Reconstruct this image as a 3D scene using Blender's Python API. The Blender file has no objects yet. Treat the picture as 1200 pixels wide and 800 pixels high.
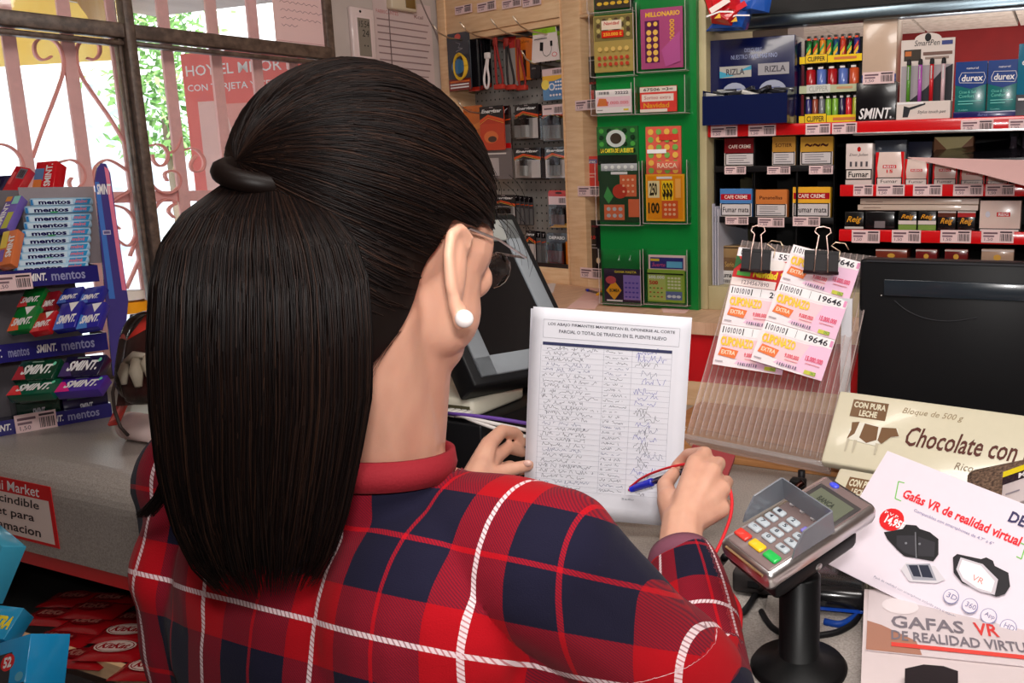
import bpy, bmesh, math, random
import numpy as np
from mathutils import Vector, Matrix
random.seed(7); rng = np.random.default_rng(7)
C = bpy.context.scene.collection
sc = bpy.context.scene
# ------------------------------------------------------------------ camera
FL, CX, CY = 1020.0, 817.0, 400.0
PITCH, ROLL = math.radians(10.6), math.radians(0.5)
CAM = Vector((0, 0, 1.5))
_f = Vector((0, math.cos(PITCH), -math.sin(PITCH))); _u = Vector((0, math.sin(PITCH), math.cos(PITCH))); _r = Vector((1, 0, 0))
AR = math.cos(ROLL)*_r - math.sin(ROLL)*_u; AU = math.sin(ROLL)*_r + math.cos(ROLL)*_u
cd = bpy.data.cameras.new('camera'); cam = bpy.data.objects.new('camera', cd); C.objects.link(cam)
M = Matrix((AR, AU, -_f)).transposed().to_4x4(); M.translation = CAM; cam.matrix_world = M
cd.sensor_width = 36; cd.lens = FL/1200*36; cd.shift_x = (600-CX)/1200; cd.shift_y = 0
cd.clip_start = 0.02; cd.clip_end = 200
sc.camera = cam
sc.view_settings.view_transform = 'Standard'; sc.view_settings.look = 'None'
sc.view_settings.exposure = 0.22; sc.view_settings.gamma = 1.0; sc.view_settings.use_curve_mapping = False
# ------------------------------------------------------------------ world and light
W = bpy.data.worlds.new('sky'); sc.world = W; W.use_nodes = True
bg = W.node_tree.nodes['Background']; bg.inputs[0].default_value = (0.86, 0.93, 1.0, 1); bg.inputs[1].default_value = 3.6
def area(name, loc, target, sx, sy, power, col):
    l = bpy.data.lights.new(name, 'AREA'); l.shape = 'RECTANGLE'; l.size = sx; l.size_y = sy; l.energy = power; l.color = col
    o = bpy.data.objects.new(name, l); C.objects.link(o); o.location = loc
    o.rotation_euler = (Vector(target)-Vector(loc)).to_track_quat('-Z', 'Y').to_euler(); return o
area('ceiling_lamp', (0.25, 0.35, 2.24), (0.15, 0.9, 1.0), 1.1, 0.3, 13, (1.0, 0.95, 0.9))
area('cabinet_fill_light', (-0.35, 1.25, 2.26), (-0.75, 2.5, 1.45), 0.9, 0.25, 7, (1.0, 0.92, 0.84))  # added fill that brightens the pegboard cabinet
area('rear_ceiling_fill', (1.3, 3.1, 1.1), (1.25, 3.2, 4), 1.2, 0.4, 26, (1.0, 0.93, 0.88))  # added unseen uplight that brightens the rear ceiling panels
area('camera_flash', (0.02, -0.02, 1.62), (-0.02, 1.6, 1.32), 0.09, 0.05, 5.8, (1.0, 0.96, 0.93))
sun = bpy.data.lights.new('sun', 'SUN'); sun.energy = 5.0; sun.angle = 0.01; sun.color = (1, 0.95, 0.86)
so = bpy.data.objects.new('sun', sun); C.objects.link(so); so.rotation_euler = Vector((-0.45, 0.30, -0.85)).to_track_quat('-Z', 'Y').to_euler()
# ------------------------------------------------------------------ geometry of the view (pixels of the photograph -> points on real planes)
def ray(px, py): return _f + (px-CX)/FL*AR - (py-CY)/FL*AU
def P(px, py, d): return CAM + ray(px, py)*d
def hitz(px, py, z):
    q = ray(px, py); return CAM + q*((z-CAM.z)/q.z)
class Frame:                                   # upright frame: x along the furniture, y away from the viewer, z up
    def __init__(s, o, deg): s.o = Vector((o[0], o[1], 0)); s.t = math.radians(deg); s.x = Vector((math.cos(s.t), math.sin(s.t), 0)); s.y = Vector((-math.sin(s.t), math.cos(s.t), 0))
    def w(s, a, b, z=0): return s.o + s.x*a + s.y*b + Vector((0, 0, z))
    def hit(s, px, py, b=0.0):
        q = ray(px, py); t = ((s.o + s.y*b - CAM).dot(s.y))/q.dot(s.y); p = CAM + q*t - s.o
        return p.dot(s.x), p.z
    def rect(s, x0, y0, x1, y1, b=0.0):
        ym, xm = (y0+y1)/2, (x0+x1)/2
        return s.hit(x0, ym, b)[0], s.hit(x1, ym, b)[0], s.hit(xm, y1, b)[1], s.hit(xm, y0, b)[1]
def s2l(c):
    return tuple((v/12.92 if v <= 0.04045 else ((v+0.055)/1.055)**2.4) for v in (x/255.0 for x in c))
# ------------------------------------------------------------------ materials
def newmat(name):
    m = bpy.data.materials.new(name); m.use_nodes = True; nt = m.node_tree; b = nt.nodes['Principled BSDF']; return m, nt, b
def noise_bump(nt, b, scale, strength, dist=0.001):
    tc = nt.nodes.new('ShaderNodeTexCoord'); n = nt.nodes.new('ShaderNodeTexNoise'); n.inputs['Scale'].default_value = scale; n.inputs['Detail'].default_value = 4
    bp = nt.nodes.new('ShaderNodeBump'); bp.inputs['Strength'].default_value = strength; bp.inputs['Distance'].default_value = dist
    nt.links.new(tc.outputs['Object'], n.inputs['Vector']); nt.links.new(n.outputs[0], bp.inputs['Height']); nt.links.new(bp.outputs[0], b.inputs['Normal']); return n
def attr_mat(name, rough, metal=0.0, coat=0.0, bump=0.1, bscale=80, var=0.06, spec=0.5):
    m, nt, b = newmat(name)
    a = nt.nodes.new('ShaderNodeAttribute'); a.attribute_name = 'Col'
    n = noise_bump(nt, b, bscale, bump)
    mx = nt.nodes.new('ShaderNodeMix'); mx.data_type = 'RGBA'; mx.blend_type = 'MULTIPLY'; mx.inputs['Factor'].default_value = 1
    mr = nt.nodes.new('ShaderNodeMapRange'); mr.inputs['To Min'].default_value = 1-var; mr.inputs['To Max'].default_value = 1+var
    nt.links.new(n.outputs[0], mr.inputs['Value'])
    nt.links.new(a.outputs['Color'], mx.inputs['A']); nt.links.new(mr.outputs[0], mx.inputs['B']); nt.links.new(mx.outputs['Result'], b.inputs['Base Color'])
    b.inputs['Roughness'].default_value = rough; b.inputs['Metallic'].default_value = metal; b.inputs['Coat Weight'].default_value = coat
    b.inputs['Specular IOR Level'].default_value = spec
    return m
MATTE = attr_mat('matte_plastic', 0.65); PAPER = attr_mat('printed_paper', 0.55, bump=0.04, var=0.02, spec=0.3)
GLOSS = attr_mat('glossy_print', 0.22, coat=0.3, bump=0.03, var=0.03); METAL = attr_mat('brushed_metal', 0.3, metal=1.0, bump=0.05)
FOIL = attr_mat('crinkled_foil', 0.25, coat=0.5, bump=0.9, bscale=35, var=0.12); CLOTH = attr_mat('cloth', 0.85, bump=0.4, bscale=400)
RUBBER = attr_mat('black_plastic', 0.42, bump=0.06, bscale=300, spec=0.18); BRIGHT = attr_mat('painted_iron', 0.5, var=0.12)
def clear_mat(name, tint, alpha, rough=0.05):
    m, nt, b = newmat(name); out = nt.nodes['Material Output']
    tr = nt.nodes.new('ShaderNodeBsdfTransparent'); tr.inputs[0].default_value = (*tint, 1)
    gl = nt.nodes.new('ShaderNodeBsdfGlossy'); gl.inputs['Roughness'].default_value = rough
    fr = nt.nodes.new('ShaderNodeFresnel'); fr.inputs['IOR'].default_value = 1.45
    n = nt.nodes.new('ShaderNodeTexNoise'); n.inputs['Scale'].default_value = 30; bp = nt.nodes.new('ShaderNodeBump'); bp.inputs['Strength'].default_value = 0.05
    nt.links.new(n.outputs[0], bp.inputs['Height']); nt.links.new(bp.outputs[0], gl.inputs['Normal'])
    ad = nt.nodes.new('ShaderNodeMath'); ad.operation = 'ADD'; ad.inputs[1].default_value = alpha; ad.use_clamp = True
    nt.links.new(fr.outputs[0], ad.inputs[0])
    mx = nt.nodes.new('ShaderNodeMixShader'); nt.links.new(ad.outputs[0], mx.inputs[0]); nt.links.new(tr.outputs[0], mx.inputs[1]); nt.links.new(gl.outputs[0], mx.inputs[2])
    nt.links.new(mx.outputs[0], out.inputs[0]); return m
CLEAR = clear_mat('clear_acrylic', (0.985, 0.995, 0.99), 0.0); GLASS = clear_mat('window_glass', (0.97, 0.98, 0.98), 0.0, 0.02)
def milky_mat(name, tint, diff, k, rough=0.15):
    m, nt, b = newmat(name); out = nt.nodes['Material Output']; N, L = nt.nodes.new, nt.links.new
    tr = N('ShaderNodeBsdfTransparent'); tr.inputs[0].default_value = (*tint, 1); b.inputs['Base Color'].default_value = (*diff, 1); b.inputs['Roughness'].default_value = rough
    n = N('ShaderNodeTexNoise'); n.inputs['Scale'].default_value = 60; mr = N('ShaderNodeMapRange'); mr.inputs['To Min'].default_value = k*0.7; mr.inputs['To Max'].default_value = k*1.3; L(n.outputs[0], mr.inputs['Value'])
    mx = N('ShaderNodeMixShader'); L(mr.outputs[0], mx.inputs[0]); L(tr.outputs[0], mx.inputs[1]); L(b.outputs[0], mx.inputs[2]); L(mx.outputs[0], out.inputs[0]); return m
RIBM = milky_mat('rib_plastic', (0.97,0.94,0.93), (0.85,0.72,0.70), 0.42); PLEXI2 = milky_mat('ribbed_milky', (0.96,0.93,0.92), (0.8,0.66,0.63), 0.16)
PLEXI = clear_mat('ribbed_clear_plastic', (0.86, 0.82, 0.80), 0.10, 0.12)
def two_tone(name, c1, c2, scale, rough, detail=6, stretch=(1, 1, 1), lo=0.35, hi=0.65, bump=0.1, spec=0.5):
    m, nt, b = newmat(name); tc = nt.nodes.new('ShaderNodeTexCoord'); mp = nt.nodes.new('ShaderNodeMapping'); mp.inputs['Scale'].default_value = stretch
    n = nt.nodes.new('ShaderNodeTexNoise'); n.inputs['Scale'].default_value = scale; n.inputs['Detail'].default_value = detail
    cr = nt.nodes.new('ShaderNodeValToRGB'); cr.color_ramp.elements[0].position = lo; cr.color_ramp.elements[1].position = hi
    cr.color_ramp.elements[0].color = (*s2l(c1), 1); cr.color_ramp.elements[1].color = (*s2l(c2), 1)
    bp = nt.nodes.new('ShaderNodeBump'); bp.inputs['Strength'].default_value = bump; bp.inputs['Distance'].default_value = 0.002
    L = nt.links.new; L(tc.outputs['Object'], mp.inputs[0]); L(mp.outputs[0], n.inputs['Vector']); L(n.outputs[0], cr.inputs[0]); L(cr.outputs[0], b.inputs['Base Color']); L(n.outputs[0], bp.inputs['Height']); L(bp.outputs[0], b.inputs['Normal'])
    b.inputs['Roughness'].default_value = rough; b.inputs['Specular IOR Level'].default_value = spec; return m
SPECKLE = two_tone('speckled_laminate', (140, 132, 126), (172, 163, 156), 400, 0.35, bump=0.03)
WOOD = two_tone('pale_laminate', (226, 182, 138), (240, 202, 160), 12, 0.45, stretch=(1, 1, 8), bump=0.02)
LEDGE = two_tone('beech_ledge', (205, 160, 130), (222, 180, 150), 14, 0.4, stretch=(8, 1, 1), bump=0.02)
CREAM = two_tone('cream_laminate', (176, 162, 122), (190, 178, 138), 9, 0.5, bump=0.02)
WALLP = two_tone('wall_paint', (186, 172, 166), (198, 184, 178), 6, 0.8, bump=0.05)
REDP = two_tone('red_wall_paint', (120, 14, 18), (135, 18, 22), 5, 0.7)
TILEP = two_tone('ceiling_panel', (200, 190, 176), (222, 212, 200), 30, 0.85)
DARKW = two_tone('dark_back_panel', (10, 9, 9), (18, 16, 16), 20, 0.7)
FLOORM = two_tone('floor_tile', (96, 88, 82), (120, 112, 104), 30, 0.5)
FRAMEM = two_tone('brown_window_paint', (74, 58, 50), (112, 92, 80), 60, 0.45, stretch=(1, 1, 1), bump=0.4)
GREENP = two_tone('green_plastic', (0, 112, 44), (4, 124, 50), 4, 0.3, bump=0.01)
REDPL = two_tone('red_panel', (196, 12, 22), (212, 20, 30), 6, 0.4)
PEG = two_tone('grey_pegboard', (146, 142, 138), (158, 154, 150), 20, 0.5)
SPONGE = two_tone('brown_sponge', (62, 44, 34), (132, 104, 84), 260, 0.95, bump=1.0)
LEAF = two_tone('leaves', (70, 120, 50), (150, 190, 110), 8, 0.8)
PAVE = two_tone('pale_ground', (176, 186, 200), (235, 235, 235), 9, 0.9)
FARWALL = two_tone('pale_far_wall', (225, 225, 222), (240, 240, 238), 2, 0.9)
AWN = two_tone('yellow_awning', (236, 196, 96), (246, 224, 150), 1.6, 0.8)
# ------------------------------------------------------------------ mesh builder
class MB:
    def __init__(s): s.v = []; s.f = []; s.c = []; s.sm = []
    def add(s, vs, fs, col, smooth=False):
        n = len(s.v); s.v += [tuple(v) for v in vs]; c = s2l(col)
        for f in fs: s.f.append([i+n for i in f]); s.c.append(c); s.sm.append(smooth)
        return s
    def box(s, x0, y0, z0, x1, y1, z1, col, ch=0.0):
        if x1 < x0: x0, x1 = x1, x0
        if y1 < y0: y0, y1 = y1, y0
        if z1 < z0: z0, z1 = z1, z0
        if ch <= 0:
            vs = [(x0,y0,z0),(x1,y0,z0),(x1,y1,z0),(x0,y1,z0),(x0,y0,z1),(x1,y0,z1),(x1,y1,z1),(x0,y1,z1)]
            fs = [(0,3,2,1),(4,5,6,7),(0,1,5,4),(1,2,6,5),(2,3,7,6),(3,0,4,7)]
            return s.add(vs, fs, col)
        ch = min(ch, (x1-x0)/2.1, (y1-y0)/2.1, (z1-z0)/2.1); bm = bmesh.new()
        bmesh.ops.create_cube(bm, size=1.0)
        for v in bm.verts: v.co = Vector(((x0+x1)/2+v.co.x*(x1-x0), (y0+y1)/2+v.co.y*(y1-y0), (z0+z1)/2+v.co.z*(z1-z0)))
        bmesh.ops.bevel(bm, geom=bm.edges[:], offset=ch, segments=2, affect='EDGES', profile=0.5); bm.verts.index_update()
        s.add([v.co[:] for v in bm.verts], [[v.index for v in f.verts] for f in bm.faces], col, True); bm.free(); return s
    def prism(s, pts, y0, y1, col, smooth=False):          # outline in x,z; extruded along y
        n = len(pts); vs = [(p[0], y0, p[1]) for p in pts]+[(p[0], y1, p[1]) for p in pts]
        fs = [list(range(n)), list(range(2*n-1, n-1, -1))]+[(i, (i+1) % n, (i+1) % n+n, i+n)[::-1] for i in range(n)]
        return s.add(vs, fs, col, smooth)
    def tube(s, pts, r, col, n=8, cap=True):
        pts = [Vector(p) for p in pts]; rs = r if isinstance(r, (list, tuple)) else [r]*len(pts); base = len(s.v); vs = []; prev = None
        for i, p in enumerate(pts):
            t = (pts[min(i+1, len(pts)-1)]-pts[max(i-1, 0)]); t = t.normalized() if t.length > 1e-9 else Vector((0,0,1))
            if prev is None: a = t.orthogonal().normalized()
            else: a = (prev - t*prev.dot(t)); a = a.normalized() if a.length > 1e-6 else t.orthogonal().normalized()
            prev = a; b = t.cross(a)
            for k in range(n): th = 2*math.pi*k/n; vs.append(p+(a*math.cos(th)+b*math.sin(th))*rs[i])
        fs = []
        for i in range(len(pts)-1):
            for k in range(n): fs.append((i*n+k, i*n+(k+1) % n, (i+1)*n+(k+1) % n, (i+1)*n+k))
        if cap: fs.append(list(range(n))[::-1]); fs.append([len(vs)-n+k for k in range(n)])
        return s.add(vs, fs, col, True)
    def lathe(s, prof, col, n=24, o=(0,0,0), axis='z'):    # prof: (r, h)
        vs = []
        for r, h in prof:
            for k in range(n):
                th = 2*math.pi*k/n; c, d = r*math.cos(th), r*math.sin(th)
                q = {'z': (c, d, h), 'y': (c, h, d), 'x': (h, c, d)}[axis]; vs.append((q[0]+o[0], q[1]+o[1], q[2]+o[2]))
        fs = [(i*n+k, i*n+(k+1) % n, (i+1)*n+(k+1) % n, (i+1)*n+k) for i in range(len(prof)-1) for k in range(n)]
        if prof[0][0] > 1e-6: fs.append(list(range(n)))
        if prof[-1][0] > 1e-6: fs.append([(len(prof)-1)*n+k for k in range(n)])
        return s.add(vs, fs, col, True)
    def ball(s, c, r, col, seg=12, rings=8):
        if not isinstance(r, (tuple, list)): r = (r, r, r)
        vs = [(c[0]+r[0]*math.sin(math.pi*i/rings)*math.cos(2*math.pi*k/seg), c[1]+r[1]*math.sin(math.pi*i/rings)*math.sin(2*math.pi*k/seg), c[2]+r[2]*math.cos(math.pi*i/rings)) for i in range(rings+1) for k in range(seg)]
        fs = [(i*seg+k, (i+1)*seg+k, (i+1)*seg+(k+1) % seg, i*seg+(k+1) % seg) for i in range(rings) for k in range(seg)]
        return s.add(vs, fs, col, True)
    def grid(s, fn, nu, nv, col, smooth=True):
        vs = [fn(i/nu, j/nv) for i in range(nu+1) for j in range(nv+1)]
        fs = [(i*(nv+1)+j, (i+1)*(nv+1)+j, (i+1)*(nv+1)+j+1, i*(nv+1)+j+1) for i in range(nu) for j in range(nv)]
        return s.add(vs, fs, col, smooth)
    def mesh(s, name, mat):
        me = bpy.data.meshes.new(name); me.from_pydata(s.v, [], s.f); me.materials.append(mat)
        a = me.color_attributes.new('Col', 'FLOAT_COLOR', 'CORNER'); cnt = [len(f) for f in s.f]
        arr = np.repeat(np.array([(*c, 1.0) for c in s.c], dtype=np.float32).reshape(-1, 4), cnt, axis=0) if s.f else np.zeros((0, 4), np.float32)
        if len(a.data) == len(arr): a.data.foreach_set('color', arr.ravel())
        me.polygons.foreach_set('use_smooth', np.array(s.sm, dtype=bool)); me.update(); return me
    def obj(s, name, mat, parent=None, loc=None, rz=0, kind=None, label=None):
        o = bpy.data.objects.new(name, s.mesh(name, mat)); C.objects.link(o)
        if parent: o.parent = parent
        if loc is not None: o.location = loc
        o.rotation_euler = (0, 0, rz)
        if kind: o['kind'] = kind
        if label: o['label'] = label
        return o
def tag(o, label, cat, group=None):
    o['label'] = label; o['category'] = cat
    if group: o['group'] = group
    return o
def thing(name, label, cat, loc=(0,0,0), rz=0, group=None, mw=None):
    o = bpy.data.objects.new(name, None); C.objects.link(o); o.empty_display_size = 0.02
    if mw is not None: o.matrix_world = mw
    else: o.location = loc; o.rotation_euler = (0, 0, rz)
    return tag(o, label, cat, group)
def struct(o): o['kind'] = 'structure'; return o
def copy_tree(o, parent=None):
    c = o.copy(); C.objects.link(c)
    if parent is not None: c.parent = parent
    for ch in list(o.children): copy_tree(ch, c)
    return c
# ------------------------------------------------------------------ lettering and flat print
_tc = {}
def text_geo(s, shear=0.0, bold=0.0):
    k = (s, shear, bold)
    if k not in _tc:
        cu = bpy.data.curves.new('t', 'FONT'); cu.body = s; cu.resolution_u = 2; cu.shear = shear; cu.offset = bold
        o = bpy.data.objects.new('t', cu); me = o.to_mesh()
        v = np.array([x.co[:2] for x in me.vertices]).reshape(-1, 2); f = [list(p.vertices) for p in me.polygons]
        o.to_mesh_clear(); bpy.data.objects.remove(o); bpy.data.curves.remove(cu)
        if len(v): v = (v-v.min(0))/np.maximum(v.max(0)-v.min(0), 1e-6)
        _tc[k] = (v, f)
    return _tc[k]
WHITE=(240,236,236); BLACK=(14,12,14); RED=(214,18,24); GREY=(150,148,148); TAGC=(232,200,200); NAVY=(24,26,92); YEL=(248,208,40)
def prnt(parent, x0, z0, w, h, items, y=-0.0004, name='printed_face', mat=None, label=None, step=0.00012):
    """flat print on the face of a thing: x0,z0 lower left corner in the thing's frame; items in 0..1 with v up"""
    mb = MB(); d = 0
    def xz(u, v): return x0+u*w, z0+v*h
    for it in items:
        k = it[0]; yy = y-d*step; d += 1
        if k == 'r':
            _, u0, v0, u1, v1, col = it; a = xz(u0, v0); b = xz(u1, v1)
            mb.add([(a[0],yy,a[1]),(b[0],yy,a[1]),(b[0],yy,b[1]),(a[0],yy,b[1])], [(0,1,2,3)], col)
        elif k == 'e':
            _, u, v, ru, rv, col = it; n = 18; mb.add([(x0+(u+ru*math.cos(2*math.pi*i/n))*w, yy, z0+(v+rv*math.sin(2*math.pi*i/n))*h) for i in range(n)], [list(range(n))], col)
        elif k == 'p':
            _, pts, col = it; mb.add([(xz(*p)[0], yy, xz(*p)[1]) for p in pts], [list(range(len(pts)))], col)
        elif k == 't':
            _, s, u0, v0, u1, v1, col = it[:7]; sh = it[7] if len(it) > 7 else 0; bo = it[8] if len(it) > 8 else 0.0
            rot = it[9] if len(it) > 9 else 0
            v, f = text_geo(s, sh, bo)
            if len(v):
                if rot: uu, vv = u1-(u1-u0)*v[:,1], v0+(v1-v0)*v[:,0]
                else: uu, vv = u0+(u1-u0)*v[:,0], v0+(v1-v0)*v[:,1]
                mb.add([(x0+a*w, yy, z0+b*h) for a, b in zip(uu, vv)], f, col)
        elif k == 'l':                                       # stroke along a polyline, width in metres
            _, pts, wd, col = it; q = [xz(*p) for p in pts]
            for (a, b) in zip(q[:-1], q[1:]):
                dx, dz = b[0]-a[0], b[1]-a[1]; L = math.hypot(dx, dz) or 1e-9; nx, nz = -dz/L*wd/2, dx/L*wd/2
                mb.add([(a[0]-nx,yy,a[1]-nz),(b[0]-nx,yy,b[1]-nz),(b[0]+nx,yy,b[1]+nz),(a[0]+nx,yy,a[1]+nz)], [(0,1,2,3)], col)
    return mb.obj(name, mat or PAPER, parent, label=label)
def barcode(u0, v0, u1, v1, col=(40,30,36)):
    n = 9; return [('r', u0+(u1-u0)*i/n, v0, u0+(u1-u0)*(i+0.35+0.3*((i*7) % 3)/2)/n, v1, col) for i in range(n)]
def smallprint(u0, v0, u1, v1, n, col=(90,80,86), t=0.35):
    r = random.Random(int(u0*997+v0*131+n)); h = (v1-v0)/n
    return [('r', u0, v1-h*(i+0.5+t/2), u0+(u1-u0)*r.uniform(0.6, 1.0), v1-h*(i+0.5-t/2), col) for i in range(n)]
def price_tag(fr, x0, y0, x1, y1, b, label, where=None, red=False, group='price tags'):
    a0, a1, z0, z1 = fr.rect(x0, y0, x1, y1, b); w, h = a1-a0, z1-z0
    t = thing('price_tag', label, 'price tag', fr.w((a0+a1)/2, b, z0), fr.t, group)
    MB().box(-w/2, 0, 0, w/2, 0.001, h, TAGC).obj('card', PAPER, t)
    prnt(t, -w/2, 0, w, h, [('r',0.06,0.68,0.5,0.82,(110,80,90)),('r',0.06,0.45,0.4,0.58,(130,100,110)),('t','1,50',0.1,0.12,0.36,0.38,(90,60,80)),('r',0.58,0.78,0.95,0.9,(60,40,50))]+barcode(0.58,0.15,0.95,0.7), y=-0.0003)
    return t
def carton(name, label, cat, fr, px, b, dep, col, items=(), group=None, z0=None, mat=None, ch=0.001, tilt=0, grow=0):
    """a box whose front face stands at depth b of the furniture frame"""
    a0, a1, zz0, z1 = fr.rect(*px, b); z0 = zz0 if z0 is None else z0; w, h = a1-a0, z1-z0
    t = thing(name, label, cat, fr.w((a0+a1)/2, b, z0), fr.t+tilt, group)
    MB().box(-w/2, 0, 0, w/2, dep, h, col, ch).obj('body', mat or GLOSS, t)
    if items: prnt(t, -w/2, 0, w, h, items, mat=mat or GLOSS)
    t['w'] = w; t['h'] = h
    return t
def quad_matrix(TL, TR, BL):
    """frame of a flat rectangle: x along the top edge, z up the left edge, y away; origin bottom centre"""
    x = (TR-TL); w = x.length; x = x.normalized(); z = TL-BL; z = z - x*z.dot(x); h = z.length; z = z.normalized(); y = z.cross(x)
    o = TL - z*h + x*w/2; m = Matrix((x, y, z)).transposed().to_4x4(); m.translation = o
    return m, w, h
# ================================================================== the setting
SF = Frame(P(820, 235, 2.0), -23.4)                       # shelving behind the counter
LZ = SF.hit(760, 358.5, 0)[1]                             # top of the beech ledge
_o = hitz(667, 334, LZ); PF = Frame(_o, -38.5)            # battery cabinet
AL = PF.hit(518, 120)[0]                                  # its left side
WF = Frame(PF.w(AL-0.015, 0), 51.5)                       # window wall; y points outdoors
CZ = 1.01                                                 # counter top
_c = hitz(80, 556, CZ)
CB = (_c-SF.o).dot(SF.y)                                  # front edge of the counter, in the shelving frame
LB = (hitz(815, 377, LZ)-SF.o).dot(SF.y)                  # front edge of the ledge
CEIL = 2.3
def sbox(name, fr, a0, b0, z0, a1, b1, z1, mat, col=(200,200,200), ch=0):
    mb = MB().box(0, 0, 0, a1-a0, b1-b0, z1-z0, col, ch)
    return struct(mb.obj(name, mat, None, fr.w(a0, b0, z0), fr.t))
sbox('floor', SF, -4, -5, -0.05, 5, 3.4, 0.0, FLOORM)
sbox('wall_rear_room', SF, -3.5, 2.6, 0, 4.5, 2.7, CEIL+0.4, REDP)
sbox('wall_right', SF, 2.6, -4, 0, 2.7, 2.6, CEIL+0.4, WALLP)
sbox('wall_behind_camera', SF, -3.5, -3.6, 0, 2.7, -3.5, CEIL+0.4, WALLP)
sbox('ceiling', SF, -3.4, -3.6, CEIL, 4.5, 1.2, CEIL+0.08, WALLP)
CRZ = SF.hit(1100, 37, 2.6)[1]
sbox('trim_1', SF, -1.8, 1.08, CRZ, 4.4, 1.095, CEIL, WALLP)
for i in range(14):                                       # white panels of the back room ceiling, seen over the shelf
    for j in range(5):
        a = -1.6+i*0.42; b = 1.1+j*0.3
        o = sbox('ceiling_panel', SF, a+0.006, b+0.006, CRZ, a+0.414, b+0.294, CRZ+0.02, TILEP); del o['kind']
        if i == 0 and j == 0: ptop = None
_cr = struct(MB().box(0,0,0,6.2,1.6,0.05,(60,40,36)).obj('ceiling_rear_room', DARKW, None, SF.w(-1.8, 1.1, CRZ+0.022), SF.t))
for o in [x for x in C.objects if x.name.startswith('ceiling_panel')]:
    mw = Matrix.Rotation(SF.t, 4, 'Z'); mw.translation = o.location; m0 = Matrix.Rotation(SF.t, 4, 'Z'); m0.translation = _cr.location
    o.parent = _cr; o.rotation_euler = (0,0,0); o.location = (m0.inverted() @ mw).translation
# window wall with its opening
WL, WR = WF.hit(-130, 100)[0], WF.hit(387, 60)[0]; WZ0, WZ1 = 1.03, 2.2
mb = MB(); X0 = -3.9
mb.box(X0, 0, 0, 3.9, 0.14, WZ0, WHITE); mb.box(X0, 0, WZ1, 3.9, 0.14, CEIL+0.4, WHITE)
mb.box(X0, 0, WZ0, WL, 0.14, WZ1, WHITE); mb.box(WR, 0, WZ0, 3.9, 0.14, WZ1, WHITE)
struct(mb.obj('wall_left', WALLP, None, WF.w(0, 0), WF.t))
sbox('wall_back', PF, AL-0.02, 0.30, 0, 0.55, 0.38, CEIL, WALLP)
# window: frame bars, panes
wn = bpy.data.objects.new('window_1', None); C.objects.link(wn); wn.location = WF.w(0, 0); wn.rotation_euler = (0,0,WF.t); struct(wn)
def bar(a0, a1, z0, z1, y0, y1, name='frame_bar'): return MB().box(a0, y0, z0, a1, y1, z1, (90,70,60), 0.003).obj(name, FRAMEM, wn)
zt0 = WF.hit(147, 45)[1]; zt1 = WF.hit(147, 28)[1]; am0 = WF.hit(151, 100)[0]; am1 = WF.hit(163, 100)[0]
bar(WL, WR, zt0, zt1, -0.012, 0.03, 'transom'); bar(WL, am0, zt0-0.018, zt0-0.006, -0.006, 0.03); bar(am1, WR, zt0-0.016, zt0-0.005, -0.006, 0.03)
bar(am0, am1, WZ0, WZ1, -0.02, 0.03, 'mullion'); bar(am0-0.012, am0-0.002, WZ0, zt0, 0.0, 0.03)
bar(WR-0.012, WR+0.012, WZ0, WZ1, -0.008, 0.03, 'jamb'); bar(WL, WL+0.03, WZ0, WZ1, -0.01, 0.03, 'jamb'); bar(WL, WR, WZ0, WZ0+0.03, -0.01, 0.05, 'sill')
for (a0, a1) in ((WL+0.03, am0-0.002), (am1+0.002, WR-0.012)):
    for (z0, z1) in ((WZ0+0.03, zt0-0.016), (zt1, WZ1)):
        MB().box(a0, 0.012, z0, a1, 0.015, z1, WHITE).obj('pane', GLASS, wn)
# wrought iron security grille outside
GLARE_PINK = (240,180,176); GB = 0.09  # pink window glare is put into the iron's colour
gr = thing('window_grille', 'wrought iron window grille coloured pink for glare, with curled scrolls outside the glass', 'grille', WF.w(0, GB, 0), WF.t)
for px in (18, 86, 142, 200, 256, 303, 345):
    a = WF.hit(px, 100, GB)[0]; MB().box(a-0.013, -0.006, WZ0+0.01, a+0.013, 0.006, WZ1+0.05, GLARE_PINK).obj('bar', BRIGHT, gr)
zb = WF.hit(200, 230, GB)[1]
MB().box(WL, 0.007, zb-0.014, WR, 0.015, zb+0.014, GLARE_PINK).obj('cross_bar', BRIGHT, gr)
MB().box(WL, 0.007, WZ0+0.05, WR, 0.015, WZ0+0.08, GLARE_PINK).obj('cross_bar', BRIGHT, gr)
def spiral(c, r0, r1, a0, a1, n=14):
    return [(c[0]+(r0+(r1-r0)*i/n)*math.cos(a0+(a1-a0)*i/n), c[1]+(r0+(r1-r0)*i/n)*math.sin(a0+(a1-a0)*i/n)) for i in range(n+1)]
def smooth(pts, k=3):
    for _ in range(k):
        q = [pts[0]]
        for a, b in zip(pts[:-1], pts[1:]): q += [(a[0]*.75+b[0]*.25, a[1]*.75+b[1]*.25), (a[0]*.25+b[0]*.75, a[1]*.25+b[1]*.75)]
        pts = q+[pts[-1]]
    return pts
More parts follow.
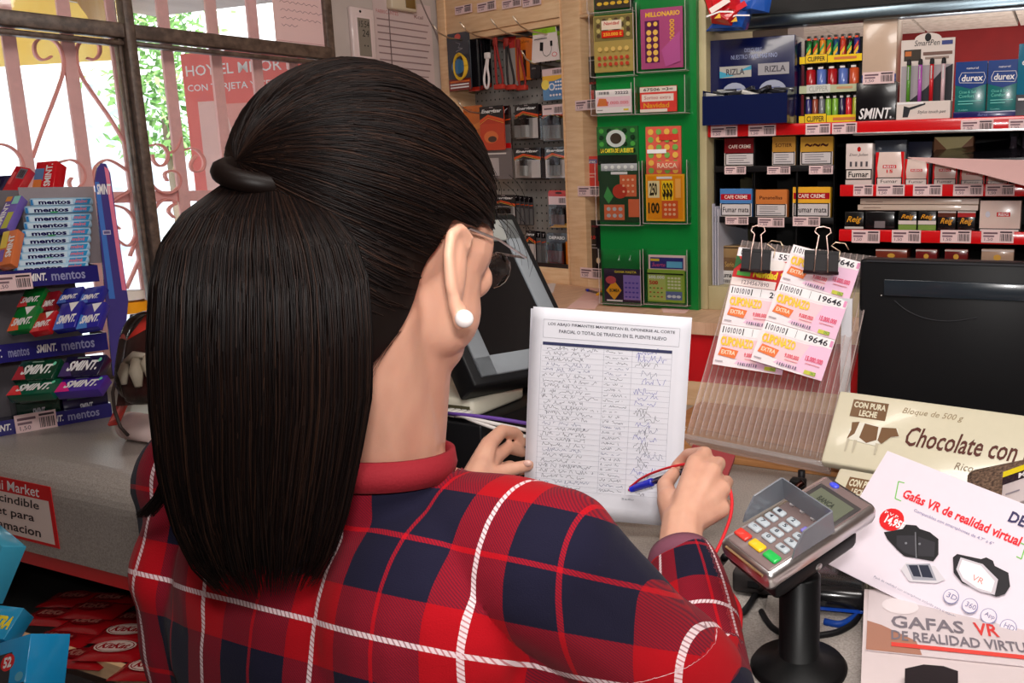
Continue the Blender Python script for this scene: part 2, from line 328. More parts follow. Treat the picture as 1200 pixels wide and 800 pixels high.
SCR = [[(60,66),(54,70),(46,70),(40,62),(40,50),(50,43),(64,47),(72,58),(76,80),(66,110),(50,150),(38,185)],
       [(102,68),(110,71),(117,64),(117,52),(106,44),(94,48),(88,60),(92,85),(110,112),(132,143),(153,180)],
       [(-8,168),(10,170),(24,182),(30,205),(22,225),(8,232),(2,222),(6,212)],
       [(70,190),(84,186),(96,194),(100,208),(94,220),(84,222),(80,214),(84,208)],
       [(134,190),(124,186),(112,194),(108,208),(114,220),(124,222),(128,214),(122,206)],
       [(134,190),(150,200),(158,214),(150,226),(138,231),(128,240)],
       [(178,181),(180,190),(188,196),(196,190),(197,178),(188,168),(174,171)],
       [(196,212),(192,205),(196,200),(206,200),(212,210),(208,222),(196,228),(182,222),(176,214)],
       [(204,255),(196,248),(200,241),(208,238),(196,232),(184,238),(176,256),(176,280),(184,300)],
       [(140,268),(132,262),(130,272),(140,284),(152,290),(160,275),(158,258),(148,244),(132,240)],
       [(152,300),(160,280),(166,262),(156,248)], [(148,338),(158,316),(166,296),(164,270)],
       [(196,180),(206,176),(212,160)], [(230,182),(222,192),(226,202),(238,200),(240,186),(228,172),(214,176)]]
for s in SCR:
    q = [WF.hit(x, y, GB) for x, y in smooth(s, 2)]; mb = MB(); vs = []; n = len(q)
    for i, (a, z) in enumerate(q):
        p0 = q[max(i-1,0)]; p1 = q[min(i+1,n-1)]; dx, dz = p1[0]-p0[0], p1[1]-p0[1]; L = math.hypot(dx, dz) or 1; nx, nz = -dz/L*0.0022, dx/L*0.0022
        vs += [(a-nx,-0.009,z-nz),(a+nx,-0.009,z+nz),(a+nx,0.009,z+nz),(a-nx,0.009,z-nz)]
    fs = [(4*i+k, 4*i+(k+1)%4, 4*i+4+(k+1)%4, 4*i+4+k) for i in range(n-1) for k in range(4)]
    mb.add(vs, fs, (246,160,152), True).obj('scroll', BRIGHT, gr)  # scroll colour carries the same pink glare
# outdoors
struct(MB().box(-14, 0.2, -0.3, 12, 26, -0.2, WHITE).obj('ground', PAVE, None, WF.w(0, 0), WF.t))
o = MB().box(-14, 0, 0, 12, 0.3, 2.6, WHITE).obj('street_wall', PAVE, None, WF.w(0, 6.0, -0.3), WF.t); struct(o)
o = MB().box(-6, 0, 0, 12, 0.3, 7, WHITE).obj('house_front', FARWALL, None, WF.w(0, 9.0, -0.3), WF.t); tag(o, 'white sunlit house front across the street', 'house')
aw = thing('street_parasol', 'big yellow parasol outside the left window panes', 'parasol', WF.w(-2.1, 2.6, -0.2), WF.t)
mb = MB()
for k in range(8):
    a0, a1 = k*math.pi/4, (k+1)*math.pi/4; mb.add([(0,0,3.35),(2.1*math.cos(a0),2.1*math.sin(a0),2.62),(2.1*math.cos(a1),2.1*math.sin(a1),2.62),(2.1*math.cos(a1),2.1*math.sin(a1),2.3),(2.1*math.cos(a0),2.1*math.sin(a0),2.3)], [(0,1,2),(1,4,3,2)], YEL)
mb.obj('canopy', AWN, aw); MB().tube([(0,0,0),(0,0,3.4)], 0.03, (230,220,200)).obj('pole', BRIGHT, aw); MB().lathe([(0.3,0),(0.3,0.08),(0.05,0.12)], (200,200,200)).obj('base', BRIGHT, aw)
aw2 = MB().box(0,0,0,1.3,0.05,0.75,(240,206,110)).obj('hanging_cloth', AWN, None, WF.w(-2.6, 3.2, 0.75), WF.t); tag(aw2, 'yellow cloth hanging outside below the parasol', 'cloth')
# tree
tr = thing('street_tree', 'green leafy tree seen through the right window panes', 'tree', WF.w(WF.hit(196, 120, 5.0)[0], 5.0, -0.2), WF.t)
MB().tube([(0,0,0),(0.03,0,1.0),(0,0.02,2.2)], [0.09,0.07,0.05], (120,100,80)).obj('trunk', BRIGHT, tr)
mb = MB(); r = random.Random(3)
for i in range(1500):
    c = Vector((r.gauss(0, 0.18), r.gauss(0, 0.25), r.uniform(1.9, 3.6))); a = Vector((r.gauss(0,1), r.gauss(0,1), r.gauss(0,1))).normalized(); b = a.orthogonal().normalized(); s = 0.045
    mb.add([c-a*s, c+b*s*0.5, c+a*s, c-b*s*0.5], [(0,1,2,3)], (100,150,80))
mb.obj('foliage', LEAF, tr, kind='stuff')
# posters and notes
_p = P(298, 235, 3.15); OF = Frame(_p, -22)
a0, a1, z0, z1 = OF.rect(222, 56, 374, 262)
t = thing('fuel_poster', 'pale red fuel offer poster board standing outside behind the grille', 'poster', OF.w((a0+a1)/2, 0, z0), OF.t); w, h = a1-a0, z1-z0
MB().box(-w/2, 0, 0, w/2, 0.004, h, (240,120,114)).obj('sheet', PAPER, t)
prnt(t, -w/2, 0, w, h, [('t','HOY EL MEJOR P',0.03,0.85,0.86,0.93,WHITE,0,0.008),('t','CON TARJETA Y CEPSA P',0.03,0.77,0.86,0.82,WHITE,0,0.01),('r',0.1,0.06,0.92,0.70,(238,168,160)),('p',[(0.1,0.06),(0.5,0.06),(0.3,0.72),(0.1,0.72)],(240,196,190)),
   ('r',0.42,0.4,0.92,0.6,WHITE),('r',0.46,0.41,0.64,0.59,(190,30,60)),('t','Diesel',0.48,0.49,0.62,0.55,WHITE,0,0.02),('r',0.48,0.44,0.58,0.46,WHITE)])
a0, a1, z0, z1 = WF.rect(322, -25, 388, 52, -0.002)
t = thing('taped_note', 'pink handwritten note sheet taped on the upper right window pane', 'note', WF.w((a0+a1)/2, 0.006, z0), WF.t); w, h = a1-a0, z1-z0
MB().box(-w/2, 0, 0, w/2, 0.001, h, (244,206,204)).obj('sheet', PAPER, t)
prnt(t, -w/2, 0, w, h, [('l',[(0.03,0.03),(0.97,0.03),(0.97,0.97)],0.001,(190,120,120)),('t','Se necesita chica',0.12,0.62,0.86,0.68,(150,100,110),0.2),('t','para atender la',0.12,0.5,0.8,0.56,(150,100,110),0.2),('t','tienda, preguntar en caja',0.12,0.38,0.9,0.44,(150,100,110),0.2),('t','dentro',0.12,0.26,0.4,0.32,(150,100,110),0.2)][:1]+[('l',[(0.12+0.035*i, v+0.02*math.sin(i*2.3+v*9)) for i in range(m)],0.0012,(160,110,115)) for v, m in ((0.62,20),(0.5,22),(0.38,21),(0.27,9))])
# thermometer clock
a0, a1, z0, z1 = WF.rect(413, 9, 441, 72, -0.02)
t = thing('wall_thermometer', 'white digital thermometer clock on the wall beside the window', 'thermometer', WF.w((a0+a1)/2, -0.018, z0), WF.t); w, h = a1-a0, z1-z0
MB().box(-w/2, 0, 0, w/2, 0.018, h, (228,208,206), 0.005).obj('case', GLOSS, t)
MB().box(-w*0.33, -0.0015, h*0.07, w*0.33, 0.0, h*0.84, (236,214,214), 0.001).obj('bezel', GLOSS, t)
lc = MB().box(-w*0.25, -0.003, h*0.1, w*0.25, -0.001, h*0.8, (134,124,112)).obj('display', PAPER, t)
prnt(t, -w*0.25, h*0.1, w*0.5, h*0.7, [('t','15:54',0.1,0.76,0.92,0.93,(40,34,34),0.1),('t','24',0.3,0.52,0.85,0.7,(40,34,34),0.1),('t','- -',0.4,0.26,0.75,0.3,(60,52,50))], y=-0.0034, name='digits')
MB().ball((-w*0.1,-0.001,h*0.92), (w*0.05,0.002,w*0.05), BLACK).obj('sensor', GLOSS, t)
# notice sheet, alarm box, wire
a0, a1, z0, z1 = WF.rect(440, 2, 507, 105, -0.004)
t = thing('notice_sheet', 'pale printed notice sheet stuck on the wall left of the battery cabinet', 'notice', WF.w((a0+a1)/2, -0.004, z0), WF.t); w, h = a1-a0, z1-z0
MB().box(-w/2, 0, 0, w/2, 0.001, h, (206,184,182)).obj('sheet', PAPER, t)
prnt(t, -w/2, 0, w, h, [('t','FABRICANTES',0.05,0.83,0.42,0.87,(180,90,90)),('t','Kcal',0.7,0.83,0.85,0.87,(110,60,60))]+[('r',0.05,0.76-0.075*i,0.95-0.03*(i%3),0.775-0.075*i,(150,124,124)) for i in range(9)])
a0, a1, z0, z1 = WF.rect(458, -22, 488, 12, -0.03)
t = thing('wall_sensor', 'cream sensor box with an amber lens high on the wall', 'sensor', WF.w((a0+a1)/2, -0.03, z0), WF.t); w, h = a1-a0, z1-z0
MB().box(-w/2, 0, 0, w/2, 0.03, h, (212,196,170), 0.005).obj('case', GLOSS, t); MB().box(w*0.05, -0.003, h*0.1, w*0.42, 0.0, h*0.85, (120,90,40), 0.001).obj('lens', GLOSS, t)
q = [WF.hit(x, y, -0.006) for x, y in smooth([(489,-10),(500,18),(512,40),(516,60),(518,90)], 2)]
tag(MB().tube([(a,-0.006,z) for a, z in q], 0.0022, (140,120,116), 6).obj('wall_wire', MATTE, None, WF.w(0,0), WF.t), 'thin wire running down the wall to the cabinet corner', 'wire')
q = [WF.hit(x, y, -0.006) for x, y in [(454,-10),(456,30),(459,75)]]
tag(MB().tube([(a,-0.008,z) for a, z in q], 0.0015, (130,108,106), 6).obj('notice_wire', MATTE, None, WF.w(0,0), WF.t), 'thin wire hanging straight down over the notice sheet', 'wire')
# ================================================================== counter and ledge
ca0 = -1.55
mb = MB(); R = 0.055; FH = CZ-SF.hit(80, 658, CB)[1]
prof = [(LB+0.01, CZ-0.03), (LB+0.01, CZ)]+[(CB+R-R*math.sin(t), CZ-R+R*math.cos(t)) for t in [math.pi/2*i/8 for i in range(9)]]+[(CB, CZ-FH), (CB+0.03, CZ-FH), (CB+0.03, CZ-0.06)]
def counter_mesh(a0, a1, prof): 
    m = MB(); n = len(prof); vs = [(a0, b, z) for b, z in prof]+[(a1, b, z) for b, z in prof]
    fs = [list(range(n)), list(range(2*n-1, n-1, -1))]
    m.add(vs, fs, GREY); m.add(vs, [(i, i+n, (i+1) % n+n, (i+1) % n) for i in range(n)], GREY, False); return m
EXA = (hitz(893, 742, CZ)-SF.o).dot(SF.x)-0.06
cn = thing('counter', 'grey speckled counter top with rounded front edge and red strip', 'counter', SF.w(0, 0, 0), SF.t)
counter_mesh(ca0, EXA+0.9, prof).obj('worktop', SPECKLE, cn)
MB().box(ca0, CB+0.004, CZ-FH-0.028, EXA+0.3, CB+0.03, CZ-FH, RED).obj('front_strip', REDPL, cn, label='red strip under the worktop edge')
MB().box(ca0, CB+0.55, 0.05, EXA+0.9, CB+0.57, CZ-0.06, (90,20,20)).obj('back_panel', REDP, cn)
MB().box(EXA-0.03, CB+0.05, 0.0, EXA, CB+0.55, CZ-0.06, (90,20,20)).obj('side_panel', REDP, cn)
MB().box(ca0, CB+0.05, 0.0, ca0+0.02, CB+0.55, CZ-0.06, (90,20,20)).obj('side_panel', REDP, cn)
SHZ = 0.70
MB().box(ca0+0.02, CB-0.04, SHZ-0.02, EXA-0.03, CB+0.55, SHZ, (70,30,26)).obj('shelf_board', DARKW, cn)
MB().box(ca0+0.02, CB-0.05, SHZ-0.02, EXA-0.03, CB-0.04, SHZ+0.012, (190,120,80)).obj('shelf_edge', WOOD, cn)
# side run of the counter towards the camera
sc_ = thing('side_counter', 'light grey side counter under the card terminal', 'counter', SF.w(EXA, CB-0.5, 0), SF.t)
MB().box(0, 0, CZ-0.04, 1.0, 0.5-0.001, CZ-0.001, GREY).obj('worktop', SPECKLE, sc_); MB().box(0.03, 0.02, 0, 0.97, 0.5, CZ-0.04, GREY).obj('cabinet_body', SPECKLE, sc_)
MB().box(-0.003, 0, CZ-0.045, 0, 0.49, CZ, (150,146,142)).obj('metal_edge', METAL, sc_)
# beech ledge with red front
lg = thing('beech_ledge', 'pale beech ledge with red front carrying the green ticket board', 'ledge', SF.w(0, 0, 0), SF.t)
hLB = LZ-SF.hit(820, 392, LB)[1]; rz = SF.hit(815, 447, LB+0.01)[1]
_q = SF.w(0, LB)-WF.o; _s = -_q.dot(WF.y)/SF.x.dot(WF.y); aLW = _s+0.012
_pt = [SF.w(aLW, LB), SF.w(0.9, LB), SF.w(0.9, 0.55), PF.w(0.5, 0.298), PF.w(AL-0.012, 0.298)]; _pt = [((p-SF.o).dot(SF.x), (p-SF.o).dot(SF.y)) for p in _pt]
MB().add([(x,y,LZ-hLB) for x,y in _pt]+[(x,y,LZ) for x,y in _pt], [(4,3,2,1,0),(5,6,7,8,9)]+[(i,(i+1)%5,(i+1)%5+5,i+5) for i in range(5)], (210,170,140)).obj('board', LEDGE, lg)
MB().box(aLW+0.03, LB+0.012, rz, 0.9, LB+0.03, LZ-hLB, RED).obj('red_front', REDPL, lg)
MB().box(aLW+0.03, LB+0.012, CZ, 0.9, LB+0.03, rz, (170,130,100)).obj('lower_front', WOOD, lg)
# wooden desk strip right of the ribbed holder
dk = MB().box(0, LB-0.33, CZ, 0.75, LB+0.008, CZ+0.012, (190,140,90), 0.002).obj('wooden_desk_board', two_tone('tan_board', (176,120,72), (196,140,90), 10, 0.5, stretch=(1,6,1)), None, SF.w(0.07, 0, 0), SF.t)
tag(dk, 'tan wooden board on the counter behind the chocolate boxes', 'board')
# mini market sticker on the front of the counter
SB = CB-0.0015
a0 = SF.hit(-62, 590, SB)[0]; a1 = SF.hit(64, 606, SB)[0]; z1 = CZ-R-0.001; z0 = SF.hit(58, 640, SB)[1]
z1 = max(z1, SF.hit(66, 572, SB)[1])
t = thing('counter_sticker', 'red and white shop notice stuck on the counter front', 'sticker', SF.w((a0+a1)/2, SB, z0), SF.t); w, h = a1-a0, z1-z0
MB().box(-w/2, 0, 0, w/2, 0.001, h, RED).obj('sheet', PAPER, t)
prnt(t, -w/2, 0, w, h, [('r',0.03,0.05,0.97,0.76,(236,214,206)),('t','Mini Market',0.42,0.79,0.9,0.96,WHITE,0.15,0.01),('t','Imprescindible',0.2,0.54,0.88,0.72,(50,26,30),0.1,0.015),('t','ticket para',0.3,0.32,0.82,0.5,(50,26,30),0.1,0.015),('t','reclamacion',0.3,0.12,0.86,0.27,(50,26,30),0.1,0.015)])
# ================================================================== shelving behind the counter (right)
AR_ = SF.hit(1320, 200, 0)[0]
RA0 = SF.hit(831, 150, 0)[0]
SD = 0.30                                                 # depth of the shelves
zr1 = SF.hit(826, 148.0, 0)[1]; zr1b = SF.hit(826, 161, 0)[1]
ax2 = SF.hit(984, 222, 0)[0]
zr2 = SF.hit(1080, 216, 0)[1]; zr2b = SF.hit(1080, 230, 0)[1]
zr3 = SF.hit(1080, 270, 0)[1]; zr3b = SF.hit(1080, 284.5, 0)[1]
un = thing('shelf_unit', 'cream edged shelving unit with red price rails behind the counter', 'shelf', SF.w(0, 0, 0), SF.t)
ap0 = SF.hit(820, 200, 0)[0]
MB().box(ap0, -0.005, LZ, RA0-0.004, SD, 2.1, (190,178,138), 0.002).obj('side_post', CREAM, un)
MB().box(RA0-0.004, 0.012, zr1b, AR_, SD, zr1, (60,56,54)).obj('shelf_board', DARKW, un)
MB().box(RA0-0.004, 0.0, zr1b, AR_, 0.012, zr1, RED, 0.002).obj('price_rail', GLOSS, un, label='red price rail of the top shelf')
MB().box(SF.hit(1000,150)[0], -0.004, zr1b-0.005, AR_, 0.010, zr1b+0.001, (200,200,200), 0.001).obj('rail_lip', METAL, un)
MB().box(ax2, 0.012, zr2b, AR_, SD, zr2, (60,56,54)).obj('shelf_board', DARKW, un)
MB().box(ax2, 0.0, zr2b, AR_, 0.012, zr2, RED, 0.002).obj('price_rail', GLOSS, un)
MB().box(ax2, 0.012, zr3b, AR_, SD, zr3, (60,56,54)).obj('shelf_board', DARKW, un)
MB().box(ax2, 0.0, zr3b, AR_, 0.012, zr3, RED, 0.002).obj('price_rail', GLOSS, un)
zs4 = SF.hit(1080, 304, 0)[1]
MB().box(ax2, 0.0, zs4-0.02, AR_, SD, zs4, (40,30,28)).obj('shelf_board', DARKW, un)
MB().box(RA0-0.004, SD, LZ, AR_, SD+0.01, zr1b, (14,12,12)).obj('back_panel', DARKW, un)
zb0 = SF.hit(850, 336, 0)[1]
MB().box(RA0-0.004, 0, LZ, 0.5, SD, zb0, (190,178,138), 0.001).obj('bottom_board', CREAM, un)
MB().box(ax2-0.012, 0.0, zb0, ax2-0.006, SD, zr1b, (150,170,180)).obj('glass_divider', CLEAR, un)
# brushed beam over the shelf
z_a, z_b = SF.hit(950, 12, 0.02)[1], SF.hit(950, 28, 0.02)[1]
bmn = thing('overhead_beam', 'brushed steel beam with a dark upper strip above the shelves', 'beam', SF.w(0, 0.02, 0), SF.t)
MB().box(RA0, 0, z_b, AR_, 0.04, z_a, (120,136,146), 0.006).obj('steel_bar', METAL, bmn); MB().box(RA0, 0.005, z_a, AR_, 0.035, 2.2, (30,30,32)).obj('dark_strip', DARKW, bmn)
# ---- price tags
def tags(y_fn, spans, b, z_desc, wh):
    for i, (x0, x1, d) in enumerate(spans):
        y0, y1 = y_fn(x0); price_tag(SF, x0, y0, x1, y1, b, 'price tag on the %s %s' % (wh, d), group=z_desc)
tags(lambda x: (148-(x-830)*0.029, 160.5-(x-830)*0.026), [(833,864,'below the blue rolling paper display, left end'),(877,909,'below the right half of the blue paper display'),(944,973,'below the yellow lighter tray'),(975,1004,'below the gap between lighters and mint box')], -0.002, 'tags on the top rail', 'top red rail')
tags(lambda x: (140.5-(x-1126)*0.022, 153.5-(x-1126)*0.02), [(1126,1164,'below the two blue green cartons'),(1182,1216,'at the right edge of the picture')], -0.002, 'tags on the top rail', 'top red rail')
tags(lambda x: (216,229.5), [(1000,1023,'below the white cigarette pack with oval'),(1027,1060,'below the pack marked 15'),(1070,1104,'below the second red and white pack'),(1117,1152,'below the fourth red and white pack'),(1155,1189,'below the magazine corner')], -0.002, 'tags on the middle rail', 'middle red rail')
tags(lambda x: (269.5,284.5), [(998,1031,'left end'),(1045,1079,'below the black and green packs'),(1102,1138,'below the black and red packs'),(1150,1188,'below the white carton')], -0.002, 'tags on the lower rail', 'lower red rail')
# ---- top shelf goods
BD = 0.02
def pr(*a): return a
t = carton('rolling_paper_display', 'navy blue open counter display box of rolling papers', 'display box', SF, (832,44,931,146), BD, 0.10, (12,20,70), [
  ('t','DESCUBRE',0.42,0.84,0.62,0.885,(170,180,220)),('t','NUESTRO PAPEL MAS FINO',0.26,0.765,0.8,0.815,(170,180,220)),
  ('r',0.12,0.56,0.5,0.69,(180,176,170)),('p',[(0.12,0.56),(0.3,0.58),(0.12,0.64)],(70,160,190)),('p',[(0.5,0.69),(0.5,0.64),(0.35,0.63)],(70,160,190)),('t','RIZLA',0.2,0.59,0.42,0.66,(80,76,84),0,0.02),
  ('r',0.58,0.57,0.94,0.7,(166,162,166)),('t','RIZLA',0.66,0.6,0.9,0.67,(80,76,84),0,0.02),
  ('e',0.3,0.38,0.15,0.12,(166,170,190)),('e',0.75,0.39,0.16,0.12,(166,170,190)),('r',0.22,0.42,0.38,0.43,(60,70,130)),('r',0.68,0.42,0.84,0.43,(60,70,130))], z0=zr1)
w = SF.rect(832,44,931,146,BD); w = w[1]-w[0]; h1 = (SF.hit(880,113,BD)[1]-zr1)
mb = MB(); fd = -0.055; mb.box(-w/2, fd+0.06, 0.001, w/2, fd+0.062, 0.002, NAVY)
mb = MB(); mb.box(-w/2+0.002, -0.05, 0, w/2, -0.047, h1, (10,22,66)); mb.box(-w/2+0.002, -0.047, 0, -w/2+0.004, 0, h1*1.2, (10,22,66)); mb.box(w/2-0.003, -0.047, 0, w/2, 0, h1*1.1, (10,22,66)); mb.box(-w/2+0.002,-0.047,0,w/2,0,0.003,(10,22,66))
mb.obj('front_tray', GLOSS, t)
MB().box(-w/2-0.006, -0.02, 0, -w/2-0.003, 0.06, 0.17, (190,186,196)).obj('loose_side_flap', PAPER, t)
r = random.Random(5)
for i in range(12):
    a = -w*0.4+w*0.8*i/11; p = tag(MB().box(-0.022,-0.006,0,0.022,0.006,0.009,(34,34,40) if i%3 else (176,172,166), 0.001).obj('rolling_paper_packet', GLOSS, None, SF.w(0,0)+Vector((0,0,0))), 'small rolling paper packet, %s from the left in the navy display box' % ['first','second','third','fourth','fifth','sixth','seventh','eighth','ninth','tenth','eleventh','twelfth'][i], 'packet', 'rolling paper packets in the navy box')
    am = SF.rect(832,44,931,146,BD); p.location = SF.w((am[0]+am[1])/2+a, BD-0.022+0.01*(i%2), zr1+h1-0.002+0.004*(i%3)); p.rotation_euler = (r.uniform(-.2,.2), r.uniform(-.3,.3), SF.t+r.uniform(-.5,.5))
# clipper lighter stand
am = SF.rect(933, 31, 1008, 143.5, BD); cw = am[1]-am[0]
ls = thing('lighter_stand', 'black three tier stand with yellow strips holding lighters', 'stand', SF.w((am[0]+am[1])/2, BD+0.03, zr1), SF.t)
def zpx(y, x=970, b=BD): return SF.hit(x, y, b)[1]-zr1
MB().box(-cw/2, 0.03, 0, cw/2, 0.036, zpx(40), (16,14,16), 0.001).obj('back_board', MATTE, ls)
tiers = [(71.5, 63, 37, 8), (107, 98, 72, 5), (144, 134, 107, 8)]
cols = [[(30,90,40),(40,110,50),(230,140,40),(40,130,60),(20,70,110),(190,60,40),(30,30,30),(50,44,120)], [(172,24,28),(90,116,190),(172,24,28),(90,116,190),(204,84,44)], [(50,44,110),(150,70,50),(120,120,128),(130,180,60),(130,180,60),(36,30,70),(220,40,50),(190,196,60)]]
names = [['lighter with green and red stripes','dark lighter with green letters','lighter with orange and green wave','green and yellow wave lighter','teal patterned lighter','red lettered lighter','black lighter with yellow flash','violet patterned lighter'],['red lighter','periwinkle blue lighter','red lighter','periwinkle blue lighter','orange red lighter'],['dark violet lighter','brown orange lighter','grey lighter','lime green lighter','lime green lighter','black violet lighter','bright red lighter','yellow green lighter']]
pos_w = ['first','second','third','fourth','fifth','sixth','seventh','eighth']
for ti, (yb, yf, yt, n) in enumerate(tiers):
    zb, zf, zt = zpx(yb), zpx(yf), zpx(yt); off = 0
    if ti > 0 or True: MB().box(-cw/2, -0.004, zb-0.0, cw/2, 0.03, zb+0.003, (20,18,18)).obj('tier_shelf', MATTE, ls)
    st = MB().box(-cw/2, -0.006, zb, cw/2*(0.96), -0.004, zf, YEL if ti != 1 else (190,196,160)).obj('front_strip', GLOSS, ls, label='yellow front strip' if ti != 1 else 'pale front strip')
    if ti != 1: prnt(ls, -cw/2, zb, cw, zf-zb, [('r',0.09,0.02,0.45,1.25,(30,26,16)),('r',0.1,0.06,0.44,1.2,(240,196,30)),('t','CLIPPER',0.13,0.28,0.41,0.95,(30,26,16),0,0.02),('r',0.55,0.35,0.9,0.7,(214,120,60))], y=-0.0064)
    else: prnt(ls, -cw/2, zb, cw, zf-zb, [('r',0.12,0.0,0.5,1.1,(206,206,196)),('t','CLIPPER',0.16,0.2,0.46,0.9,(150,150,140)),('r',0.6,0.4,0.85,0.7,(200,150,110))], y=-0.0064)
    for k in range(n):
        u = -cw*0.44+cw*0.86*(k+0.5)/n; rw = cw*0.86/n*0.45; c = cols[ti][k]
        lt = thing('lighter', '%s, %s from left, %s tier of the lighter stand' % (names[ti][k], pos_w[k], ['top','middle','bottom'][ti]), 'lighter', SF.w((am[0]+am[1])/2+u, BD+0.045, zr1+zb+0.003), SF.t, 'pocket lighters in the yellow and black stand')
        H = zt-zb-0.003; mb = MB(); mb.lathe([(rw*0.9,0),(rw,0.003),(rw,H*0.8),(rw*0.85,H*0.82)], c, 12); mb.obj('fuel_body', GLOSS, lt)
        MB().lathe([(rw*0.8,H*0.82),(rw*0.85,H*0.97),(rw*0.5,H)], (206,200,196), 10).obj('metal_hood', METAL, lt); MB().box(-rw*0.5,-rw*0.9,H*0.83,rw*0.5,-rw*0.2,H*0.9,(240,90,60) if ti == 0 else (240,230,226)).obj('thumb_button', GLOSS, lt)
        if ti == 0: prnt(lt, -rw*0.7, H*0.1, rw*1.4, H*0.66, [('p',[(0,0.1),(1,0.45),(1,0.7),(0,0.35)],(240,190,40)),('p',[(0,0.4),(1,0.75),(1,0.95),(0,0.6)],(210,60,40) if k%2 else (60,160,80))], y=-rw-0.0003)
# mint box with white hanging card box on top
am = SF.rect(1003, 98, 1050, 141, BD)
t = carton('mint_display_box', 'black mint box with big white lettering on the top shelf', 'display box', SF, (1003,96,1050,141), BD, 0.08, (16,14,18), [('t','SMINT.',0.08,0.06,0.9,0.34,WHITE,0.25,0.02)], z0=zr1)
hh = SF.hit(1028, 96, BD)[1]
t = carton('white_carton', 'tall plain cream carton standing on the black mint box', 'carton', SF, (1011,20,1051,82), BD+0.02, 0.06, (206,178,156), [('r',0,0.0,1,0.13,(40,70,140)),('r',0.0,0.06,1,0.07,(90,130,190))], z0=hh)
price_tag(SF, 1011, 84, 1048, 98, BD-0.003, 'price tag standing on the black mint box under the cream carton', group='loose price tags'); 
# stylus card
am = SF.rect(1053, 36, 1116, 139, BD); w = am[1]-am[0]; h = SF.hit(1085, 44, BD)[1]-zr1
t = thing('stylus_display', 'white counter display card holding four coloured touch pens', 'display', SF.w((am[0]+am[1])/2, BD+0.02, zr1), SF.t)
arch = [(-w/2,0),(w/2,0),(w/2,h)]+[(0.5*w*0.5*math.cos(x), h+0.012*math.sin(x)) for x in [math.pi*i/10 for i in range(11)]]+[(-w/2,h)]
MB().prism(arch, 0, 0.004, (222,208,200)).obj('back_card', PAPER, t)
MB().box(-w/2, -0.03, 0, w/2, -0.028, h*0.22, (222,208,200)).box(-w/2,-0.028,0,w/2,0,0.003,(200,190,180)).box(-w/2,-0.028,0,-w/2+0.003,0,h*0.22,(222,208,200)).box(w/2-0.003,-0.028,0,w/2,0,h*0.22,(222,208,200)).obj('front_tray', PAPER, t)
prnt(t, -w/2, 0, w, h, [('e',0.5,1.02,0.06,0.05,BLACK),('t','SmartPen',0.25,0.92,0.72,0.99,(40,36,40),0.2),('r',0.76,0.92,0.96,0.97,(60,70,130)),('r',0.06,0.74,0.38,0.88,(60,50,40)),('r',0.08,0.8,0.2,0.86,(200,110,50)),('r',0.42,0.8,0.96,0.84,(120,90,80)),('r',0.46,0.75,0.9,0.78,(150,130,120)),('r',0.02,0.2,0.98,0.68,(170,160,166)),('p',[(0.1,0.2),(0.98,0.2),(0.98,0.68),(0.8,0.62),(0.5,0.4)],(40,38,46))], y=-0.0005)
prnt(t, -w/2, 0, w, h, [('t','Stylus touch pen',0.4,0.06,0.92,0.11,(40,36,40),0.25),('p',[(0.12,0.03),(0.22,0.03),(0.26,0.12),(0.54,0.18),(0.54,0.2),(0.24,0.15),(0.14,0.17)],(34,34,40)),('r',0.02,0.19,0.5,0.215,WHITE)], y=-0.0306, name='tray_print')
for k, (c, nm) in enumerate([((90,150,50),'green'),((190,90,190),'pink violet'),((210,30,40),'red'),((226,190,196),'pale pink')]):
    pn = thing('touch_pen', '%s touch pen in the white display card' % nm, 'pen', SF.w((am[0]+am[1])/2+w*(-0.32+0.215*k), BD+0.008, zr1+h*0.2), SF.t, 'touch pens in the white display')
    MB().tube([(0,0,0),(0,0.001,h*0.48)], 0.0042, c, 10).obj('barrel', GLOSS, pn); MB().lathe([(0.0044,h*0.48),(0.0048,h*0.5),(0.004,h*0.545),(0.001,h*0.555)], (24,22,24), 10).obj('rubber_tip', MATTE, pn); MB().box(-0.0012,-0.006,h*0.3,0.0012,-0.0045,h*0.46,(200,200,200)).obj('clip', METAL, pn)
    prev = pn
# condom cartons in a tray
def durex(px, label, b=BD, tilt=0.0):
    t = carton('health_carton', label, 'carton', SF, px, b, 0.03, (30,112,112), [('r',0,0.62,1,1,(18,58,130)),('p',[(0,0.62),(1,0.62),(1,0.58),(0.5,0.5),(0,0.58)],(18,58,130)),('t','durex',0.2,0.64,0.88,0.76,WHITE,0.1,0.02),('l',[(0.14,0.62),(0.88,0.6),(0.95,0.7),(0.9,0.79),(0.2,0.8),(0.12,0.7),(0.14,0.62)],0.0008,WHITE),('t','natural',0.35,0.86,0.72,0.9,WHITE),('t','Close & Soft',0.14,0.42,0.7,0.47,(120,220,200)),('t','Comfort',0.14,0.34,0.62,0.4,(120,220,200)),('r',0.12,0.27,0.86,0.285,(120,210,200)),('r',0.12,0.22,0.6,0.235,(120,210,200)),('t','12 unidades',0.14,0.1,0.44,0.13,(140,220,210))], 'blue green cartons on the top shelf', z0=zr1+0.004, ch=0.003, tilt=tilt); return t
durex((1119,72,1156,137), 'blue green carton in the navy tray, left of the pair', BD+0.006); durex((1157,70,1193,136.5), 'blue green carton in the navy tray, right of the pair', BD+0.006)
t = carton('navy_tray', 'low navy tray under the pair of blue green cartons', 'tray', SF, (1117,130,1190,139), BD, 0.003, (34,32,100), [('t','durex',0.4,0.25,0.56,0.7,(130,140,200))], z0=zr1); am = SF.rect(1117,130,1190,139,BD); w = am[1]-am[0]
MB().box(-w/2,0.003,0,w/2,0.045,0.003,(34,32,100)).obj('tray_floor', GLOSS, t)
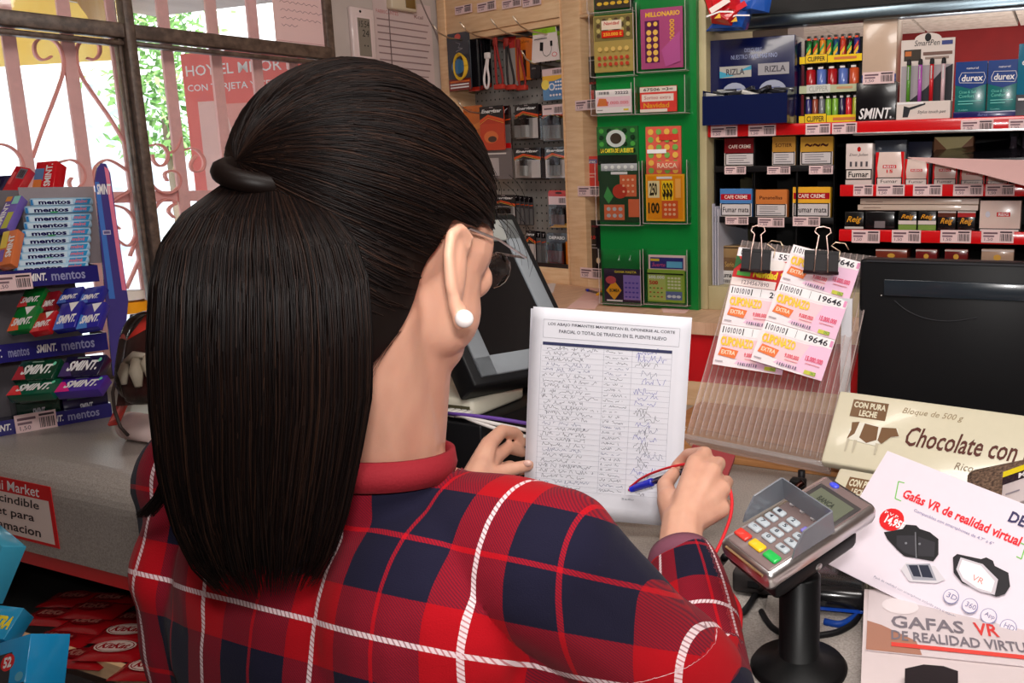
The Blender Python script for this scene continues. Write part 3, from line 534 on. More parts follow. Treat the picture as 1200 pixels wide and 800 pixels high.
t = carton('health_carton', 'teal carton cut by the right picture edge on the top shelf', 'carton', SF, (1192,50,1240,136), BD, 0.03, (24,110,140), [('r',0,0.0,1,0.3,(30,30,44)),('t','durex',0.1,0.7,0.8,0.8,WHITE,0.1,0.02),('r',0.05,0.22,0.9,0.25,WHITE)], z0=zr1)
# snack bags hanging at the upper left of the shelf
for nm, lab, px, c1, c2, txt in (('snack_bag','crumpled red snack bag hanging over the left end of the shelf',[(822,-12),(866,-14),(870,14),(858,30),(833,28)],(206,24,34),(236,220,214),'A'),('snack_bag','crumpled blue and red snack bag beside the red one',[(866,-16),(906,-14),(903,14),(880,16),(872,36),(828,38),(840,22),(858,10)],(24,80,170),(206,24,40),'B')):
    b0 = -0.07 if txt == 'A' else -0.05; q = [SF.hit(x, y, b0) for x, y in px]; ca = sum(p[0] for p in q)/len(q); cz = sum(p[1] for p in q)/len(q); rr = random.Random(3)
    t = thing(nm, lab, 'bag', SF.w(ca, b0, cz), SF.t, 'snack bags hanging over the shelf'); n = len(q); mb = MB(); vs = []; fs = []
    for ring, (s, y) in enumerate(((1.0, 0.0), (0.82, -0.014), (0.45, -0.022), (0.0, -0.024))):
        for p in q: vs.append(((p[0]-ca)*s+rr.uniform(-1,1)*0.003, y+rr.uniform(-1,1)*0.005*(ring > 0), (p[1]-cz)*s+rr.uniform(-1,1)*0.003))
    for ring in range(3): fs += [(ring*n+i, ring*n+(i+1) % n, (ring+1)*n+(i+1) % n, (ring+1)*n+i) for i in range(n)]
    nb = len(vs); vs += [(v[0], -v[1]+0.0, v[2]) for v in vs[n:4*n]]; 
    fs += [(i, nb+i, nb+(i+1) % n, (i+1) % n) for i in range(n)]+[(nb+r_*n+i, nb+(r_+1)*n+i, nb+(r_+1)*n+(i+1) % n, nb+r_*n+(i+1) % n) for r_ in range(2) for i in range(n)]
    mb.add(vs, fs, c1); mb.obj('bag_skin', FOIL, t)
    prnt(t, -0.03, -0.03, 0.06, 0.05, [('p',[(0.1,0.5),(0.8,0.9),(0.9,0.7),(0.2,0.3)],c2),('l',[(0.0,0.2),(0.5,0.35),(1,0.3)],0.003,WHITE),('p',[(0.3,0.1),(0.5,0.3),(0.55,0.1)],(230,180,60))], y=-0.031)
    MB().tube([(0,0,0.02),(0,0.0,2.25-cz)], 0.0012, (60,60,60), 6).obj('hanging_cord', MATTE, t)
# ---- cigarette dispenser at the left below the top rail
zA = SF.hit(900, 196, 0.03)[1]; zB = SF.hit(900, 256, 0.03)[1]
dz = thing('cigar_dispenser', 'black two row dispenser rack for cigar tins', 'rack', SF.w(0, 0.03, 0), SF.t)
da0, da1 = SF.hit(838, 200, 0.03)[0], SF.hit(980, 200, 0.03)[0]
for z in (zA, zB): MB().box(da0, 0, z-0.008, da1, 0.16, z, (18,16,18), 0.001).obj('rack_shelf', RUBBER, dz); MB().box(da0, -0.006, z-0.010, da1, 0, z+0.004, (22,20,22), 0.001).obj('rack_lip', RUBBER, dz)
for x in (838, 884, 934, 978): a = SF.hit(x, 200, 0.03)[0]; MB().box(a-0.002, 0.0, zb0, a+0.002, 0.16, zr1b-0.003, (14,13,14)).obj('divider', RUBBER, dz)
def tin(px, lab, top, mid, txt, warn, z0, big=False, b=0.035):
    it = [('r',0,0.0,1,0.5,(222,206,198)),('r',0,0.5,1,1,top)]
    if mid: it += [('r',0.02,0.62,0.98,0.82,mid)]
    it += [('t',txt,0.14,0.66,0.86,0.78,(246,226,216) if mid else (70,30,20),0,0.015),('r',0.03,0.08,0.97,0.5,(24,20,22)),('r',0.06,0.11,0.94,0.47,(214,204,204))]
    it += [('t',warn,0.09,0.2,0.91,0.38,(30,26,28),0,0.012)] if big else smallprint(0.14,0.14,0.86,0.44,4,(110,104,108),0.3)
    return carton('cigar_tin', lab, 'tin', SF, px, b, 0.022, top, it, 'cigar tins in the black rack', z0=z0, ch=0.004)
tin((849,162,885,196), 'dark red cigar tin, upper left of the black rack', (120,24,30), (120,24,30), 'CAFE CREME', '', zA)
tin((905,160,932,196), 'gold cigar tin, upper middle of the black rack', (196,140,60), None, 'SOTIER', '', zA)
tin((938,160,976,196), 'ochre cigar tin, upper right of the black rack', (204,152,56), None, '~~~', '', zA)
tin((844,221,881,257), 'blue cigar tin, lower left of the black rack', (80,130,190), (176,20,34), 'CAFE CREME', 'Fumar mata', zB, True)
tin((885,222,922,257), 'orange cigar tin, lower middle of the black rack', (206,120,60), None, 'Panatellas', '', zB)
tin((929,219,973,256), 'yellow cigar tin, lower right of the black rack', (240,176,50), (176,20,34), 'CAFE CREME', 'Fumar mata', zB, True)
for x0,x1,y0,y1,d in ((849,874,195,204,'upper rack lip under the dark red tin'),(899,926,195,204,'upper rack lip under the gold tin'),(948,976,194,204,'upper rack lip under the ochre tin'),(850,877,254,263,'lower rack lip under the blue tin'),(888,919,255,266,'lower rack lip under the orange tin'),(929,961,254,265,'lower rack lip under the yellow tin')):
    price_tag(SF, x0, y0, x1, y1, 0.022, 'price tag on the '+d, group='tags on the black rack')
# papers standing beside the rack, packs below
for k in range(4):
    a = SF.hit(829+3*k, 280, 0.015)[0]; hh = SF.hit(832, 236+3*k, 0.015)[1]-zb0
    tag(MB().box(0, 0, 0, 0.0015, 0.2, hh, (206,204,216)).obj('standing_paper', PAPER, None, SF.w(a+0.006, 0.015, zb0+0.0005), SF.t), 'pale sheet standing on edge beside the black rack, %s from the cream post' % ['first','second','third','fourth'][k], 'paper', 'sheets standing on edge beside the rack')
for px, lab, col, it in (((842,288,868,302),'tan cigar box behind the coupons, below the black rack',(150,120,80),[('r',0,0.8,1,0.9,(60,44,30))]),((842,302,868,317),'brown cigar box under the tan one',(110,80,50),[('t','Sorio',0.3,0.3,0.7,0.7,(200,160,90))]),((842,317,868,335),'white warning box lowest in the stack',(206,200,196),[('t','Fumar',0.1,0.5,0.7,0.85,(30,26,28),0,0.02)]+barcode(0.1,0.1,0.6,0.35))):
    zz = {288:None,302:None,317:zb0}[px[1]]; carton('cigar_box', lab, 'box', SF, px, 0.05, 0.06, col, it, 'boxes stacked below the black rack', z0=zz if zz else SF.hit(855, px[3], 0.05)[1])
for k, x in enumerate((872, 903, 938)): carton('cigar_box', ['dark box with blue band behind the left clip','dark plain box between the two clips','dark box with pale edge behind the right clip'][k], 'box', SF, (x, 292, x+28, 335), 0.06, 0.06, (40,34,40), [('r',0,0.86,1,0.96,[(40,60,120),(70,60,60),(140,120,100)][k])], 'boxes stacked below the black rack', z0=zb0)
# ---- middle row of cigarette packs
def pack(px, lab, txt, num, b=0.02, z0=None):
    it = [('p',[(0,0),(0.12,0),(0.06,0.5),(0.12,1),(0,1)],RED),('p',[(1,0),(0.88,0),(0.94,0.5),(0.88,1),(1,1)],RED),('r',0.26,0.5,0.74,0.6,RED),('t','REIG',0.3,0.515,0.7,0.585,WHITE,0,0.02),('r',0.04,0.0,0.96,0.22,(30,26,28)),('r',0.08,0.0,0.92,0.19,(226,210,204)),('t','Fumar',0.2,0.05,0.8,0.15,(40,34,36))]
    if num: it.append(('t',num,0.4,0.36,0.62,0.46,RED,0,0.02))
    return carton('cigarette_pack', lab, 'cigarette pack', SF, px, b, 0.022, (232,206,196), it, 'white cigarette packs on the middle rail', z0=zr2)
t = carton('cigarette_pack', 'tall white cigarette pack with red oval and four grey bars', 'cigarette pack', SF, (991,168,1022,217), 0.0185, 0.03, (226,208,202), [('e',0.5,0.86,0.07,0.06,(190,30,24)),('t','Don Julian',0.14,0.68,0.84,0.76,(60,40,40),0.3),('r',0.16,0.44,0.24,0.56,(90,84,88)),('r',0.36,0.44,0.44,0.56,(90,84,88)),('r',0.56,0.44,0.64,0.56,(90,84,88)),('r',0.76,0.44,0.84,0.56,(90,84,88)),('r',0.0,0.12,1,0.38,(24,20,22)),('r',0.04,0.15,0.96,0.35,(226,214,206)),('t','Fumar',0.12,0.18,0.88,0.32,(24,20,22),0,0.02)], z0=zr2)
carton('tobacco_pouch', 'grey pouch standing behind the pack marked 15', 'pouch', SF, (1024,164,1062,214), 0.05, 0.03, (60,66,78), [('r',0,0.7,1,0.76,(90,96,110))], z0=zr2)
pack((1026,178,1059,217), 'white cigarette pack marked 15 with red sides', '', '15'); pack((1060,186,1088,217), 'white cigarette pack right of the pack marked 15', '', None); pack((1093,186,1122,217), 'third red and white cigarette pack, under the magazine edge', '', None)
pack((1125,194,1154,217), 'fourth red and white cigarette pack, half hidden by the pink sheet', '', None); pack((1156,200,1182,217), 'shortest visible red and white pack at the right', '', None)
carton('tobacco_carton', 'dark blue carton lying at the back of the middle shelf', 'carton', SF, (1040,166,1092,200), 0.12, 0.05, (50,52,74), [('r',0,0.4,1,0.5,(90,94,120))], z0=zr2)
carton('tobacco_carton', 'orange brown carton lying at the back right of the middle shelf', 'carton', SF, (1094,160,1140,200), 0.14, 0.05, (170,120,90), [('p',[(0,1),(0.5,0.6),(1,1)],(230,210,150))], z0=zr2)
for k, x in enumerate((1186, 1200)): 
    a, z = SF.hit(x, 200, 0.08); bt = thing('glass_bottle', ['small glass bottle at the right edge behind the magazine','small glass bottle nearest the right picture edge'][k], 'bottle', SF.w(a, 0.08, zr2), SF.t, 'bottles on the middle shelf'); hh = SF.hit(x, 156, 0.08)[1]-zr2
    MB().lathe([(0.012,0),(0.013,0.004),(0.013,hh*0.6),(0.007,hh*0.75),(0.007,hh*0.95)], (70,60,70), 14).obj('glass_body', GLOSS, bt); MB().lathe([(0.0085,hh*0.93),(0.0085,hh),(0.001,hh)], (200,200,206), 12).obj('cap', METAL, bt); MB().lathe([(0.0135,hh*0.15),(0.0135,hh*0.45)], (170,60,50), 14).obj('label_band', PAPER, bt)
# magazines sticking out over the middle shelf
a0, z0 = SF.hit(1070, 186, -0.02); a1, z1 = SF.hit(1205, 190, -0.02)
mg = thing('magazine_pile', 'dark covered magazine lying tilted over the cigarette packs at right', 'magazine', SF.w(0,0,0), SF.t)
TL, TR, BR, BL = [SF.hit(*p) for p in ((1100,174),(1172,164),(1215,186),(1092,188))]
def slab(pts3, dy, col, nm, par, mat=GLOSS):
    m = MB(); n = len(pts3); m.add(list(pts3)+[(p[0], p[1], p[2]-dy) for p in pts3], [list(range(n))[::-1], list(range(n, 2*n))]+[(i, (i+1) % n, (i+1) % n+n, i+n) for i in range(n)], col); return m.obj(nm, mat, par)
def spt(px, py, b): a, z = SF.hit(px, py, b); return (a, b, z)
slab([spt(1088,187,-0.03), spt(1215,184,-0.03), spt(1184,163,0.16), spt(1098,174,0.16)], 0.006, (26,24,30), 'cover', mg)
slab([spt(1086,189,-0.032), spt(1216,187,-0.032), spt(1186,166,0.15), spt(1100,177,0.15)], 0.004, (222,214,214), 'pages', mg, PAPER)
t = thing('pink_sheet', 'pinkish paper sheet sticking out under the dark magazine', 'paper', SF.w(0,0,0), SF.t)
slab([spt(1064,184,-0.036), spt(1220,188,-0.036), spt(1220,222,-0.10), spt(1150,203,-0.07)], 0.0015, (224,180,176), 'sheet', t, PAPER)
# ---- lower row
for k, (x0, x1, lab, b_) in enumerate(((1008,1147,'long white carton lying on the lower packs, upper one',1),(1005,1146,'long white carton lying on the lower packs, under the other',0))):
    y0, y1 = (232.5,239.5) if b_ else (240,246.5); carton('long_carton', lab, 'carton', SF, (x0,y0,x1,y1), 0.02, 0.07, (206,184,168), [('r',0.86,0.1,1,0.9,(224,206,196)),('r',0.05,0.4,0.2,0.5,(120,90,80))], 'long white cartons on the lower shelf')
carton('small_cigar_pack', 'black and gold cigar pack at the left end of the lower rail', 'cigar pack', SF, (978,247,1012,268), 0.016, 0.02, (24,22,22), [('t','Reig',0.2,0.3,0.8,0.7,(214,150,40),0.4,0.02),('r',0,0.84,0.3,0.98,(190,140,60)),('r',0,0.02,1,0.12,(200,196,190))], z0=zr3, b=None) if False else carton('small_cigar_pack', 'black and gold cigar pack at the left end of the lower rail', 'cigar pack', SF, (990,248,1012,269), 0.016, 0.02, (24,22,22), [('t','Reig',0.1,0.3,0.9,0.75,(214,150,40),0.4,0.02),('r',0,0.02,1,0.14,(200,196,190))], z0=zr3)
carton('black_case', 'plain black case with a small grey label on the lower shelf', 'case', SF, (1013,247,1049,269), 0.02, 0.03, (18,16,18), [('r',0.33,0.08,0.68,0.45,(120,110,112))], z0=zr3, ch=0.003)
for k, (x, c2, lab) in enumerate(((1053,(120,150,70),'first black and green cigar pack'),(1076,(120,150,70),'second black and green cigar pack'),(1099,(90,40,26),'black and brown cigar pack with gold script'),(1122,(170,34,34),'black and red cigar pack with gold script'))):
    it = [('r',0,0,1,0.28,c2),('r',0,0.3,1,0.5,(220,206,200))] if k < 2 else [('r',0,0.7,1,0.94,c2),('r',0,0.92,1,1,(190,180,176))]
    it += [('t','Reig',0.14,0.54 if k < 2 else 0.26,0.86,0.84 if k < 2 else 0.66,(220,150,40),0.4,0.02)]
    carton('small_cigar_pack', lab+' on the lower rail', 'cigar pack', SF, (x,247.5,x+21,269.5), 0.016, 0.02, (26,22,22), it, 'small cigar packs on the lower rail', z0=zr3)
carton('cigarette_carton', 'wide white cigarette carton at the right end of the lower rail', 'carton', SF, (1148,235,1196,270.5), 0.016, 0.05, (226,202,192), [('r',0.42,0.48,0.75,0.62,RED),('t','REIG',0.46,0.5,0.71,0.6,WHITE,0,0.02),('r',0.0,0.0,1,0.09,(30,26,28)),('r',0.03,0.0,0.97,0.06,(214,200,196)),('e',0.2,0.55,0.06,0.1,(206,206,220))], z0=zr3)
for k, (x0, x1, c) in enumerate(((1026,1063,(120,50,36)),(1073,1098,(110,28,28)),(1107,1134,(104,28,28)),(1150,1188,(170,140,120)))):
    carton('candy_box', ['brown box under the lower rail, leftmost','first dark red box with gold dot under the lower rail','second dark red box with gold dot under the lower rail','clear topped box of pale sweets under the lower rail'][k], 'box', SF, (x0,292,x1,304), 0.01, 0.06, c, [('e',0.5,0.3,0.12,0.25,(200,150,60)),('r',0,0.8,1,0.95,(190,176,170))], 'boxes on the lowest shelf', z0=zs4)
# ================================================================== green ticket board
ga0, ga1 = SF.hit(703, 250, -0.02)[0], SF.hit(812, 250, -0.02)[0]; gtl = SF.hit(696, 5, -0.02)[0]
gb = thing('green_ticket_board', 'tall green board with clear pockets for scratch tickets', 'board', SF.w(0, -0.02, LZ), SF.t)
MB().prism([(ga0,0),(ga1,0),(ga1,1.0),(ga0,1.0)], 0, 0.012, (0,118,46)).obj('board', GREENP, gb); MB().box(ga1, 0.0, 0, ga1+0.012, 0.03, 1.0, (0,60,26)).obj('gap_shade_strip', GREENP, gb)  # narrow strip stands in for the shadowed gap beside the board
def gx(px, py, b=-0.03): a, z = SF.hit(px, py, b); return a, z-LZ
def pocket(x0, y0, x1, y1, nm='clear_pocket', dep=0.022):
    am0, zt = gx(x0, y0); am1, zb_ = gx(x1, y1); m = MB()
    m.add([(am0,-dep,zb_),(am1,-dep,zb_),(am1,-dep,zt),(am0,-dep,zt)],[(0,1,2,3)],WHITE).add([(am0,-dep,zb_),(am0,-0.0008,zb_),(am0,-0.0008,zt),(am0,-dep,zt)],[(0,1,2,3)],WHITE).add([(am1,-dep,zb_),(am1,-0.0008,zb_),(am1,-0.0008,zt),(am1,-dep,zt)],[(0,1,2,3)],WHITE)
    e = MB(); e.box(am0-0.0006,-dep-0.0006,zb_,am0+0.0006,-dep+0.0006,zt,WHITE).box(am1-0.0006,-dep-0.0006,zb_,am1+0.0006,-dep+0.0006,zt,WHITE).box(am0,-dep-0.0006,zb_-0.0008,am1,-0.0008,zb_+0.0004,WHITE); e.obj('pocket_edge', RIBM, gb)
    return m.obj(nm, CLEAR, gb)
def ticket(x0, y0, x1, y1, lab, base, items, n=3, b=-0.03, lean=0.02):
    a0, a1, z0, z1 = SF.rect(x0, y0, x1, y1, b); w, h = a1-a0, z1-z0
    t = thing('scratch_ticket_stack', lab, 'lottery tickets', SF.w((a0+a1)/2, b, z0), SF.t, 'scratch tickets on the green board')
    MB().box(-w/2, 0, 0, w/2, 0.004, h, base).obj('tickets', PAPER, t); prnt(t, -w/2, 0, w, h, items, mat=GLOSS); return t
def dots(u0, v0, u1, v1, nx, ny, col, r=0.03, col2=None):
    return [('e', u0+(u1-u0)*(i+0.5)/nx, v0+(v1-v0)*(j+0.5)/ny, r, r*0.75, col if not col2 or (i+j)%2 else col2) for i in range(nx) for j in range(ny)]
pocket(693, 14, 746, 88); pocket(748, 4, 806, 82); pocket(690, -30, 742, 12); pocket(697, 100, 745, 134, dep=0.03); pocket(748, 92, 807, 132, dep=0.03)
pocket(700, 190, 753, 264); pocket(755, 188, 808, 262); pocket(704, 291, 754, 357); pocket(756, 291, 808, 358)
ticket(696,-30,740,10,'dark ticket stack cut by the top edge on the green board',(60,50,40),dots(0.05,0.05,0.95,0.5,5,2,(226,180,60),0.07))
ticket(696,17,743,84,'gold scratch tickets with 250.000 prize, top left pocket',(176,150,80),[('r',0.02,0.55,0.98,0.98,(130,116,70))]+dots(0.05,0.6,0.95,0.95,6,4,(200,180,110),0.05,(90,70,50))+[('r',0.22,0.74,0.72,0.9,(240,220,200)),('t','Navidad',0.28,0.82,0.66,0.88,(200,40,40),0.1,0.02),('r',0.22,0.6,0.76,0.72,(220,40,26)),('t','250.000 E',0.26,0.63,0.72,0.69,(250,200,70),0,0.02)]+dots(0.08,0.36,0.92,0.44,5,1,(226,190,110),0.055)+dots(0.08,0.08,0.92,0.3,6,2,(200,70,50),0.045))
ticket(751,9,800,80,'purple scratch tickets with gold title, top right pocket',(170,70,120),[('r',0.1,0.1,0.45,0.8,(90,34,80)),('t','MILLONARIO',0.12,0.86,0.94,0.94,(244,190,60),0,0.03)]+dots(0.12,0.1,0.44,0.66,2,5,(240,190,90),0.06)+dots(0.14,0.68,0.44,0.8,2,1,(240,190,90),0.05)+[('t','1000000',0.7,0.36,0.82,0.8,(244,180,70),0,0.02,1),('e',0.72,0.18,0.11,0.1,(240,180,70)),('e',0.72,0.18,0.08,0.07,(170,70,90)),('p',[(0.5,0.3),(0.95,0.6),(0.95,0.1),(0.6,0.02)],(186,90,150))][:5])
ticket(698,105,740,132,'white lottery coupon with 22222, left of the middle tray',(236,226,224),[('r',0.03,0.25,0.97,0.7,(240,200,210)),('t','22222',0.55,0.8,0.92,0.92,(60,44,60),0,0.02),('p',[(0.04,0.3),(0.36,0.3),(0.3,0.62),(0.1,0.64)],(220,120,60)),('t','9.000.000',0.3,0.36,0.92,0.5,(220,70,80),0,0.01),('r',0.04,0.1,0.2,0.14,(150,140,140)),('r',0.78,0.08,0.92,0.16,(230,200,60))]+barcode(0.08,0.8,0.4,0.92))
ticket(750,101,793,131,'red and white lottery coupon right of the middle tray',(226,60,50),[('r',0.0,0.78,1,0.98,(240,226,214)),('t','67506 =3=',0.1,0.82,0.9,0.94,(50,40,44),0,0.02),('r',0.05,0.42,0.92,0.7,(246,226,216)),('t','Sorteo extra',0.12,0.5,0.84,0.64,(190,60,60),0.1),('t','Navidad',0.1,0.16,0.8,0.36,(240,170,50),0,0.02),('r',0,0,0.75,0.12,(240,226,214))])
ticket(700,148,748,212,'green and black scratch tickets with gold frame, left column',(34,90,40),dots(0.02,0.5,0.98,0.98,5,4,(70,150,60),0.06,(20,50,26))+[('e',0.48,0.78,0.24,0.16,(190,196,190)),('e',0.48,0.78,0.14,0.1,(60,50,40)),('t','LA CARTA DE LA SUERTE',0.1,0.52,0.9,0.6,(250,220,60),0.1,0.02),('r',0.02,0.3,0.98,0.48,(20,30,20)),('r',0.1,0.1,0.98,0.32,(180,180,184))]+dots(0.14,0.12,0.94,0.3,5,2,(230,230,226),0.045), b=-0.025)
ticket(757,148,798,206,'red and yellow scratch tickets, right column above the yellow ones',(214,90,70),dots(0.03,0.03,0.97,0.97,4,6,(230,180,80),0.08,(120,170,80))+[('r',0.05,0.46,0.6,0.54,WHITE),('r',0.3,0.12,0.95,0.3,(226,110,90)),('t','RASCA',0.34,0.16,0.9,0.26,(250,220,190),0,0.02),('r',0.4,0.72,0.95,0.84,(210,60,50))], b=-0.025)
ticket(703,200,751,260,'dark green and orange scratch tickets in the left middle pocket',(30,64,36),[('r',0.5,0.5,0.9,0.92,(224,110,70)),('r',0.1,0.04,0.6,0.34,(224,110,70)),('r',0.7,0.1,0.96,0.45,(224,110,70)),('e',0.5,0.6,0.18,0.14,(200,60,40)),('p',[(0.2,0.7),(0.34,0.5),(0.22,0.36),(0.1,0.5)],(70,160,80))]+dots(0.14,0.06,0.58,0.32,3,2,(190,190,190),0.05)+dots(0.54,0.54,0.88,0.88,3,3,(240,190,150),0.03)+[('r',0.3,0.93,0.7,0.98,WHITE)])
ticket(757,204,802,259,'yellow and orange scratch tickets in the right middle pocket',(244,170,30),[('r',0.04,0.04,0.96,0.96,(240,150,20)),('r',0.06,0.5,0.36,0.86,(236,220,170)),('t','250',0.1,0.54,0.3,0.82,(50,40,20),0,0.04),('r',0.42,0.42,0.72,0.86,(250,210,40)),('t','$$$',0.44,0.46,0.7,0.82,(50,36,16),0,0.04),('t','100',0.06,0.16,0.36,0.4,(50,40,20),0,0.04),('r',0.42,0.06,0.84,0.44,(220,90,40))]+dots(0.46,0.1,0.8,0.4,3,3,(240,190,150),0.04)+[('r',0.78,0.5,0.92,0.9,(250,180,90)),('r',0.3,0.9,0.7,0.95,WHITE)])
ticket(708,315,752,354,'black and violet scratch tickets in the bottom left pocket',(52,30,60),[('r',0.52,0.08,0.97,0.82,(150,120,200))]+dots(0.54,0.1,0.94,0.66,4,4,(90,70,170),0.035)+[('p',[(0.06,0.34),(0.28,0.06),(0.48,0.36),(0.28,0.66)],(246,170,30)),('t','BOMBA',0.16,0.3,0.42,0.4,(40,30,20),0,0.02),('t','GANA HASTA',0.3,0.88,0.88,0.95,(250,220,60),0,0.02),('e',0.2,0.66,0.14,0.12,(210,80,90)),('r',0.08,0.02,0.5,0.07,WHITE)])
ticket(760,299,803,317,'blue and white ticket standing highest in the bottom right pocket',(236,196,196),[('r',0.05,0.12,0.95,0.85,(54,50,130)),('r',0.5,0.2,0.92,0.6,(110,190,230)),('r',0.06,0.6,0.3,0.76,(240,200,60)),('t','Suerte',0.1,0.25,0.46,0.5,(240,90,130),0.2)], b=-0.027)
ticket(759,316,802,354,'light green scratch tickets in the bottom right pocket',(150,180,60),[('r',0.02,0.05,0.5,0.9,(190,200,110)),('r',0.52,0.38,0.94,0.82,(170,190,90)),('r',0.5,0.08,0.94,0.34,(110,120,170))]+dots(0.54,0.4,0.92,0.8,4,4,(230,226,190),0.04)+dots(0.54,0.08,0.92,0.3,3,1,(230,230,240),0.06)+[('t','500.000',0.04,0.72,0.48,0.82,(240,240,230),0,0.03),('t','500',0.06,0.54,0.3,0.66,(200,50,40),0,0.03)]+dots(0.04,0.1,0.46,0.5,4,3,(200,90,60),0.03,(90,150,50))+[('r',0,0.86,1,0.9,(30,40,20))])
for k, x in enumerate((725, 738)):
    a, z = gx(x, 303, -0.045); MB().tube([(a,-0.02,z+0.008),(a,-0.024,z+0.0),(a+0.003,-0.024,z-0.004),(a-0.003,-0.024,z-0.004),(a,-0.024,z)], 0.0006, (200,210,206), 5).obj('small_hook', METAL, gb)
# ================================================================== battery cabinet with pegboard
pc = thing('battery_cabinet', 'pale wood cabinet frame with grey pegboard holding batteries and cables', 'cabinet', PF.w(0, 0, LZ), PF.t)
def pz(px, py, b=0.0): a, z = PF.hit(px, py, b); return a, z-LZ
ZT = 0.98; a_in = pz(660, 150)[0]; al_in = pz(527, 120)[0]; zh = pz(600, 29)[1]; zbo = pz(640, 313)[1]; PB = 0.10
MB().box(a_in, 0, 0, 0, 0.28, ZT, WHITE, 0.001).obj('side_stile', WOOD, pc); MB().box(AL, 0, 0, al_in, 0.28, ZT, WHITE, 0.001).obj('side_stile', WOOD, pc)
MB().box(al_in, 0.004, zh, a_in, 0.02, ZT, WHITE, 0.001).obj('header_board', WOOD, pc); MB().box(al_in, 0.012, zh-0.018, a_in, 0.03, zh, WHITE, 0.001).obj('header_lip', WOOD, pc)
MB().box(al_in, 0.0, 0, a_in, PB, zbo, WHITE, 0.001).obj('bottom_board', WOOD, pc); MB().box(al_in, 0.004, zbo, a_in, 0.01, zbo+0.012, (40,20,18)).obj('bottom_tray', MATTE, pc)
MB().box(al_in, PB, 0, a_in, PB+0.006, ZT, (150,146,142)).obj('pegboard', PEG, pc)
h = MB()
for i in range(int((a_in-al_in)/0.022)):
    for j in range(28):
        a = al_in+0.012+i*0.022; z = zbo+0.012+j*0.0235
        if z < ZT-0.03: h.add([(a+0.0032*math.cos(k*math.pi/3), PB-0.0004, z+0.0032*math.sin(k*math.pi/3)) for k in range(6)], [list(range(6))], (28,26,28))
h.obj('peg_hole_rows', MATTE, pc, kind='stuff')
for i, (x0, y0, x1, y1) in enumerate(((533,6,553,16),(559,2,581,13),(588,-1,611,9),(612,-4,634,7))): price_tag(PF, x0, y0, x1, y1, -0.002, 'pale price tag on the cabinet header, %s from the left' % ['first','second','third','fourth'][i], group='tags on the cabinet header')
def hook(px, py, tipb, lab, n=1):
    """wire hook from the pegboard; px,py is where its tip shows"""
    a, z = pz(px, py, tipb); L = PB-tipb
    t = thing('peg_hook', lab, 'hook', PF.w(a, PB, LZ+z-0.035), PF.t, 'wire hooks on the pegboard')
    MB().tube([(0,-0.001,0.0),(0,-L*0.75,0.004),(0,-L*0.9,0.014),(0,-L,0.035)], 0.0024, (214,196,176), 8).obj('wire', METAL, t); MB().box(-0.008,-0.003,-0.012,0.008,-0.0008,0.012,(180,170,160)).obj('back_plate', METAL, t)
    return a, LZ+z-0.035
hook(507,29,-0.12,'long hook farthest left under the cabinet header'); hook(539,26,-0.12,'hook holding the black cable packs'); hook(575,22,-0.12,'hook holding the red and black cable packs'); hook(601,19,-0.12,'hook under the header, right of the cables')
hook(611,59,-0.05,'short hook in front of the white adaptor pack'); hook(537,118,-0.05,'hook at the left, in front of the orange battery pack')
EN = (228,84,30)
def card(px, lab, base, items, b, grp, dep=0.003, blister=None, cells=None, label_=None):
    a0, a1, z0, z1 = PF.rect(*px, b); w, h = a1-a0, z1-z0
    t = thing('battery_pack' if cells else 'hanging_pack', lab, 'battery pack' if cells else 'hanging pack', PF.w((a0+a1)/2, b, z0), PF.t, grp)
    m = MB(); m.prism([(-w/2,0.004),(-w/2+0.004,0),(w/2-0.004,0),(w/2,0.004),(w/2,h-0.006),(w/2-0.006,h),(-w/2+0.006,h),(-w/2,h-0.006)], 0, dep, base); m.obj('card', GLOSS, t)
    prnt(t, -w/2, 0, w, h, items, mat=GLOSS)
    if cells:
        n, c1, c2, u0, u1, v0, v1 = cells; cw = (u1-u0)*w/n
        for k in range(n):
            x = -w/2+u0*w+cw*(k+0.5); r_ = cw*0.44; m = MB(); m.lathe([(r_,v0*h),(r_,v0*h+(v1-v0)*h*0.62)], c1, 10, o=(x,-r_-0.001,0)); m.lathe([(r_,v0*h+(v1-v0)*h*0.62),(r_,v0*h+(v1-v0)*h*0.95),(r_*0.35,v0*h+(v1-v0)*h*0.95),(r_*0.35,v1*h)], c2, 10, o=(x,-r_-0.001,0)); m.obj('battery', GLOSS, t)
        m = MB(); q = max(0.012, cw*0.95); x0, x1 = -w/2+(u0-0.04)*w, -w/2+(u1+0.04)*w; z0_, z1_ = (v0-0.03)*h, (v1+0.04)*h
        m.add([(x0,-q,z0_),(x1,-q,z0_),(x1,-q,z1_),(x0,-q,z1_),(x0,-0.0005,z0_),(x1,-0.0005,z0_),(x1,-0.0005,z1_),(x0,-0.0005,z1_)],[(0,1,2,3),(0,3,7,4),(1,5,6,2),(3,2,6,7)],WHITE); m.obj('blister', CLEAR, t)
    return t
def energ(name='Energizer', tagged=False, top=(26,20,24), sw=EN):
    it = [('r',0,0.8,1,1,top),('p',[(0,0.66),(0.3,0.8),(1,0.66),(1,0.8),(0,0.8)],top),('p',[(0,0.62),(0.35,0.76),(1,0.62),(1,0.69),(0.35,0.81),(0,0.7)],sw),('l',[(0,0.6),(0.35,0.735),(1,0.6)],0.0012,(250,190,60)),('t',name,0.08,0.82,0.92,0.93,WHITE,0.25,0.03),('r',0.02,0.02,0.98,0.6,(200,190,188)),('r',0.42,0.95,0.58,0.98,(150,140,140))]
    if tagged: it += [('r',0.02,0.72,0.98,0.99,TAGC),('r',0.1,0.86,0.45,0.9,(110,80,90))]+barcode(0.55,0.76,0.92,0.92)
    return it
SIL = (200,196,196)
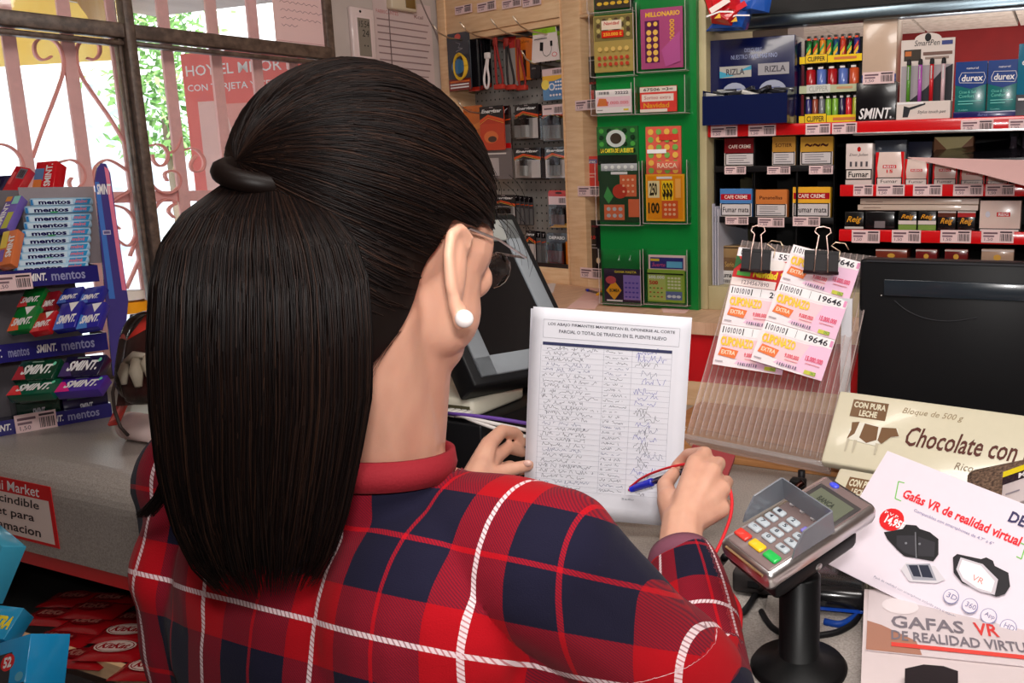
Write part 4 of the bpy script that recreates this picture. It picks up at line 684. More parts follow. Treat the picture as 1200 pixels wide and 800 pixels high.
# behind-stacks: dark card edges
def stack(px, n, dx, lab, cols, grp, b=0.05):
    for k in range(n)[::-1]:
        x0, y0, x1, y1 = px; o = dx*(k+1)
        card((x0+o, y0+0.6*(k+1), x1+o, y1+0.4*(k+1)), lab % (['just behind the front pack','second behind the front pack','third behind the front pack','fourth behind the front pack'][k]), cols, [('r',0,0.8,1,1,(26,20,24)),('l',[(0,0.62),(1,0.7)],0.003,EN),('r',0.02,0.02,0.98,0.58,(120,116,116)),('t','Y',0.7,0.84,0.9,0.94,(230,220,220),0.2)], b+0.011*(k+1), grp)
G1 = 'battery packs on the pegboard'
# row 1
card((538,124,566,160),'plain orange battery card at the far left of the top battery row',(206,110,50),[('e',0.4,0.85,0.2,0.06,(180,90,40)),('p',[(0,0.2),(1,0.5),(1,0.3),(0,0)],(220,130,60))],0.05,G1)
card((563,124,591,176),'red and orange battery card in the top battery row, left of centre',(200,60,30),energ()[:7]+[('r',0,0,1,0.6,(214,70,34)),('e',0.45,0.3,0.3,0.14,(236,120,60)),('e',0.5,0.25,0.18,0.07,(80,50,40))],0.03,G1)
stack((563,124,591,176),1,8,'battery card in the top battery row %s',(60,40,36),G1,0.03)
card((604,122,631,163),'battery pack with two big cells in the top battery row',(40,30,34),energ(),0.03,G1,cells=(2,(226,222,222),(26,22,26),0.14,0.72,0.05,0.6)); stack((604,122,631,163),1,4,'second card of the two cell packs, %s',(60,40,36),G1,0.03)
card((636,122,662,165),'pale pink tagged pack of four cells, right end of the top battery row',(40,30,34),energ(tagged=True),0.03,G1,cells=(4,SIL,(40,34,38),0.12,0.9,0.06,0.64))
# row 2
card((570,168,600,210),'grey backed battery pack in the second row, left, beside the head',(120,110,110),[('r',0,0.86,1,1,RED),('r',0.05,0.7,0.8,0.74,(240,230,226)),('r',0.05,0.1,0.5,0.6,(190,180,180))],0.04,G1)
card((603,173,634,209),'pack with one big cell in the second battery row',(40,30,34),energ(),0.02,G1,cells=(1,(216,212,210),(50,44,48),0.36,0.6,0.08,0.62)); stack((603,173,634,209),4,2.2,'one cell pack %s in the second row',(70,60,62),G1,0.02)
card((639,172,664,209),'pack with three cells at the right end of the second battery row',(40,30,34),energ(),0.02,G1,cells=(3,SIL,(40,34,38),0.3,0.76,0.1,0.62))
# row 3
card((578,228,604,262),'battery pack just above the dark monitor in the third row',(40,30,34),energ(),0.015,G1,cells=(4,SIL,(40,34,38),0.12,0.88,0.05,0.55)); stack((578,228,604,262),4,5.2,'slim battery pack %s in the third row',(80,76,78),G1,0.015)
card((643,223,668,267),'red topped pack with pink tag at the right end of the third row',(196,40,34),[('r',0,0,1,0.62,(50,40,40)),('r',0.02,0.62,0.9,0.84,TAGC),('p',[(0,0),(1,0.02),(1,0.14),(0.3,0.1)],(240,180,40)),('e',0.5,0.93,0.16,0.03,(60,20,20))]+barcode(0.5,0.66,0.82,0.8),0.03,G1,cells=(4,(190,160,156),(60,40,40),0.2,0.8,0.1,0.52))
# row 4
card((617,270,628,309),'narrow battery pack cut by the monitor edge in the bottom row',(40,30,34),energ(),0.015,G1); stack((617,270,628,309),2,6,'narrow battery pack %s in the bottom row',(100,96,98),G1,0.015)
card((641,273,669,310.5),'orange edged pack of four red cells lettered in white, bottom row',(34,26,28),[('r',0.8,0,1,0.75,(230,130,40)),('r',0,0,0.1,0.7,(120,130,50)),('t','DEPASO',0.12,0.8,0.78,0.9,WHITE,0,0.03),('r',0.1,0.02,0.7,0.08,(220,50,40))],0.02,G1,cells=(4,(170,70,60),(60,34,34),0.12,0.76,0.1,0.68))
# top row
G2 = 'hanging packs on the pegboard'
card((525,38,551,106),'dark cable pack with yellow coiled cable, far left of the pegboard',(50,56,66),[('e',0.5,0.93,0.14,0.05,(200,80,70)),('l',[(0.4,0.84),(0.6,0.8),(0.5,0.74),(0.7,0.72),(0.4,0.68)],0.002,(130,130,140)),('e',0.46,0.42,0.3,0.13,(60,120,170)),('r',0,0,1,0.2,(120,30,20)),('r',0.06,0.14,0.94,0.17,(230,110,40)),('r',0.06,0.09,0.9,0.115,WHITE),('r',0.06,0.04,0.9,0.065,WHITE)],-0.02,G2)
a, z = PF.hit(538, 78, -0.035)
cb = thing('coiled_cable', 'yellow coiled cable tied to the dark cable pack', 'cable', PF.w(a, -0.03, z), PF.t)
for k in range(3): MB().tube([((0.033-0.003*k)*math.cos(i*math.pi/10), -0.002*k, (0.034+0.002*k)*math.sin(i*math.pi/10)) for i in range(21)], 0.003, (226,180,40), 6).obj('cable_loop', MATTE, cb)
for k in range(5): card((548+3.4*k,46-0.6*k,561+3.4*k,107-1.0*k),'black cable pack hanging %s behind the yellow cable pack' % ['first','second','third','fourth','fifth'][k],(24,22,26),[('r',0,0,1,0.08,(170,40,24))],-0.005+0.018*k,G2)
card((591,43,606,104),'red topped grey cable pack behind the black and red packs',(170,164,160),[('r',0,0.78,1,1,(200,34,30))],0.06,G2)
for k, (x, c) in enumerate(((576,(150,30,26)),(583,(30,22,24)),(590,(150,30,26)))):
    a, z = PF.hit(x+4, 44, 0.0); z2 = PF.hit(x+4, 105, 0.0)[1]; hh = z-z2
    t = thing('cable_bundle', ['red sleeved cable bundle, left of the black one','black sleeved cable bundle between red ones','red sleeved cable bundle, right of the black one'][k], 'cable', PF.w(a, 0.0+0.02*k, z2), PF.t, 'sleeved cables on the pegboard')
    m = MB(); m.tube(smooth([(0,hh),(0.004,hh*0.9),(0.012,hh*0.6),(0.028,hh*0.2),(0.024,0.01),(0.0,0.008),(-0.004,hh*0.3),(-0.003,hh*0.7),(-0.002,hh)],2) and [(p[0],0,p[1]) for p in smooth([(0,hh),(0.004,hh*0.9),(0.012,hh*0.6),(0.028,hh*0.2),(0.024,0.01),(0.0,0.008),(-0.004,hh*0.3),(-0.003,hh*0.7),(-0.002,hh)],2)], 0.0035, c, 7); m.obj('cable', MATTE, t); MB().box(-0.012,-0.005,0,0.03,0.008,0.014,(190,50,34),0.002).obj('base_clip', MATTE, t); MB().box(-0.008,-0.004,hh*0.84,0.008,0.004,hh,(150,40,30),0.002).obj('top_sleeve', MATTE, t)
a, z = PF.hit(576, 65, -0.01); z2 = PF.hit(576, 104, -0.01)[1]; hh = z-z2
wc = thing('white_cable', 'white looped cable hanging among the red and black cables', 'cable', PF.w(a-0.004, -0.03, z2), PF.t)
MB().tube([(p[0],0,p[1]) for p in smooth([(0.006,hh),(0.006,hh*0.8),(-0.004,hh*0.55),(-0.012,hh*0.25),(-0.006,0),(0.006,0),(0.014,hh*0.3),(0.006,hh*0.6),(0.012,hh*0.85),(0.014,hh)],2)], 0.0035, (226,214,212), 7).obj('cable', MATTE, wc); MB().box(0.0,-0.005,hh*0.88,0.02,0.005,hh*1.06,(220,210,206),0.002).obj('plug', MATTE, wc)
card((604,43,625,94),'orange hanging pack left of the white adaptor pack',(226,120,34),[('t','Cable',0.2,0.86,0.8,0.92,(120,50,20)),('r',0.44,0.08,0.6,0.7,(60,30,26)),('r',0.1,0.05,0.35,0.8,(236,140,60))],0.05,G2)
card((621,70,633,92),'small black pack with lime top under the white adaptor pack',(24,22,26),[('r',0,0.86,1,1,(150,190,60)),('r',0.2,0.5,0.6,0.6,(120,120,120))],0.03,G2)
a0, a1, z0, z1 = PF.rect(622,33,655,72,0.0); w, h = a1-a0, z1-z0
t = thing('adaptor_pack', 'white pack with lime top showing a black adaptor cable', 'hanging pack', PF.w((a0+a1)/2, 0.0, z0), PF.t, G2)
MB().prism([(-w/2,0),(w/2,0.0),(w/2*0.8,h),(-w/2*0.8,h)], 0, 0.003, (232,216,212)).obj('card', GLOSS, t)
prnt(t, -w/2, 0, w, h, [('p',[(0.08,0.84),(0.92,0.84),(0.9,1),(0.1,1)],(150,196,40)),('p',[(0.32,0.34),(0.44,0.32),(0.46,0.58),(0.34,0.6)],BLACK),('r',0.7,0.44,0.78,0.6,BLACK),('l',[(0.42,0.33),(0.46,0.2),(0.56,0.14),(0.68,0.2),(0.74,0.32),(0.74,0.44)],0.0016,BLACK),('e',0.84,0.18,0.09,0.07,RED),('e',0.84,0.18,0.07,0.055,(232,216,212)),('r',0.14,0.68,0.6,0.71,(120,110,110)),('t','OTG',0.44,0.89,0.6,0.95,(90,130,20))])
card((650,36,662,72),'pale green pack edge behind the white adaptor pack',(170,180,130),[('r',0,0.86,1,1,(140,180,50))],0.04,G2)
card((636,80,662,117),'blue and yellow button cell card with round dial',(90,140,190),[('p',[(0,0.5),(1,0.7),(1,1),(0,1)],(240,180,50)),('r',0,0.78,1,1,TAGC),('e',0.12,0.5,0.18,0.16,(250,220,90)),('r',0.3,0.1,0.9,0.6,(70,120,180)),('e',0.42,0.42,0.14,0.12,WHITE),('e',0.42,0.42,0.09,0.08,(90,140,200))]+dots(0.56,0.28,0.9,0.62,3,3,WHITE,0.045)+dots(0.3,0.08,0.86,0.22,4,1,WHITE,0.05)+barcode(0.5,0.82,0.92,0.95),0.02,G2)
# ================================================================== narrow shelf unit between cabinet and green board
nb = thing('narrow_shelf', 'narrow pale wood shelf unit between battery cabinet and green board', 'shelf', PF.w(0.008, 0.0, LZ), PF.t)
NW = 0.30; n1 = pz(683, 150)[0]-0.008
MB().box(0, 0.0, 0, n1, 0.28, ZT, WHITE, 0.001).obj('side_stile', WOOD, nb); MB().box(n1, 0.24, 0, NW, 0.25, ZT, (60,50,44)).obj('back_panel', DARKW, nb)
shz = [pz(686, y)[1] for y in (122, 222, 320)]; MB().box(n1, 0.0, pz(690,19)[1], NW, 0.02, pz(690,15)[1], WHITE, 0.001).obj('top_rail', WOOD, nb); MB().box(n1, 0.006, pz(690,14)[1], NW, 0.02, ZT, WHITE, 0.001).obj('top_board', WOOD, nb)
for z in shz: MB().box(n1, 0.0, z-0.008, NW, 0.2, z+0.008, WHITE, 0.001).obj('shelf_board', WOOD, nb)
MB().box(n1, 0.0, 0, NW, 0.01, shz[2]-0.008, WHITE).obj('plinth', WOOD, nb)
for (x0,x1,y0,y1,d) in ((674,699,117,129,'upper'),(677,703,218,230,'middle'),(680,706,314,326,'lowest')): price_tag(PF, x0, y0, x1, y1, -0.004, 'pink and red price tag on the %s board of the narrow shelf' % d, group='tags on the narrow shelf')
def pcart(name, lab, px, b, dep, col, items, z0): return carton(name, lab, 'carton', PF, px, b, dep, col, items, 'cartons on the narrow shelf', z0=LZ+z0)
pcart('black_carton','black carton with red lettering on the upper board of the narrow shelf',(687,92,700,118),0.03,0.05,(22,18,20),[('t','CARDS',0.1,0.75,0.9,0.85,(200,40,40)),('r',0.4,0.1,0.7,0.5,(200,36,30))],shz[0]+0.008)
pcart('black_carton','plain black carton stacked at the back of the upper board',(686,66,700,92),0.03,0.05,(20,18,22),[('r',0.1,0.8,0.9,0.84,(150,150,150))],shz[0]+0.008+(pz(692,92,0.03)[1]-pz(692,118,0.03)[1]))
pcart('red_carton','red carton on the middle board, front one',(684,183,702,219),0.02,0.04,(224,70,64),[('r',0.1,0.76,0.9,0.9,(120,110,160)),('t','durex',0.2,0.78,0.8,0.88,WHITE,0.1,0.02),('r',0.1,0.4,0.8,0.44,(240,180,170)),('r',0.1,0.3,0.7,0.34,(240,180,170))],shz[1]+0.008)
pcart('red_carton','red carton behind and above the front red carton',(688,150,706,219),0.09,0.04,(206,54,56),[('r',0.1,0.82,0.9,0.9,(120,110,160)),('t','durex',0.2,0.83,0.8,0.89,WHITE,0.1,0.02)],shz[1]+0.008)
pcart('black_carton','black carton with red number and gold dot on the lowest board',(686,258,706,313),0.02,0.05,(24,20,24),[('t','9.0',0.3,0.62,0.6,0.7,(210,40,40),0,0.03),('r',0.3,0.5,0.62,0.52,(150,140,140)),('r',0.3,0.44,0.7,0.46,(150,140,140)),('e',0.74,0.2,0.12,0.06,(220,190,150)),('r',0.1,0.14,0.3,0.18,(150,150,160)),('t','DUREX',0.2,0.86,0.8,0.9,(150,40,60))],shz[2]+0.008)
pcart('grey_carton','dark grey carton edge left of the black carton on the lowest board',(683,262,686,314),0.03,0.05,(90,70,64),[],shz[2]+0.008)
# ================================================================== things on the ledge
def flat(name, lab, cat, pts, z, th, col, mat=PAPER, items=None, group=None):
    q = [hitz(x, y, z) for x, y in pts]; c = sum(q, Vector())/len(q); c.z = z
    t = thing(name, lab, cat, c, 0, group); n = len(q); vs = [tuple(p-c) for p in q]; vs = [(v[0],v[1],0) for v in vs]+[(v[0],v[1],th) for v in vs]
    MB().add(vs, [list(range(n))[::-1], list(range(n,2*n))]+[(i,(i+1)%n,(i+1)%n+n,i+n) for i in range(n)], col).obj('sheet', mat, t); return t, q, c
flat('pink_slip','pink paper slip lying on the ledge left of the bottom pockets','paper',[(664,361),(683,346),(708,348),(697,362)],LZ+0.0005,0.0006,(236,190,182))
flat('pink_slip','second pink slip overlapping the first near the monitor','paper',[(676,352),(692,337),(706,340),(700,352)],LZ+0.0014,0.0006,(228,176,166))
flat('pink_slip','pink slip under the right bottom pocket of the green board','paper',[(775,361),(777,366),(803,367),(811,360)],LZ+0.0005,0.0006,(240,196,188))
flat('receipt','white receipt curling behind the monitor on the ledge','paper',[(640,333),(652,331),(648,343),(641,343)],LZ+0.0005,0.0006,(230,220,220))
q0, q1 = hitz(687,339.5,LZ+0.005), hitz(712,346,LZ+0.005); d = (q1-q0).normalized()
pn = thing('ledge_pen', 'pen with blue tip lying on the ledge beside the green board', 'pen', q0)
MB().tube([(0,0,0),tuple(d*0.018)], [0.004,0.0045], (40,40,160), 8).obj('cap', GLOSS, pn); MB().tube([tuple(d*0.018),tuple(q1-q0+d*0.05)], 0.0035, (60,46,40), 8).obj('barrel', GLOSS, pn)
q0, q1 = hitz(700,345,LZ+0.005), hitz(709,340,LZ+0.005)
tag(MB().tube([(0,0,0),tuple((q1-q0)*1.6)], 0.004, (240,170,40), 8).obj('orange_pen', GLOSS, None, q0), 'orange pen stub lying behind the blue tipped pen', 'pen')
# ================================================================== point of sale monitor
D1 = 1.55
TL, TR, BR = P(468, 252, 1.30), P(603, 250, 1.46), P(668, 432, 1.36)
BL = BR+(TL-TR)
m, w, h = quad_matrix(TL, TR, BL)
mo = thing('till_monitor', 'dark touch screen monitor tilted beside the woman', 'monitor', mw=m)
MB().box(-w/2, 0.0, 0, w/2, 0.045, h, (24,24,26), 0.004).obj('housing', RUBBER, mo)
f = 0.044; mb = MB(); mb.box(-w/2+0.016, -0.004, 0.012, -w/2+f, 0.002, h-0.014, (126,132,138), 0.002).box(w/2-f, -0.004, 0.012, w/2-0.014, 0.002, h-0.014, (126,132,138), 0.002).box(-w/2+0.016, -0.004, h-f-0.01, w/2-0.014, 0.002, h-0.014, (150,152,148), 0.002).box(-w/2+0.016, -0.004, 0.012, w/2-0.014, 0.002, f, (126,132,138), 0.002)
mb.obj('bezel', MATTE, mo, label='grey front bezel'); MB().box(-w/2+f, -0.001, f, w/2-f, 0.0015, h-f-0.01, (10,10,12)).obj('screen', GLOSS, mo)
ft = P(600, 520, 1.42)
st = thing('monitor_stand', 'black stand foot below the tilted touch screen monitor', 'stand', (ft.x, ft.y, CZ), SF.t)
MB().box(-0.09, -0.06, 0, 0.09, 0.08, 0.03, (22,22,24), 0.006).obj('foot', RUBBER, st); MB().box(-0.03, 0.02, 0.03, 0.03, 0.06, 0.16, (22,22,24), 0.006).obj('neck', RUBBER, st)
# black box, router, cables
a = P(540, 520, 1.30)
bx = thing('black_cash_box', 'low black box under the white router', 'box', (a.x-0.02, a.y+0.03, CZ), SF.t)
ZB = hitz(0,0,1).z
zt = 1.5+(ray(545,487).z)*1.28
MB().box(-0.14, -0.06, 0, 0.10, 0.14, zt-CZ, (18,18,20), 0.004).obj('body', RUBBER, bx)
for k in range(3): MB().box(0.02+0.022*k, -0.0625, 0.03, 0.036+0.022*k, -0.06, 0.05, (40,40,44)).obj('socket', MATTE, bx)
rt = thing('router', 'white network router with rear ports on the black box', 'router', (a.x-0.03, a.y+0.06, zt), SF.t)
MB().box(-0.11, -0.06, 0.0, 0.09, 0.07, 0.028, (218,214,196), 0.006).obj('case', GLOSS, rt)
MB().box(0.02, -0.0615, 0.004, 0.085, -0.059, 0.018, (70,66,40)).obj('port_panel', MATTE, rt)
for k in range(4): MB().box(0.05+0.011*k, -0.078, 0.005, 0.059+0.011*k, -0.061, 0.014, (220,216,210), 0.001).obj('plug', GLOSS, rt)
rm = Matrix.Rotation(SF.t, 4, 'Z'); rm.translation = rt.location
for k, (c, ye, nm) in enumerate((((96,60,150),492,'violet network cable running from the router to the paper'),((220,214,210),500,'white network cable above the other white one'),((214,208,204),508,'white network cable, lowest of the three'))):
    s = rm @ Vector((0.06+0.011*k, -0.078, 0.010)); e = P(640, ye+8, 1.235); mid = (s+e)/2+Vector((0.0,-0.03,0.014-0.006*k))
    pts = [s*(1-u)**2+mid*2*u*(1-u)+e*u*u for u in [i/10 for i in range(11)]]
    tag(MB().tube([tuple(p-s) for p in pts], 0.0028, c, 8).obj('network_cable', MATTE, None, s), nm, 'cable', 'network cables at the router')
# ================================================================== sweets stand by the window
_o = hitz(75, 498, CZ); DF = Frame(_o, 48.0)
def lean(name, lab, cat, TLp, TRp, BLp, dt, db, th, col, items=(), group=None, mat=None, ch=0.001, dr=None):
    """box whose front face has its corners at the given pixels and distances; th goes away from the viewer"""
    m, w, h = quad_matrix(P(*TLp, dt), P(*TRp, dt if dr is None else dr), P(*BLp, db))
    t = thing(name, lab, cat, group=group, mw=m)
    MB().box(-w/2, 0, 0, w/2, th, h, col, ch).obj('body', mat or GLOSS, t)
    if items: prnt(t, -w/2, 0, w, h, items, mat=mat or GLOSS)
    return t, w, h
PUR = (38,32,112)
sd = thing('sweets_stand', 'dark blue three tier sweets stand on the counter beside the window', 'stand', DF.w(0, 0, CZ), DF.t)
def dz_(px, py, b=0.0): a, z = DF.hit(px, py, b); return a, z-CZ
aL, aR = -0.24, dz_(131, 480)[0]
lips = []
for (xm, y0, y1, b) in ((75, 481, 498, 0.0), (60, 397, 418, 0.012), (60, 314, 334, 0.024)):
    z1, z0 = dz_(xm, y0, b)[1], dz_(xm, y1, b)[1]; z0 = max(z0, 0.0) if b else 0.0
    r_ = aR if b < 0.01 else dz_(127 if b < 0.02 else 116, (y0+y1)/2, b)[0]
    MB().box(aL, b, z0, r_, b+0.003, z1, PUR).obj('tray_front', GLOSS, sd); MB().box(aL, b+0.003, z0, r_, b+0.16, z0+0.004, (60,60,90)).obj('tray_floor', GLOSS, sd); MB().box(r_-0.003, b+0.003, z0, r_, b+0.12, z1, PUR).obj('tray_side', GLOSS, sd)
    prnt(sd, aL, z0, r_-aL, z1-z0, [('t','mentos',0.50,0.25,0.60,0.7,(150,150,190),0,0.02),('t','SMINT.',0.635,0.3,0.735,0.75,WHITE,0.25,0.03),('t','mentos',0.76,0.25,0.93,0.75,(150,150,190),0,0.02),('t','SMINT.',0.36,0.3,0.47,0.75,WHITE,0.25,0.03)], y=b-0.0004, mat=GLOSS)
    lips.append((z0, z1, b, r_))
MB().box(aL, 0.17, 0, aR+0.004, 0.175, dz_(75, 222, 0.17)[1], (110,104,110)).obj('back_board', MATTE, sd)
fl = [DF.hit(x, y, 0.02) for x, y in ((111,212),(113,197),(118,191),(124,192),(129,203),(138,270),(150,352),(146,400),(138,440),(132,440))]
MB().prism([(a, z-CZ) for a, z in fl][::-1], 0.018, 0.024, (70,60,130)).obj('side_flange', GLOSS, sd)
fa = [DF.hit(x, y, 0.0175) for x, y in ((111,213),(116,213),(135,350),(128,350))]
prnt(sd, 0, 0, 1, 1, [('p',[(a, z-CZ) for a, z in fa],(60,110,190))], y=0.0172)
fa = [DF.hit(x, y, 0.0175) for x, y in ((122,195),(127,198),(148,340),(143,340))]
prnt(sd, 0, 0, 1, 1, [('p',[(a, z-CZ) for a, z in fa],(226,120,150))], y=0.0171)
a_, z_ = dz_(114, 228, 0.017); prnt(sd, a_, z_, 0.026, 0.022, [('t','SMINT',0,0,1,1,WHITE,0.3,0.03)], y=0.0168)
a_, z_ = dz_(121, 275, 0.017); prnt(sd, a_, z_, 0.014, 0.009, [('r',0,0,1,1,(200,190,210)),('r',0.1,0.2,0.9,0.8,(90,80,130))], y=0.0168)
price_tag(DF, -8, 321, 38, 340, 0.022, 'white price label on the front of the upper sweets tray', group='labels on the sweets trays'); price_tag(DF, 17, 483, 67, 505, -0.002, 'white price label on the front of the lowest sweets tray', group='labels on the sweets trays')
# mint rolls
rolls = [(35,108,238),(29,108,247),(30,107,257),(28,107,265),(26,106,274),(24,106,283),(22,105,292),(21,105,300),(18,104,308),(16,103,315)]
for k, (x0, x1, y) in enumerate(rolls):
    b = 0.105-0.0078*k; (a0, z), (a1, zz) = DF.hit(x0, y+2, b), DF.hit(x1, y-5, b)
    t = thing('mint_roll', 'pale blue mint roll, %s from the top of the stack in the upper tray' % (['first','second','third','fourth','fifth','sixth','seventh','eighth','ninth','tenth'][k]), 'sweets', DF.w(a0, b, (z+zz)/2), DF.t, 'mint rolls in the upper tray')
    L = a1-a0; r_ = 0.0088
    MB().lathe([(0.003,0),(r_*0.9,0.001),(r_,0.004),(r_,L-0.004),(r_*0.9,L-0.001),(0.003,L)], (170,206,232), 16, axis='x').obj('wrapper', FOIL, t)
    prnt(t, 0, -r_*0.62, L, r_*1.25, [('r',0.05,0,0.66,1,(206,226,240)),('p',[(0.68,0),(0.92,0),(0.96,1),(0.72,1)],(50,150,206)),('r',0.0,0,0.035,1,(40,130,196)),('t','mentos',0.12,0.08,0.62,0.86,(16,14,80),0,0.04),('t','mint',0.7,0.25,0.9,0.9,(230,120,130),0.3,0.03)]+([('e',0.4,0.06,0.06,0.12,(60,170,90))] if k % 3 == 1 else []), y=-r_-0.0003, mat=GLOSS)
MB().box(dz_(24,230,0.12)[0], 0.13, dz_(60,312,0.12)[1], dz_(112,230,0.12)[0], 0.134, dz_(70,219,0.13)[1], (150,140,146)).obj('tray_back', MATTE, sd)
# loose packs at the left and behind
lean('mint_tube','orange and red mint pack at the left edge, just above the tray label','mint pack',(4,272),(21,268),(-4,312),1.74,1.70,0.018,(220,120,70),[('r',0,0.5,0.45,1,(230,200,80)),('t','SMINT',0.5,0.2,0.9,0.85,WHITE,0,0.03,1),('r',0.1,0.1,0.4,0.45,(120,90,170))],'mint packs left of the rolls')
lean('mint_tube','violet and yellow mint pack at the left edge, above the orange one','mint pack',(9,231),(26,229),(1,268),1.80,1.75,0.018,(120,100,190),[('r',0.55,0,0.95,0.5,(190,190,70)),('r',0.5,0.75,0.95,1,(150,220,210)),('t','SMINT',0.1,0.1,0.45,0.8,WHITE,0,0.03,1),('r',0.0,0.85,0.4,1,(230,150,60))],'mint packs left of the rolls')
lean('mint_tube','dark blue pack standing at the far left behind the violet one','mint pack',(-2,206),(15,205),(-6,250),1.86,1.83,0.02,(34,24,70),[('r',0,0.5,0.3,0.9,(20,16,40))],'mint packs left of the rolls')
lean('mint_pack','red pack with a bar code patch, second behind the mint rolls','mint pack',(19,194),(35,197),(14,232),1.87,1.84,0.02,(204,30,44),[('r',0.4,0.62,0.95,0.95,(120,110,120)),('r',0.1,0.4,0.3,0.8,(230,90,90))]+barcode(0.45,0.66,0.9,0.9),'packs behind the mint rolls')
lean('mint_pack','red mint pack standing upright left of the window bars','mint pack',(43,190),(67,188),(41,222),1.90,1.88,0.03,(216,24,36),[('r',0.0,0.3,0.45,0.75,(90,130,180)),('r',0,0,0.4,0.35,(220,130,60)),('t','SMINT.',0.52,0.08,0.84,0.9,WHITE,0,0.03,1)],'packs behind the mint rolls')
# tray two
r2 = 'mint packs in the middle tray'
def sm(lab, TL, TR, BL, c, c2, d0=1.735, d1=1.70, tri=True, grp=r2):
    it = [('p',[(0,0),(0.5,0),(0.3,0.5),(0,0.6)],c2)]+([('p',[(0.38,0.98),(0.85,0.98),(0.62,0.62)],WHITE)] if tri else [])+[('t','SMINT.',0.08,0.2,0.92,0.52,WHITE,0.3,0.04)]
    return lean('mint_pack', lab, 'mint pack', TL, TR, BL, d0, d1, 0.015, c, it, grp)
sm('green and orange mint pack, front left of the middle tray',(20,361),(46,357),(5,389),(20,120,50),(230,100,60)); sm('red mint pack in the front of the middle tray',(46,367),(67,363),(38,389),(196,26,36),(220,70,70))
sm('blue mint pack in the front of the middle tray, left one',(72,356),(97,352),(67,386),(40,40,150),(70,110,200)); sm('blue mint pack in the front of the middle tray, right one',(99,357),(124,353),(95,385),(44,40,150),(70,130,210))
sm('green mint pack in the back of the middle tray',(30,339),(54,336),(21,360),(16,110,44),(200,60,60),1.79,1.76,False); sm('dark red mint pack in the back of the middle tray',(56,342),(70,340),(50,364),(130,20,34),(170,40,50),1.79,1.76,False)
sm('blue mint pack in the back of the middle tray, left one',(76,338),(98,335),(72,355),(34,40,140),(70,110,190),1.79,1.76,False); sm('blue mint pack in the back of the middle tray, right one',(101,337),(123,334),(98,355),(36,40,150),(70,110,200),1.79,1.76,False)
# tray three
r3 = 'mint boxes in the lowest tray'
def bigbox(lab, TL, TR, BL, c, c2, d0, d1, th):
    return lean('mint_box', lab, 'mint box', TL, TR, BL, d0, d1, th, c, [('p',[(0,0),(0.35,0),(0.1,0.7),(0,0.7)],c2),('t','SMINT.',0.14,0.25,0.9,0.75,WHITE,0.3,0.04),('r',0.3,0.86,0.6,0.92,(120,140,130)),('e',0.9,0.75,0.04,0.1,(120,220,180))], r3)
bigbox('dark green mint box at the back left of the lowest tray',(26,423),(72,420),(21,445),(10,60,40),(170,50,60),1.72,1.69,0.02); bigbox('green mint box with red corner in the front of the lowest tray',(20,447),(71,443),(16,463),(14,84,60),(226,60,60),1.70,1.67,0.02)
bigbox('dark violet mint box at the back right of the lowest tray',(79,418),(125,415),(75,441),(30,24,60),(60,40,100),1.73,1.70,0.02); bigbox('violet mint box with pink corner in the front of the lowest tray',(75,443),(126,439),(72,459),(70,40,150),(220,40,130),1.71,1.68,0.02)
for (x0, x1, y0, y1, c, lab) in ((18,70,463,481,(12,50,38),'dark green mint box lowest in the left stack'),(73,127,460,478,(26,20,60),'dark violet mint box lowest in the right stack')):
    carton('mint_box', lab, 'mint box', DF, (x0,y0,x1,y1), 0.012, 0.06, c, [('t','SMINT.',0.35,0.35,0.65,0.6,(200,200,210),0.3,0.03),('r',0.1,0.8,0.9,0.86,(60,80,80))], r3, z0=CZ+0.0045)
# earphone blister pack, roll, jar, lead
t, w, h = lean('earphone_pack','brown blister pack with pale plug shapes leaning on the sweets stand','blister pack',(152,368),(222,362),(132,476),1.62,1.56,0.003,(58,26,24),[('p',[(0.0,0.7),(0.3,1),(1,1),(1,0.88),(0.45,0.86)],(216,60,50)),('l',[(0.55,0.8),(0.62,0.5)],0.002,(200,190,186)),('l',[(0.48,0.76),(0.53,0.56)],0.0016,(200,190,186)),('l',[(0.64,0.7),(0.68,0.46)],0.0012,(160,150,146))],mat=GLOSS)
for k, (u, v, a, b_, rr_) in enumerate(((0.12,0.42,0.16,0.2,0.009),(0.3,0.46,0.4,0.16,0.012),(0.5,0.5,0.56,0.26,0.012))): MB().tube([(-w/2+u*w,-0.012,v*h),(-w/2+(u+a)/2*w,-0.016,(v+b_)/2*h),(-w/2+a*w,-0.012,b_*h)], [rr_*0.7,rr_,rr_*0.5], (206,190,170), 8).obj('plug_piece', MATTE, t)
MB().tube([(-w*0.36,-0.012,h*0.44),(-w*0.2,-0.02,h*0.5),(0,-0.014,h*0.48),(w*0.02,-0.012,h*0.54)], 0.006, (196,180,164), 8).obj('plug_bridge', MATTE, t)
def dome(u, v):
    th = 2*math.pi*u; s = 1-v; ex = 0.62
    x = math.copysign(abs(math.cos(th))**ex, math.cos(th)); z = math.copysign(abs(math.sin(th))**ex, math.sin(th)); sc_1 = 1-0.35*v**2 if v < 0.98 else 0
    return (x*w/2*sc_1, -0.036*math.sin(v*math.pi/2), h/2+z*h/2*sc_1)
MB().grid(dome, 36, 8, WHITE).obj('clear_dome', CLEAR, t)
MB().tube([dome(i/36, 0.0) for i in range(37)], 0.002, (226,214,214), 6).obj('dome_rim', clear_mat('milky_rim', (0.8,0.75,0.75), 0.35, 0.1), t)
p = hitz(150, 498, CZ+0.027)
t = thing('paper_roll', 'fat pinkish white till roll lying beside the sweets stand', 'roll', p, SF.t)
